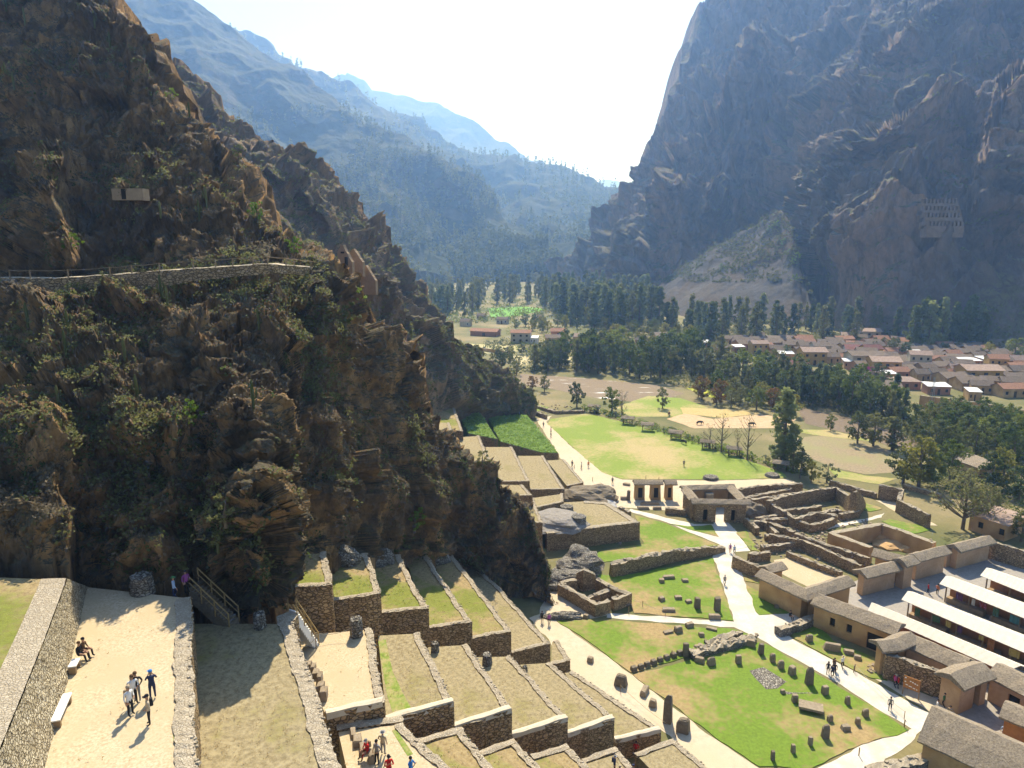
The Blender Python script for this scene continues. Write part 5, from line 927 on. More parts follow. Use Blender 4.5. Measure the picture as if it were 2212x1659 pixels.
for k in ('broad', 'olive', 'yellow', 'rust', 'darkb'):
    for i in range(2): PR[k, i] = tree_proto('round', 8, LM['dark' if k == 'darkb' else k], .42, 34, .30, 40, .18, 90 + i + len(k), name='broadleaf_tree')
for k in ('bush', 'brightb', 'paleb'):
    for i in range(2): PR[k, i] = tree_proto('round', 3, LM[dict(bush='olive', brightb='bright', paleb='pale')[k]], .6, 22, .17, 22, .12, 120 + i + len(k), name='bush')
for i in range(2): PR['bare', i] = tree_proto('round', 10, LM['olive'], .42, 4, .22, 26, .3, 140 + i, True, name='bare_tree')
PR['wide', 0] = tree_proto('round', 10, LM['olive'], .55, 24, .24, 60, .34, 150, True, name='spreading_tree')
used = set(); TREEC = {}
def plant(kind, px, py, h, label, group, z=0., pos=None, wide=1.):
    opts = [k for k in PR if k[0] == kind]; k = opts[rnd.randrange(len(opts))]; src = PR[k]
    if k not in used: used.add(k); new = src
    else:
        new = src.copy(); col.objects.link(new)
        for ch in list(src.children): q = ch.copy(); q.parent = new; col.objects.link(q)
    base = {'euc': 20, 'pale': 20, 'dark': 20, 'bush': 3, 'brightb': 3, 'paleb': 3, 'bare': 10, 'wide': 10}.get(kind, 8)
    c = G(px, py, z) if pos is None else pos; s = h / base; new.location = tuple(c); new.rotation_euler = (0, 0, rnd.uniform(0, 6.28)); new.scale = (s * wide * rnd.uniform(.85, 1.15), s * wide * rnd.uniform(.85, 1.15), s)
    new['label'] = label; new['category'] = 'bush' if kind in ('bush', 'brightb', 'paleb') else 'tree'
    if group: new['group'] = group
    return new
def zone(kinds, poly, n, h0, h1, label, group, mind=4.):
    ys = [p[1] for p in poly]; xs = [p[0] for p in poly]; got = []; tries = 0; made = []
    def inside(x, y):
        c = False
        for i in range(len(poly)):
            (x1, y1), (x2, y2) = poly[i], poly[i - 1]
            if (y1 > y) != (y2 > y) and x < (x2 - x1) * (y - y1) / (y2 - y1) + x1: c = not c
        return c
    while len(got) < n and tries < n * 60:
        tries += 1; x, y = rnd.uniform(min(xs), max(xs)), rnd.uniform(min(ys), max(ys))
        if not inside(x, y): continue
        w = G(x, y)
        if any(abs(w[0] - g[0]) < mind and abs(w[1] - g[1]) < mind for g in got): continue
        got.append(w); made.append((x, plant(kinds[rnd.randrange(len(kinds))], x, y, rnd.uniform(h0, h1), label, group)))
    for i, (x, o) in enumerate(sorted(made, key=lambda a: a[0])): o['label'] = label + ', %s from the left' % ordw(i + 1)
zone(['euc', 'euc', 'dark', 'pale'], [(1165, 640), (1230, 632), (1340, 640), (1400, 662), (1430, 700), (1340, 716), (1240, 706), (1180, 680)], 112, 18, 27, 'tall dark eucalyptus in the dense mid valley grove', 'eucalyptus grove in mid valley', 5)
zone(['euc', 'pale'], [(925, 650), (1000, 636), (1165, 632), (1160, 660), (1050, 662), (1010, 690), (940, 690)], 52, 15, 23, 'slim eucalyptus by the far green pasture', 'eucalyptus rows left of the grove', 5)
zone(['euc', 'dark', 'pale'], [(1430, 712), (1500, 700), (1740, 706), (1900, 728), (1890, 742), (1600, 738), (1450, 738)], 52, 13, 22, 'eucalyptus at the foot of the grey scree', 'eucalyptus below the scree', 6)
zone(['dark', 'euc'], [(1932, 742), (2040, 738), (2125, 748), (2120, 760), (1950, 756)], 17, 19, 26, 'large eucalyptus against the dark crag foot', 'eucalyptus at the foot of the crag', 4)
zone(['euc', 'broad', 'pale', 'olive', 'darkb'], [(1160, 782), (1300, 768), (1480, 775), (1560, 800), (1500, 838), (1420, 826), (1250, 806), (1150, 800)], 62, 10, 16, 'dark tree behind the wet ploughed field', 'tree belt behind the ploughed field', 4)
zone(['euc', 'pale', 'darkb', 'broad'], [(1560, 815), (1700, 828), (1830, 862), (1960, 905), (1940, 930), (1800, 885), (1650, 862), (1560, 850)], 64, 8, 13, 'tree between the fields and the town', 'tree belt below the town', 4)
zone(['yellow', 'broad', 'rust', 'olive'], [(1490, 850), (1560, 845), (1710, 880), (1715, 900), (1640, 890), (1520, 872)], 22, 5, 8, 'yellow green tree behind the straw field', 'autumn tinted trees by the straw field', 3)
zone(['broad', 'olive', 'darkb', 'broad'], [(1960, 930), (2060, 905), (2212, 935), (2240, 1010), (2120, 1000), (2000, 985)], 44, 5, 9, 'tree in the hollow below the street walls', 'trees in the hollow below the street', 4)
zone(['euc', 'olive', 'pale'], [(880, 610), (1000, 604), (1210, 606), (1200, 626), (1000, 628), (890, 630)], 40, 12, 18, 'faint distant tree on the far valley floor', 'distant valley trees', 14)
zone(['olive', 'broad', 'yellow', 'darkb'], [(1090, 690), (1250, 700), (1420, 720), (1600, 735), (1500, 745), (1250, 728), (1100, 712)], 32, 6, 9, 'bushy tree around the left village roofs', 'trees around the left village', 5)
zone(['olive', 'darkb', 'bush'], [(1120, 760), (1060, 765), (1040, 785), (1120, 812), (1180, 806), (1250, 790)], 18, 4, 7, 'low tree of the hedges near the ridge toe', 'hedges near the ridge toe', 4)
zone(['olive', 'darkb', 'broad'], [(1850, 742), (1960, 752), (2212, 762), (2212, 772), (1900, 768)], 14, 4, 7, 'small tree among the back houses of the town', 'small trees in the town', 5)
nt = 'single trees by the fields'
for k, px, py, h, w, lab in [('broad', 1322, 890, 7.5, 1, 'dark rounded tree at the upper end of the meadow'), ('bare', 1343, 905, 9, .8, 'crooked half bare tree leaning beside the meadow shelters'), ('olive', 1431, 882, 6.5, 1, 'round olive tree on the grassy corner by the wet field'), ('darkb', 1246, 880, 8, .9, 'dark tree at the far tip of the meadow'), ('darkb', 1100, 840, 7, .9, 'dark tree at the toe of the rocky spur'),
    ('rust', 1150, 842, 5, .9, 'brownish small tree in the wet ploughed field'), ('olive', 1176, 846, 6, .9, 'olive tree at the near edge of the wet ploughed field'), ('bare', 1558, 976, 10, .9, 'tall bare tree at the fence, left of its bare twin'), ('bare', 1614, 994, 11.5, .7, 'tallest bare tree with sparse twigs by the meadow'), ('bare', 1532, 968, 6, 1, 'small leafless tree among the shelters'), ('bare', 1592, 984, 7, .7, 'thin bare tree between the two tall bare ones'),
    ('euc', 1690, 1004, 18, 1.1, 'tall narrow dark eucalyptus standing alone by the grey field'), ('darkb', 1712, 1018, 8, .9, 'dark tree at the foot of the lone eucalyptus'), ('olive', 1728, 1034, 6.5, .9, 'leafy tree right of the lone eucalyptus'), ('yellow', 1752, 1042, 5, .8, 'yellow green bush at the end of the dirt path'), ('paleb', 1786, 1042, 4.2, 1, 'pale willow like bush at the corner of the ruins'), ('broad', 1794, 930, 4.5, .8, 'small round tree between the two ploughed fields'),
    ('olive', 1852, 958, 8.5, 1.1, 'left of the gnarled willows along the grey field'), ('olive', 1886, 964, 8.5, 1, 'middle of the gnarled willows along the grey field'), ('pale', 1928, 972, 8.5, 1.8, 'pale slender willow at the right end of the grey field'), ('olive', 1950, 1045, 8, 1.1, 'left part of the big yellowish thicket behind the ruins'), ('yellow', 1984, 1052, 11, 1, 'tallest crown of the big yellowish thicket behind the ruins'), ('darkb', 2012, 1052, 8, 1, 'dark right part of the big thicket behind the ruins'),
    ('broad', 2050, 1044, 9.5, .9, 'green tree left of the lone tiled hut'), ('wide', 2079, 1143, 11.5, 1, 'big sparse tree with spreading limbs before the pink roof'), ('wide', 2128, 1146, 8.5, .8, 'smaller sparse tree touching the pink roof'), ('broad', 2188, 1004, 9, 1, 'bright green dense tree at the right edge below the street'), ('yellow', 2165, 1052, 8.5, 1, 'yellowish tree right of the lone tiled hut'), ('darkb', 2140, 1062, 8, 1, 'shadowy tree in front of the yellowish one'), ('darkb', 2200, 1080, 7, 1, 'dark tree at the right edge above the pink roof'),
    ('olive', 2205, 1170, 6, 1, 'shrubby tree at the right edge behind the compound wall'), ('olive', 1930, 772, 9, 1.1, 'large pale tree standing between town roofs'), ('darkb', 1955, 774, 7.5, 1, 'dark dense tree right of the large pale one in town'), ('broad', 2040, 766, 5.5, 1.3, 'round green tree above the middle of the town'), ('yellow', 2136, 774, 7, 1.2, 'yellowish round tree at the back right of the town'), ('broad', 2190, 784, 11, 1.2, 'great green tree at the right edge of the town'), ('darkb', 1700, 774, 6, 1, 'dark tree left of the ochre town house'),
    ('olive', 1672, 790, 7, 1, 'grey green tree below the left end of the town'), ('olive', 1890, 830, 8, .9, 'tree in front of the bougainvillea house'), ('darkb', 1910, 845, 7, 1, 'dark tree below the hip roofed house'), ('darkb', 1850, 822, 6, 1, 'dark tree beside the bougainvillea')]:
    plant(k, px, py, h, lab, nt if k != 'bush' else None, wide=w)
bg_ = leaves([G(1873, 812) + np.array([x, 0, 2.2 + abs(x) * .3]) for x in (-2.2, -.8, .8, 2.2)], [1.4, 1.5, 1.5, 1.2], 90, .3, 'bougainvillea', leaf_mat('magenta blossom', (.28, .02, .20), (.5, .05, .36), .3)); tag(bg_, 'vivid magenta bougainvillea against the cream town house', 'bush')
def undergrowth(poly, n, r0, r1, size, mt, seed):
    r = random.Random(seed); xs = [p[0] for p in poly]; ys = [p[1] for p in poly]; cs, rs = [], []
    while len(cs) < n:
        x, y = r.uniform(min(xs), max(xs)), r.uniform(min(ys), max(ys)); c = False
        for i in range(len(poly)):
            (x1, y1), (x2, y2) = poly[i], poly[i - 1]
            if (y1 > y) != (y2 > y) and x < (x2 - x1) * (y - y1) / (y2 - y1) + x1: c = not c
        if c: q = G(x, y); rr = r.uniform(r0, r1); cs.append((q[0], q[1], rr * .5)); rs.append(rr)
    o = leaves(cs, rs, 16, size, 'undergrowth', mt, None, .7); tag(o, kind='stuff')
undergrowth([(1165, 640), (1340, 640), (1440, 705), (1900, 730), (1930, 745), (1600, 745), (1430, 720), (1180, 690)], 900, 1.5, 3.5, .7, LM['olive'], 1)
undergrowth([(900, 640), (1165, 640), (1180, 690), (1000, 700), (920, 690)], 420, 1.5, 3.5, .7, LM['broad'], 2)
undergrowth([(1150, 775), (1300, 766), (1500, 775), (1700, 828), (1960, 905), (2050, 905), (2212, 935), (2240, 1000), (2000, 985), (1940, 935), (1800, 892), (1650, 868), (1500, 842), (1300, 806), (1150, 800)], 1300, .9, 2.4, .42, LM['olive'], 3)
undergrowth([(1100, 690), (1420, 715), (1600, 740), (1560, 800), (1480, 775), (1300, 766), (1150, 775), (1090, 750)], 420, .9, 2.2, .42, LM['broad'], 4)
undergrowth([(1940, 1030), (2212, 990), (2212, 1110), (2060, 1075), (2030, 1060)], 260, .7, 1.8, .3, LM['broad'], 5)
undergrowth([(1250, 880), (1300, 884), (1480, 935), (1700, 1010), (1780, 1040), (1700, 1020), (1480, 955)], 260, .4, 1., .2, LM['bright'], 6)
undergrowth([(1030, 740), (1130, 730), (1190, 806), (1120, 812)], 160, .8, 2., .4, LM['dark'], 7)
hr = random.Random(5)
for q in range(26):
    a = q / 25; px = 1262 + 420 * a + hr.uniform(-6, 6); py = 888 + 128 * a ** 1.15 + hr.uniform(-4, 3); plant(['brightb', 'bush', 'paleb'][q % 3], px, py, hr.uniform(1.2, 2.4), 'low hedge shrub along the upper side of the meadow, %s from the left' % ordw(q + 1), 'hedge shrubs above the meadow', wide=1.2)
# ------------------------------------------------------------ plants on the slopes
PJ = {}
def project(W):
    D = W[..., 1] * _cp - (W[..., 2] - CAMZ) * _sp; return W[..., 0] / D * FPX + 1106, 829.5 + FPX * (-(W[..., 2] - CAMZ) * _cp - W[..., 1] * _sp) / D, D
def surf(name, px, py):
    if name not in PJ: PJ[name] = project(RELIEF[name])
    X, Y, D = PJ[name]; q = (X - px) ** 2 + (Y - py) ** 2; q = q + np.maximum(0, D - D[np.unravel_index(np.argmin(q), q.shape)]) * .0; i = np.unravel_index(np.argmin(q), q.shape); near = q < max(9, q[i] * 2.5)
    j = np.argmin(np.where(near, D, 1e9)); j = np.unravel_index(j, q.shape); return RELIEF[name][j].copy()
def slope_pts(name, n, seed, nzmin, sc_, thr, box=None, vmin=.02):
    W = RELIEF[name]; r = np.random.RandomState(seed); du = np.gradient(W, axis=0); dv = np.gradient(W, axis=1); N = np.cross(du, dv); N /= np.linalg.norm(N, axis=-1)[..., None] + 1e-9; N *= np.sign(N[..., 2:3] + 1e-9)
    X, Y, D = project(W); i = r.randint(1, W.shape[0] - 1, n * 30); j = r.randint(int(W.shape[1] * vmin), W.shape[1] - 1, n * 30); p = W[i, j]; k = (N[i, j, 2] > nzmin) & (fbm(p, sc_, 4, .55, False, 4.) > thr + r.uniform(-.12, .12, len(p))) & (X[i, j] > -40) & (X[i, j] < 2260) & (Y[i, j] > -40)
    if box: k &= (X[i, j] > box[0]) & (X[i, j] < box[1]) & (Y[i, j] > box[2]) & (Y[i, j] < box[3])
    return p[k][:n]
tf = np.array(TUFT); 
for q_, (nm, mt, sz, rr) in enumerate([('dry_grass_tufts', leaf_mat('dry grass blades', (.30, .23, .13), (.50, .40, .24), .55), .040, .14), ('grass_tufts', LM['bright'], .045, .14), ('crop_plants', leaf_mat('crop leaves', (.12, .24, .04), (.28, .42, .10), .5), .22, .30)]):
    a_ = tf[tf[:, 3] == q_]; o = leaves(a_[:, :3] + np.array([0, 0, .04 if q_ < 2 else .3]), np.full(len(a_), rr), 5 if q_ < 2 else 7, sz, nm, mt, None, .4); tag(o, kind='stuff')
W_ = RELIEF['scree_slope']; e_ = np.concatenate([W_[::3, -1], W_[::3, -4], W_[::4, -9], W_[-6:, ::3].reshape(-1, 3)]); e_ = e_ + nr_.normal(size=e_.shape) * np.array([2.5, 1, 1.])
o = leaves(e_, nr_.uniform(.9, 2.4, len(e_)), 16, .6, 'scree_edge_scrub', LM['olive'], None, .7); tag(o, kind='stuff')
p = slope_pts('cliff', 4200, 1, .42, 13, .12); o = leaves(p + np.array([0, 0, .15]), nr_.uniform(.3, .75, len(p)), 11, .15, 'scrub', LM['olive'], None, .7); tag(o, kind='stuff')
p = slope_pts('cliff', 3400, 2, .30, 10, .08); o = leaves(p + np.array([0, 0, .1]), nr_.uniform(.25, .6, len(p)), 12, .14, 'dry_scrub', leaf_mat('dry twigs', (.10, .08, .055), (.21, .17, .11), .2), None, .7); tag(o, kind='stuff')
p = slope_pts('cliff', 1500, 5, .05, 8, .14); o = leaves(p, nr_.uniform(.3, .7, len(p)), 11, .15, 'hanging_scrub', LM['dark'], None, 1.2); tag(o, kind='stuff')
p = slope_pts('spur', 2400, 3, .40, 12, .0); o = leaves(p + np.array([0, 0, .2]), nr_.uniform(.4, 1., len(p)), 9, .28, 'scrub', LM['olive'], None, .6); tag(o, kind='stuff')
p = slope_pts('rocky_ridge', 3000, 3, .45, 14, -.02); o = leaves(p + np.array([0, 0, .2]), nr_.uniform(.5, 1.2, len(p)), 9, .34, 'scrub', LM['olive'], None, .6); tag(o, kind='stuff')
p = slope_pts('scree_slope', 1500, 3, .1, 22, -.12, (1380, 1760, 440, 610)); o = leaves(p + np.array([0, 0, .4]), nr_.uniform(.6, 1.5, len(p)), 14, .5, 'scrub', LM['olive'], None, .6); tag(o, kind='stuff')
p = slope_pts('crag', 2600, 8, .42, 30, .0); o = leaves(p + np.array([0, 0, .4]), nr_.uniform(.8, 2.2, len(p)), 9, .8, 'scrub', LM['olive'], None, .6); tag(o, kind='stuff')
def conifers(name, surfn, n, seed, h, sc_, thr, box=None):
    p = slope_pts(surfn, n, seed, .2, sc_, thr, box); C_, Rr = [], []
    for q in p:
        hh = h * nr_.uniform(.6, 1.2)
        for k in range(4): C_.append((q[0], q[1], q[2] + hh * (.15 + .25 * k))); Rr.append(hh * (.22 - .04 * k))
    o = leaves(np.array(C_), np.array(Rr), 5, h * .14, name, LM['olive'], None, 1.); tag(o, kind='stuff')
conifers('mountain_wood', 'left_mountain', 2000, 4, 17, 160, -.05, (500, 1216, 240, 640)); conifers('far_wood', 'far_wooded_mountain', 1300, 6, 22, 220, -.1); conifers('far_wood', 'middle_mountain', 900, 7, 24, 250, 0)
for q, (px, py, h) in enumerate([(750, 700, 3.4), (700, 690, 2.2), (740, 860, 2.), (770, 655, 2.6), (908, 1140, 3.4), (410, 915, 2.6), (160, 535, 2.2), (880, 1160, 2.6), (865, 1190, 3.), (925, 1000, 2.4), (1040, 1000, 3.), (560, 470, 2.6), (640, 545, 2.6), (520, 340, 2.4), (380, 215, 2.), (690, 860, 1.8), (200, 690, 1.6), (490, 1120, 3.), (480, 1150, 2.4)]):
    w = surf('cliff', px, py); plant('brightb' if q in (3, 4, 5, 6, 11, 12, 14) else 'bush', px, py, h * .8, 'bush clinging to the near cliff, ' + ['below the ruined gables', 'a little left of the ruin bushes', 'on the lower brow', 'right under the path end', 'bright green on the lower right face', 'bright green in the middle of the dark face', 'green just above the path at the left', 'olive beside the bright green one', 'hanging above the terraces', 'on the edge by the far terraces', 'on the nose above the far terraces', 'yellow on the skyline', 'yellow above the path end', 'on the upper skyline notch', 'yellow on the upper ridge', 'in the middle of the brow', 'on the ledge under the left path', 'large on the rock bulge', 'lower on the rock bulge'][q], 'bushes on the near cliff', pos=(w[0], w[1] - .3, w[2] - .3))
for q, (px, py) in enumerate([(1690, 530), (1698, 552), (1713, 570), (1718, 605), (1660, 500), (1675, 490), (1560, 580), (1740, 540)]): w = surf('scree_slope', px, py); plant('brightb', px, py, 5., 'pale green bush on the upper scree, %s of eight' % ords[q], 'bushes on the scree', pos=tuple(w))
for q in range(24):
    px, py = [(62, 700), (146, 715), (146, 765), (15, 20), (58, 60), (12, 170), (30, 190), (237, 95), (212, 60), (420, 235), (350, 640), (365, 660), (560, 700), (640, 765), (300, 860), (550, 880), (130, 870), (430, 470), (445, 445), (355, 480), (462, 1180), (478, 1185), (270, 770), (380, 640)][q]
    w = surf('cliff', px, py); h = rnd.uniform(1.6, 2.6); root = empty('cactus', (w[0], w[1] - .1, w[2] - .1), 'column cactus on the near cliff, %s' % ['by the ledge left', 'on the brow left, upper', 'on the brow left, lower', 'at the very top left corner', 'near the top left corner', 'high at the left edge', 'beside the high left edge one', 'pale on the upper face', 'tall on the upper face', 'at the skyline notch', 'under the middle of the path', 'beside the one under the path', 'on the right brow', 'at the right brow edge', 'in the middle gully', 'on the dark middle face', 'low on the left face', 'above the path right', 'above the path, farther right', 'over the path bend', 'left on the rock bulge', 'right on the rock bulge', 'in the scrub of the brow', 'just below the rail'][q], 'cactus', 'cacti on the near cliff')
    mb = MB(); 
    mb.tube([(0, 0, -.2), (.03, 0, h * .4), (-.02, 0, h * .85), (0, 0, h)], [.10, .13, .12, .04], 7); mb.build('stem', LM['olive'], root)
    for s in (-1, 1):
        if rnd.random() < .7: mb = MB(); z_ = h * rnd.uniform(.2, .45); mb.tube([(0, 0, z_), (.28 * s, 0, z_ + .08), (.32 * s, 0, z_ + .4), (.3 * s, 0, z_ + h * .35)], [.07, .08, .09, .03], 6); mb.build('arm', LM['olive'], root)

for k in list(PR):                                   # kinds the scene did not need
    if k not in used:
        for ch in list(PR[k].children): bpy.data.objects.remove(ch)
        bpy.data.objects.remove(PR[k])
# ------------------------------------------------------------ cliff path, rails and ruins
def pathD(px): z = interp(zf1, px); f = interp(foot1, px); df = (z - CAMZ) / (-_sp - (f - 829.5) / FPX * _cp); return df + (interp(Dc1, px) - df) * np.interp(px, [-300, 650, 725], [.47, .47, .86])
PD = [float(pathD(x)) for x in range(-60, 740, 10)]; PX_ = list(range(-60, 740, 10)); PD = np.convolve(np.pad(PD, 6, mode='edge'), np.ones(13) / 13, 'valid')
def pathpt(px, dD=0., dy=0.): return P(px, float(pathy(px)) + dy, float(np.interp(px, PX_, PD)) + dD)
pr = empty('cliff_path_wall', pathpt(300), 'tan masonry wall holding the walkway across the near cliff', 'stone wall'); o3 = np.array(pr.location)
mb = MB(); run = [pathpt(x, -3.2) - o3 for x in range(-60, 731, 12)]; hh = np.interp(range(-60, 731, 12), [-60, 250, 420, 600, 730], [2.6, 2.2, 1.2, .9, .8])
n = len(run)
for k, (p_, h_) in enumerate(zip(run, hh)):
    for y, z in ((-.1, -h_), (0, .0), (.3, .05), (1.5, .02)): mb.v.append((p_[0] + rnd.uniform(-.05, .05), p_[1] + y + rnd.uniform(-.05, .05), p_[2] + z + rnd.uniform(-.05, .05)))
for k in range(n - 1):
    for c in range(3): mb.f.append((k * 4 + c, k * 4 + 4 + c, k * 4 + 5 + c, k * 4 + 1 + c)); mb.mi.append(0 if c == 0 else (1 if c == 1 else 2))
mb.build('masonry', [M['stone'], M['capstone'], M['dirt']], pr)
rail = empty('cliff_path_rail', pathpt(300), 'weathered timber rail with posts along the walkway across the near cliff', 'railing'); 
posts = [22, 66, 148, 238, 285, 345, 418, 466, 503, 547, 578, 618, 636, 672, 704, 727]
for x in posts: mb = MB(); a = pathpt(x, -3.1) - o3; mb.box((a[0], a[1], a[2] + .36), (.10, .10, .84)); mb.build('post', M['wood'], rail)
mb = MB()
for a, b in zip(posts[:-1], posts[1:]):
    p_, q_ = pathpt(a, -3.15) - o3, pathpt(b, -3.15) - o3; p_[2] += .72; q_[2] += .72; m_ = (p_ + q_) / 2; m_[2] -= .06; mb.tube([p_, m_, q_], .035, 5)
mb.build('handrail', M['wood'], rail)
a = pathpt(14, -4.2); pl = empty('stone_pier', a - np.array([0, 0, 3.4]), 'square stone pier under the left end of the walkway', 'pier')
mb = MB(); mb.box((0, 0, 1.2), (1.5, 1.2, 2.8), .1, 0, .85, .06, rnd); mb.build('shaft', M['stone'], pl); mb = MB(); mb.box((-.2, 0, 2.9), (1.7, 1.4, .7), .1, 0, .95, .08, rnd); mb.build('cap', M['grey_stone'], pl)
def ruin_box(name, label, w, width, h, gable, door, depth=1., ry=0., mat='adobe', cat='ruin'):
    root = empty(name, w, label, cat, None, ry); mb = MB(); v = [(-width / 2, 0, -.5), (width / 2, 0, -.5), (width / 2, 0, h * .55), (width * .1, 0, h), (-width * .12, 0, h * (1 if gable else .98)), (-width / 2, 0, h * (.75 if gable else .97))]
    if not gable: v[2] = (width / 2, 0, h); v[3] = (width * .2, 0, h)
    k = len(v); v += [(x, y + depth, z) for x, y, z in v]; mb.add(v, [tuple(range(k))[::-1][::-1], tuple(range(k, 2 * k))[::-1]] + [(i, i + k, (i + 1) % k + k, (i + 1) % k) for i in range(k)]); mb.build('wall', M[mat], root)
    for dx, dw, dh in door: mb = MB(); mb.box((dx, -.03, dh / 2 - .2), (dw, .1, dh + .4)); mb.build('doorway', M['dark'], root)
    return root
def gable_ruin(px, py, D, wpx, hpx, label, door):
    c = P(px, py, D); k = D / FPX; w, h = wpx * k, hpx * k; root = empty('ruined_gable', c, label, 'ruin', None, -.5)
    for y, s_ in ((0, 1.),) + (((3.2, .8),) if door else ()):
        n = 14; v = []
        for i in range(n + 1):
            t = i / n; x = -w / 2 + w * t; z = h * s_ * (np.interp(t, [0, .3, .42, 1], [.62, .97, 1., .12]) + rnd.uniform(-.03, .03)); v += [(x, y, -2.5), (x, y, z), (x, y + .7, z + rnd.uniform(-.1, .1)), (x, y + .7, -2.5)]
        mb = MB(); mb.add(v, [(i * 4 + c_, i * 4 + 4 + c_, i * 4 + 5 + c_, i * 4 + 1 + c_) for i in range(n) for c_ in range(3)] + [(0, 1, 2, 3), (n * 4 + 3, n * 4 + 2, n * 4 + 1, n * 4)]); mb.build('gable_wall', M['mud'], root)
    if door: mb = MB(); mb.box((w * .12, -.02, .7), (.8, .1, 1.7)); mb.build('doorway', M['dark'], root); mb = MB(); mb.box((-w * .12, -.02, h * .62), (.9, .1, .35)); mb.build('window', M['dark'], root)
gable_ruin(745, 572, 138, 40, 42, 'tall broken mud gable with a dark doorway on the spur', True); gable_ruin(794, 610, 142, 44, 36, 'lower broken mud gable on the spur, right of the tall one', False)
c = surf('cliff', 280, 418); ruin_box('cliff_hut', 'small pink walled hut ruin wedged in the upper cliff', (c[0], c[1] - .2, c[2] - .2), 3.4, .75, False, [(-.4, .45, .7)], 1.4, 0, 'mud')
# storehouse with pillared rows on the crag
M['crag_mud'] = speck('crag masonry', (.15, .11, .085), (.22, .16, .12), .4)
def storehouse():
    c = surf('crag', 2028, 496); D = project(c)[2]; k = D / FPX; root = empty('cliff_storehouse', (c[0], c[1] - 9, c[2]), 'tiered storehouse with four rows of dark openings high on the crag', 'ruin', None, 0)
    for r_ in range(4):
        z0 = (496 - [488, 470, 455, 440][r_]) * k; mb = MB(); mb.box((0, 5 + r_ * 2.4, z0 - 3), (78 * k, 6, 6.2)); mb.build('ledge', M['crag_mud'], root)
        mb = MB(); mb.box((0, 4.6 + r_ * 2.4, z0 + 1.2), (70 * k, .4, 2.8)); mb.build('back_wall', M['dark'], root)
        for i in range(10): mb = MB(); mb.box(((-36 + i * 8) * k, 3.6 + r_ * 2.4, z0 + 1.2), (4.4 * k, 1.4, 2.6)); mb.build('pillar', M['crag_mud'], root)
storehouse()
c = surf('crag', 1622, 384); k = project(c)[2] / FPX; root = empty('crag_terrace_ruin', (c[0], c[1] - 7, c[2]), 'pale ruined terrace wall with small openings on the middle buttress', 'ruin')
mb = MB(); mb.box((0, 3, 1), (52 * k, 4, 5), .05, 0, .95); mb.build('wall', M['crag_mud'], root)
for i in range(6): mb = MB(); mb.box(((-18 + i * 7) * k, .95, 1.6), (2 * k, .1, 1.8), .05); mb.build('opening', M['dark'], root)
# ------------------------------------------------------------ stairs and ropes
def stairs(top, bot, ztop, zbot, width, label, mat, dz=0., n=14, rails=True):
    a, b = G(*top, ztop), G(*bot, zbot); root = empty('stairway', a, label, 'stairs'); d = b - a; h = np.array([d[0], d[1]]); L = np.linalg.norm(h); h /= L; s_ = np.array([-h[1], h[0]])
    for i in range(n): 
        mb = MB(); t = (i + .5) / n; mb.box((d[0] * t, d[1] * t, d[2] * t - .5), (L / n * 1.02, width, 1.1), math.atan2(h[1], h[0])); mb.build('step', mat, root)
    if rails:
        for s in (-1, 1):
            mb = MB(); o_ = s_ * s * width * .5
            mb.tube([(o_[0], o_[1], 1.), (d[0] + o_[0], d[1] + o_[1], d[2] + 1.)], .05, 5); mb.tube([(o_[0], o_[1], .5), (d[0] + o_[0], d[1] + o_[1], d[2] + .5)], .035, 5)
            for t in (0, .33, .66, 1): mb.box((d[0] * t + o_[0], d[1] * t + o_[1], d[2] * t + .4), (.08, .08, 1.3))
            mb.build('handrail_frame', M['railwood'], root)
M['railwood'] = flat('yellowish rail wood', (.36, .26, .12))
stairs((418, 1262), (506, 1345), 27.6, 25, 1.1, 'dark shaded stairway with wooden rails below the rock bulge', M['darkblock'])
stairs((632, 1318), (680, 1388), 25, Z['T3'], .9, 'white stone steps with a wooden rail down to the bare earth terrace', M['white'])
def rope(a, b, za, zb, label, sag=.35):
    p_, q_ = G(*a, za), G(*b, zb); root = empty('rope_barrier', p_, label, 'rope', 'rope barriers'); d = q_ - p_; mb = MB(); mb.tube([(d[0] * t, d[1] * t, d[2] * t + .9 - sag * 4 * t * (1 - t)) for t in np.linspace(0, 1, 9)], .025, 4); mb.build('rope', M['rope'], root)
    for t in (0, 1): mb = MB(); mb.tube([(d[0] * t, d[1] * t, d[2] * t - .1), (d[0] * t, d[1] * t, d[2] * t + 1.)], .04, 6); mb.build('post', M['wood'], root)
rope((680, 1388), (760, 1378), Z['T3'], Z['T3'], 'rope slung from the white steps to the tallest cairn'); rope((645, 1418), (683, 1400), Z['T3'], Z['T3'], 'rope across the corner below the white steps')
rope((1361, 1300), (1388, 1312), 0, 0, 'rope fence corner right of the small ruined house'); rope((1388, 1312), (1437, 1330), 0, 0, 'rope running along the bright cross path'); rope((1340, 1495), (1460, 1592), 0, 0, 'long rope guarding the monolith from the dirt path'); rope((1559, 1195), (1622, 1190), 0, 0, 'rope across the path junction'); rope((1846, 1450), (1953, 1553), 0, 0, 'rope along the right edge of the bright diagonal path')
def bench(a, b, label):
    p_, q_ = G(*a, 28.45), G(*b, 28.45); c = (p_ + q_) / 2; d = q_ - p_; L = np.linalg.norm(d); rz = math.atan2(d[1], d[0]); root = empty('bench', (c[0], c[1], 28), label, 'bench', 'white topped benches along the tall wall', rz)
    mb = MB(); mb.box((0, 0, .45), (L, .42, .07)); mb.build('seat', M['white'], root)
    for s in (-1, 1): mb = MB(); mb.box((s * L * .42, 0, .2), (.2, .36, .42)); mb.build('leg', M['wood'], root)
bench((146, 1498), (119, 1558), 'longer white bench nearest the camera'); bench((165, 1423), (155, 1441), 'short white bench beside the seated visitors')
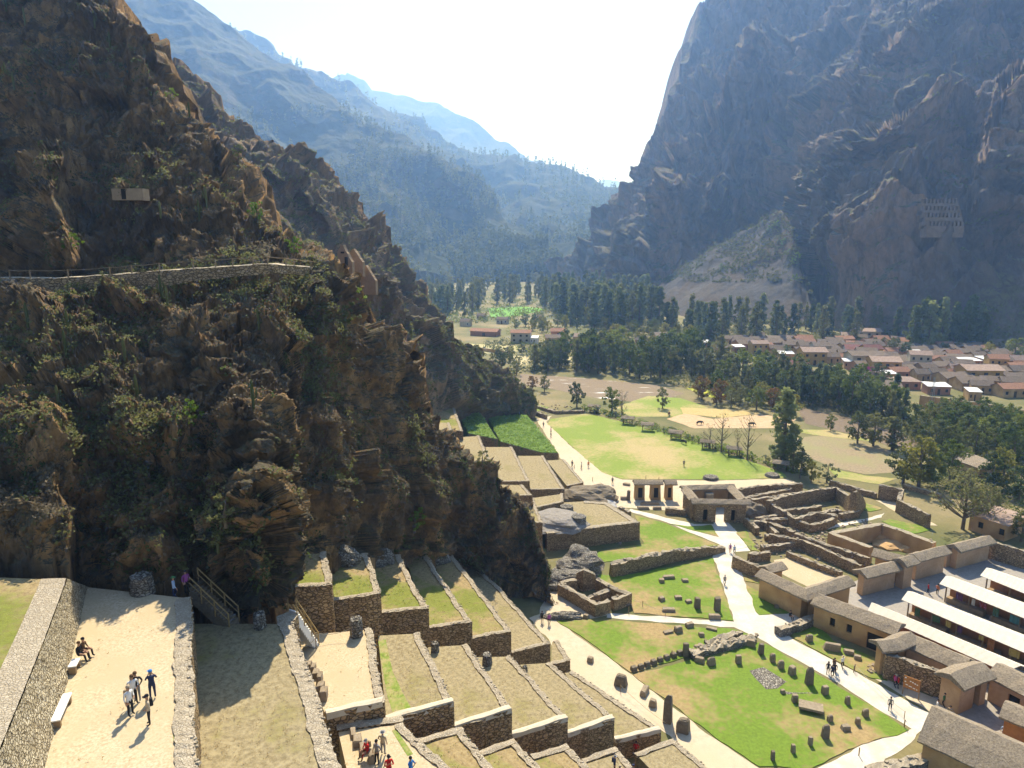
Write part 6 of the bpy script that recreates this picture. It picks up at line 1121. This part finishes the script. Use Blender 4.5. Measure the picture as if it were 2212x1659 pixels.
# open shelters along the meadow
for q, (px, py) in enumerate([(1283, 890), (1356, 916), (1398, 930), (1460, 948), (1528, 969), (1585, 984), (1686, 1016)]):
    c = G(px, py); root = empty('meadow_shelter', c, 'small thatched picnic shelter above the meadow, %s from the left' % ords[q], 'shelter', 'thatched shelters above the meadow', -.45 + .1 * (q % 3))
    for sx in (-1, 1):
        for sy in (-.6, .6): mb = MB(); mb.box((sx * 1.3, sy, .9), (.12, .12, 2.)); mb.build('post', M['darkwood'], root)
    mb = MB(); cap_mesh([(-1.9, 0), (1.9, 0)], 2.55, 1.2, .65, mb, .15); mb.build('roof', M['thatch'], root); mb = MB(); mb.box((0, 0, .5), (1.8, .7, .1)); mb.build('table', M['wood'], root)
# fence posts around the site
for q, (px, py) in enumerate([(1235, 1005), (1280, 1040), (1395, 1036), (1423, 1040), (1358, 1325), (1451, 1420), (1241, 1012), (1844, 1453), (1953, 1572), (1855, 1633)]):
    mb = MB(); mb.tube([(0, 0, -.1), (0, 0, 1.)], .06, 6); o = mb.build('marker_post', M['wood']); o.location = tuple(G(px, py)); tag(o, 'thin wooden marker post ' + ['left of the meadow path', 'behind the grey outcrop', 'at the back of the three pillars, left', 'at the back of the three pillars, right', 'at the corner of the rope fence', 'at the lawn edge by the block row', 'beside the left meadow path post', 'at the bend of the bright diagonal path', 'at the lower corner of the big lawn', 'by the bottom bright path'][q], 'post', 'wooden marker posts')
def pylon():
    c = G(2008, 905); root = empty('power_pole', c, 'pale lattice pole standing in the trees below the street wall', 'pole'); mb = MB()
    for s in (-1, 1):
        for t in (-1, 1): mb.tube([(s * .6, t * .6, 0), (s * .15, t * .15, 13)], .06, 4)
    mb.build('mast', flat('galvanised', (.45, .45, .45), .4, .3), root); mb = MB(); mb.box((0, 0, 11.5), (3., .12, .12)); mb.box((0, 0, 10.), (2.2, .12, .12)); mb.build('crossarm', M['wood'], root)
pylon()
# ------------------------------------------------------------ people
SK = {}
def skinned(name, verts, edges, radii, mat=None, sub=1):
    me = bpy.data.meshes.new(name); me.from_pydata([tuple(v) for v in verts], edges, []); ob = bpy.data.objects.new(name, me); col.objects.link(ob)
    sk = ob.modifiers.new('sk', 'SKIN'); 
    for i, r_ in enumerate(radii): d = me.skin_vertices[0].data[i]; rr = r_ if isinstance(r_, tuple) else (r_, r_); d.radius = rr; d.use_root = (i == 0)
    sk.use_smooth_shade = True; sb = ob.modifiers.new('sb', 'SUBSURF'); sb.levels = sub; sb.render_levels = sub
    dg = bpy.context.evaluated_depsgraph_get(); m2 = bpy.data.meshes.new_from_object(ob.evaluated_get(dg)); bpy.data.objects.remove(ob); bpy.data.meshes.remove(me); m2.name = name; m2.polygons.foreach_set('use_smooth', [True] * len(m2.polygons)); return m2
def body(pose):
    """one continuous figure 1.7 m tall; returns mesh with slots skin, top, trousers, shoes"""
    sit = pose == 'sit'; hz_ = .50 if sit else .92; y0 = 0
    pel = (0, 0, hz_); ch = (0, .01 if not sit else -.04, hz_ + .34); nk = (0, .0 if not sit else -.07, hz_ + .52); hd0 = (0, -.01 + nk[1], hz_ + .60); hd1 = (0, -.02 + nk[1], hz_ + .74)
    V = [pel, (0, 0, hz_ + .16), ch, nk, hd0, hd1]; E = [(0, 1), (1, 2), (2, 3), (3, 4), (4, 5)]; Rr = [(.15, .11), (.14, .10), (.165, .11), .055, .075, .095]
    def limb(start, pts, rs):
        k = start
        for p_, r_ in zip(pts, rs): V.append(p_); Rr.append(r_); E.append((k, len(V) - 1)); k = len(V) - 1
        return k
    st = {'stand': 0, 'walk': .22, 'camera': .03, 'sit': 0}.get(pose, 0)
    for s in (-1, 1):
        f = st * s
        if sit: limb(0, [(s * .11, -.06, hz_), (s * .16, -.44, hz_ + .02), (s * .15, -.50, .10), (s * .15, -.64, .05)], [.10, .07, .05, .04])
        else: limb(0, [(s * .10, 0, hz_ - .08), (s * .11, -f * .5 - .02, .48), (s * .12, f * .9 if f > 0 else -abs(f) * .9, .09), (s * .13, (f * .9 if f > 0 else -abs(f) * .9) - .14, .045)], [.095, .065, .048, .04])
        sh = (s * .20, ch[1], hz_ + .46)
        if pose == 'camera': e, w_, h_ = (s * .27, -.14, hz_ + .20), (s * .10, -.32, hz_ + .40), (s * .05, -.34, hz_ + .46)
        elif sit: e, w_, h_ = (s * .26, -.05, hz_ + .22), (s * .18, -.26, hz_ + .08), (s * .14, -.33, hz_ + .06)
        elif s > 0 and pose == 'stand': e, w_, h_ = (s * .30, .06, hz_ + .22), (s * .20, -.12, hz_ + .06), (s * .14, -.18, hz_ + .05)
        else: e, w_, h_ = (s * .27, .03 + f * .3, hz_ + .20), (s * .27, -.06 + f * .6, hz_ - .04), (s * .26, -.08 + f * .6, hz_ - .12)
        k = limb(2, [sh, e, w_, h_], [.065, .045, .032, .034])
        wv, hv = Vector(w_), Vector(h_); dn = (hv - wv).normalized(); sd = dn.cross(Vector((0, 1, .3))).normalized()
        for q in range(4): limb(k, [tuple(hv + dn * .045 + sd * (q - 1.5) * .02), tuple(hv + dn * (.085 - .008 * abs(q - 1.5)) + sd * (q - 1.5) * .022 + Vector((0, -.01, -.005)))], [.0095, .008])
        limb(k, [tuple(hv + dn * .01 + sd * .04 * (1 if s < 0 else -1)), tuple(hv + dn * .045 + sd * .055 * (1 if s < 0 else -1))], [.010, .008])
    me = skinned('person_body', V, E, Rr); cnt = np.empty(len(me.vertices) * 3); me.vertices.foreach_get('co', cnt); cnt = cnt.reshape(-1, 3)
    for k in range(4): me.materials.append(None)
    idx = []
    for p_ in me.polygons:
        c = p_.center; z = c.z; arm_end = math.hypot(c.x, 0) > .0 and False
        hand = any((Vector(c) - Vector(V[i])).length < .10 for i in range(len(V)) if Rr[i] in (.034, .0095, .008, .010, .032))
        if z < .10 if not sit else (z < .12): m_ = 3
        elif z > nk[2] + .0 or hand: m_ = 0
        elif (sit and (z < hz_ + .02 or c.y < -.16) and not (abs(c.x) > .2)) or (not sit and z < hz_ - .02 and abs(c.x) < .23): m_ = 2
        else: m_ = 1
        idx.append(m_)
    me.polygons.foreach_set('material_index', idx); return me, hd1
def dome(name, c, r, kind):
    mb = MB(); n, m = 12, 5; v = []
    for i in range(m + 1):
        ph = math.pi * (.02 + .55 * i / m)
        for j in range(n):
            a = 2 * math.pi * j / n; k = 1.06
            v.append((c[0] + r * k * math.sin(ph) * math.cos(a), c[1] + .012 + r * k * 1.1 * math.sin(ph) * math.sin(a), c[2] + .01 + r * 1.12 * math.cos(ph)))
    if kind == 'long':
        for j in range(n): a = 2 * math.pi * j / n; back = math.sin(a) > -.3; v.append((c[0] + r * (1.0 if back else .9) * math.cos(a), c[1] + .03 + r * 1.1 * math.sin(a), c[2] - (.2 if back else .02)))
        m += 1
    if kind in ('hat', 'cap'):
        for j in range(n): a = 2 * math.pi * j / n; w = 1.9 if kind == 'hat' else (2.0 if math.sin(a) < -.5 else 1.08); v.append((c[0] + r * w * math.cos(a), c[1] + r * w * math.sin(a), c[2] - .0))
        m += 1
    mb.add(v, [(i * n + j, i * n + (j + 1) % n, (i + 1) * n + (j + 1) % n, (i + 1) * n + j) for i in range(m) for j in range(n)] + [tuple(range(n))[::-1]]); me = bpy.data.meshes.new(name); me.from_pydata(mb.v, [], mb.f); me.polygons.foreach_set('use_smooth', [True] * len(me.polygons)); return me
def face_mesh(c):
    mb = MB(); 
    mb.add([(c[0] - .012, c[1] - .088, c[2] - .0), (c[0] + .012, c[1] - .088, c[2] - .0), (c[0] + .017, c[1] - .09, c[2] - .035), (c[0] - .017, c[1] - .09, c[2] - .035), (c[0], c[1] - .118, c[2] - .032)], [(0, 1, 4), (1, 2, 4), (2, 3, 4), (3, 0, 4)], 0)
    for s in (-1, 1): mb.box((c[0] + s * .034, c[1] - .09, c[2] + .005), (.022, .012, .01), 0, 1); mb.box((c[0] + s * .098, c[1] + .0, c[2] - .01), (.02, .035, .055), 0, 0)
    mb.box((c[0], c[1] - .088, c[2] - .058), (.045, .012, .009), 0, 1); me = bpy.data.meshes.new('face'); me.from_pydata([tuple(v) for v in mb.v], [], mb.f); me.polygons.foreach_set('material_index', mb.mi); return me
CL = dict(black=(.02, .02, .025), white=(.72, .72, .72), grey=(.25, .25, .26), navy=(.025, .035, .09), red=(.5, .02, .02), blue=(.05, .2, .5), beige=(.5, .42, .3), brown=(.12, .07, .04), pink=(.55, .1, .3), green=(.08, .2, .08), orange=(.6, .2, .06), skin=(.42, .25, .17), tan=(.35, .27, .18), lightblue=(.35, .5, .75), purple=(.3, .08, .3))
CM = {k: flat('cloth ' + k if k != 'skin' else 'skin', v, .8, bump=0) for k, v in CL.items()}
MESHES = {}
def person(px, py, z, pose, top, legs, head, headc, label, rz=0., bag=None, group=None, h=1.7, pos=None):
    if pose not in MESHES: MESHES[pose] = body(pose)
    me, hd = MESHES[pose]; c = G(px, py, z) if pos is None else pos; o = link('person', me); o.location = tuple(c); o.rotation_euler = (0, 0, rz); o.scale = (h / 1.72,) * 3
    for i, k in enumerate(('skin', top, legs, 'black')): o.material_slots[i].link = 'OBJECT'; o.material_slots[i].material = CM[k]
    key = ('head', pose, head)
    if key not in MESHES: MESHES[key] = dome('hair', hd, .098, head); MESHES[key].materials.append(None)
    hme = MESHES[key]; q = link('hair' if head in ('short', 'long') else 'hat', hme, o); q.material_slots[0].link = 'OBJECT'; q.material_slots[0].material = CM[headc]
    key = ('face', pose)
    if key not in MESHES: MESHES[key] = face_mesh(hd); MESHES[key].materials.append(CM['skin']); MESHES[key].materials.append(CM['brown'])
    link('face', MESHES[key], o)
    if bag:
        mb = MB(); mb.box((0, .17, hd[2] - .38), (.28, .18, .42), 0, 0, .8); b_ = mb.build('backpack', CM[bag], o); bv = b_.modifiers.new('b', 'BEVEL'); bv.width = .05; bv.segments = 2
    return tag(o, label, 'person', group)
pi = math.pi
T1 = 28
person(298, 1513, T1, 'stand', 'black', 'grey', 'short', 'brown', 'man in black standing at the back of the group of five on the sunny terrace', .3)
person(291, 1520, T1, 'stand', 'white', 'black', 'long', 'brown', 'woman with brown hair and white top in the group of five', .8)
person(283, 1545, T1, 'stand', 'white', 'black', 'short', 'tan', 'man in white shirt with a bag, nearest the bench, in the group of five', 1.2, 'tan')
person(331, 1509, T1, 'camera', 'navy', 'navy', 'cap', 'blue', 'person in blue cap and dark vest in the group of five', -2.6, 'navy')
person(324, 1565, T1, 'stand', 'beige', 'black', 'cap', 'black', 'person in black cap and pale top with a shoulder bag, nearest the camera', -1., 'black')
person(172, 1428, T1, 'sit', 'black', 'black', 'short', 'brown', 'dark clothed visitor seated against the tall wall, on the left', 1.6, h=1.65); person(181, 1419, T1, 'sit', 'brown', 'black', 'short', 'black', 'second seated visitor against the tall wall, behind the first', 1.5, h=1.65)
person(378, 1294, 27.6, 'walk', 'lightblue', 'navy', 'hat', 'green', 'person with pale sleeves and hat in the cliff shade near the stairs', 2.); person(404, 1280, 27.6, 'stand', 'purple', 'black', 'short', 'black', 'dim figure in purple at the top of the dark stairway', 1.)
v1 = Z['V1']
person(794, 1634, v1, 'sit', 'red', 'brown', 'cap', 'grey', 'visitor in red sitting on grey blocks', -.8, 'tan'); person(815, 1650, v1, 'stand', 'grey', 'black', 'short', 'black', 'slim visitor in grey standing beside the one in red', -.6); person(828, 1630, v1, 'stand', 'beige', 'grey', 'hat', 'grey', 'tall visitor in beige seen from behind on the small sunny terrace', 2.8)
person(841, 1684, v1, 'camera', 'red', 'black', 'cap', 'black', 'visitor with dark cap cut off by the bottom edge, left', .4); person(888, 1688, v1, 'camera', 'blue', 'black', 'short', 'black', 'visitor in bright blue cut off by the bottom edge', 1.2)
person(1327, 1668, 6, 'stand', 'navy', 'black', 'cap', 'grey', 'tall visitor in navy at the bottom edge by the alley', 1.2, 'navy'); person(1338, 1690, 6, 'stand', 'beige', 'tan', 'long', 'beige', 'pale haired visitor cut by the bottom edge', .5); person(1367, 1688, 5, 'stand', 'navy', 'navy', 'cap', 'navy', 'broad visitor in navy cut by the bottom edge', 2.9)
person(1373, 1633, .2, 'stand', 'red', 'brown', 'short', 'black', 'visitor in red at the mouth of the shaded alley', -.4); person(1352, 1626, .2, 'walk', 'black', 'black', 'short', 'black', 'dark visitor with pack at the left of the alley mouth', 1.8, 'green'); person(1363, 1624, .2, 'stand', 'black', 'black', 'short', 'black', 'dark visitor behind the one in red in the alley mouth', 2.8); person(1321, 1624, .4, 'stand', 'brown', 'navy', 'short', 'brown', 'dim visitor deep in the shaded alley', .6)
person(1171, 1344, 0, 'walk', 'black', 'black', 'short', 'black', 'walker in black on the dirt path under the cliff nose', 0., 'grey'); person(1186, 1349, 0, 'walk', 'purple', 'black', 'short', 'black', 'walker in dark purple beside the one in black', .2, 'black')
person(1577, 1194, 0, 'walk', 'purple', 'orange', 'short', 'grey', 'walker with orange trousers at the path junction', 3.); person(1586, 1197, 0, 'walk', 'lightblue', 'grey', 'short', 'grey', 'walker in pale blue at the path junction', 3.1)
person(1565, 1264, 0, 'walk', 'grey', 'grey', 'short', 'grey', 'lone grey walker on the bright path below the junction', .2)
for a in [(1788, 1456, 'black', 'leftmost of the four walkers on the bright diagonal path'), (1797, 1463, 'navy', 'front walker of the four on the bright diagonal path'), (1802, 1458, 'black', 'right walker of the close trio on the bright diagonal path'), (1801, 1448, 'brown', 'rear walker of the four on the bright diagonal path')]: person(a[0], a[1], 0, 'walk', a[2], 'black', 'short', 'black', a[3], rnd.uniform(-.5, .5), 'black')
person(1819, 1443, 0, 'walk', 'white', 'black', 'hat', 'beige', 'walker in white just right of the four', .3); person(1922, 1534, 0, 'walk', 'grey', 'navy', 'short', 'black', 'lone walker near the lower corner of the big lawn', -.5); person(1933, 1484, 0, 'walk', 'pink', 'black', 'hat', 'beige', 'visitor in pink in front of the sign wall', .3, 'red'); person(1939, 1487, 0, 'stand', 'red', 'black', 'short', 'black', 'companion in red next to the visitor in pink', 1.); person(1958, 1487, 0, 'stand', 'black', 'beige', 'short', 'black', 'dark topped visitor under the sign board', -1.)
person(2023, 1540, 0, 'walk', 'white', 'blue', 'short', 'black', 'visitor in white and blue at the entrance gate', 1.); person(2050, 1554, 0, 'stand', 'tan', 'black', 'short', 'black', 'vendor like figure at the gate table', 2.); person(2038, 1526, 0, 'walk', 'green', 'black', 'short', 'black', 'shaded figure in green near the gate', .4)
person(1705, 1345, 0, 'sit', 'black', 'black', 'short', 'black', 'person perched on the short pale wall', .5, pos=tuple(G(1705, 1345) + np.array([0, 0, .6])))
person(2004, 1282, 0, 'walk', 'red', 'black', 'short', 'black', 'shopper in dark red in the shaded market yard', 1.); person(2024, 1284, 0, 'stand', 'orange', 'black', 'short', 'black', 'stall keeper in orange at the end of the third stall row', 2.); person(2172, 1572, 0, 'stand', 'orange', 'black', 'hat', 'orange', 'stall keeper by the orange kiosk', 2.); person(2166, 1596, 0, 'walk', 'lightblue', 'navy', 'short', 'black', 'visitor on the bright ground below the kiosk', 2.)
for q, (px, py, tp) in enumerate([(1174, 923, 'black'), (1190, 936, 'pink'), (1190, 946, 'black'), (1236, 1009, 'navy'), (1256, 1013, 'white'), (1271, 1010, 'orange'), (1323, 1046, 'navy'), (1477, 1008, 'black'), (1150, 1100, 'tan')]):
    z_ = 5.6 if q == 8 else 0
    person(px, py, z_, 'walk' if q != 7 else 'stand', tp, 'black', 'short', 'black', ['farthest walker on the meadow path', 'walker in pink on the meadow path', 'walker close behind the one in pink', 'figure in navy by the crop terrace corner', 'figure in white on the meadow path', 'figure in orange on the meadow path', 'person in navy near the grey outcrop', 'person standing alone on the meadow', 'small figure on the sloping shelf by the cliff'][q], rnd.uniform(0, 6), group=None)
# ------------------------------------------------------------ grazing animals
def cow(px, py, cm_, label, rz):
    if 'cow' not in MESHES:
        V = [(0, 0, .98), (.35, 0, 1.0), (.75, 0, 1.02), (-.4, 0, .98), (-.7, 0, 1.), (1.05, 0, .98), (1.3, 0, .72), (1.45, 0, .48), (1.6, 0, .32)]; E = [(0, 1), (1, 2), (0, 3), (3, 4), (2, 5), (5, 6), (6, 7), (7, 8)]; Rr = [(.30, .34), (.29, .33), (.26, .32), (.30, .33), (.24, .27), .2, .14, .12, .08]
        def lm(s, pts, rs):
            for p_, r_ in zip(pts, rs): V.append(p_); Rr.append(r_); E.append((s, len(V) - 1)); s = len(V) - 1
        for y in (-.2, .2): lm(2, [(.75, y, .72), (.78, y, .42), (.74, y, .05)], [.11, .06, .05]); lm(4, [(-.62, y, .75), (-.58, y, .5), (-.74, y, .38), (-.70, y, .05)], [.14, .08, .05, .05])
        for y in (-.13, .13): lm(7, [(1.4, y, .6)], [.035])
        lm(4, [(-.95, 0, .95), (-1., 0, .5)], [.03, .02]); MESHES['cow'] = skinned('cow', V, E, Rr); MESHES['cow'].materials.append(None)
    o = link('cow', MESHES['cow']); o.material_slots[0].link = 'OBJECT'; o.material_slots[0].material = cm_; o.location = tuple(G(px, py)); o.rotation_euler = (0, 0, rz); tag(o, label, 'cow', 'grazing cattle')
cow(1445, 898, CM['brown'], 'brown cow grazing nearest the olive tree', 1.2); cow(1510, 918, CM['black'], 'black cow grazing at the left of the reddish field', .3); cow(1622, 921, CM['black'], 'black cow grazing at the right of the reddish field', .1); cow(1478, 960, CM['black'], 'black calf at the hedge by the shelters', 2.)
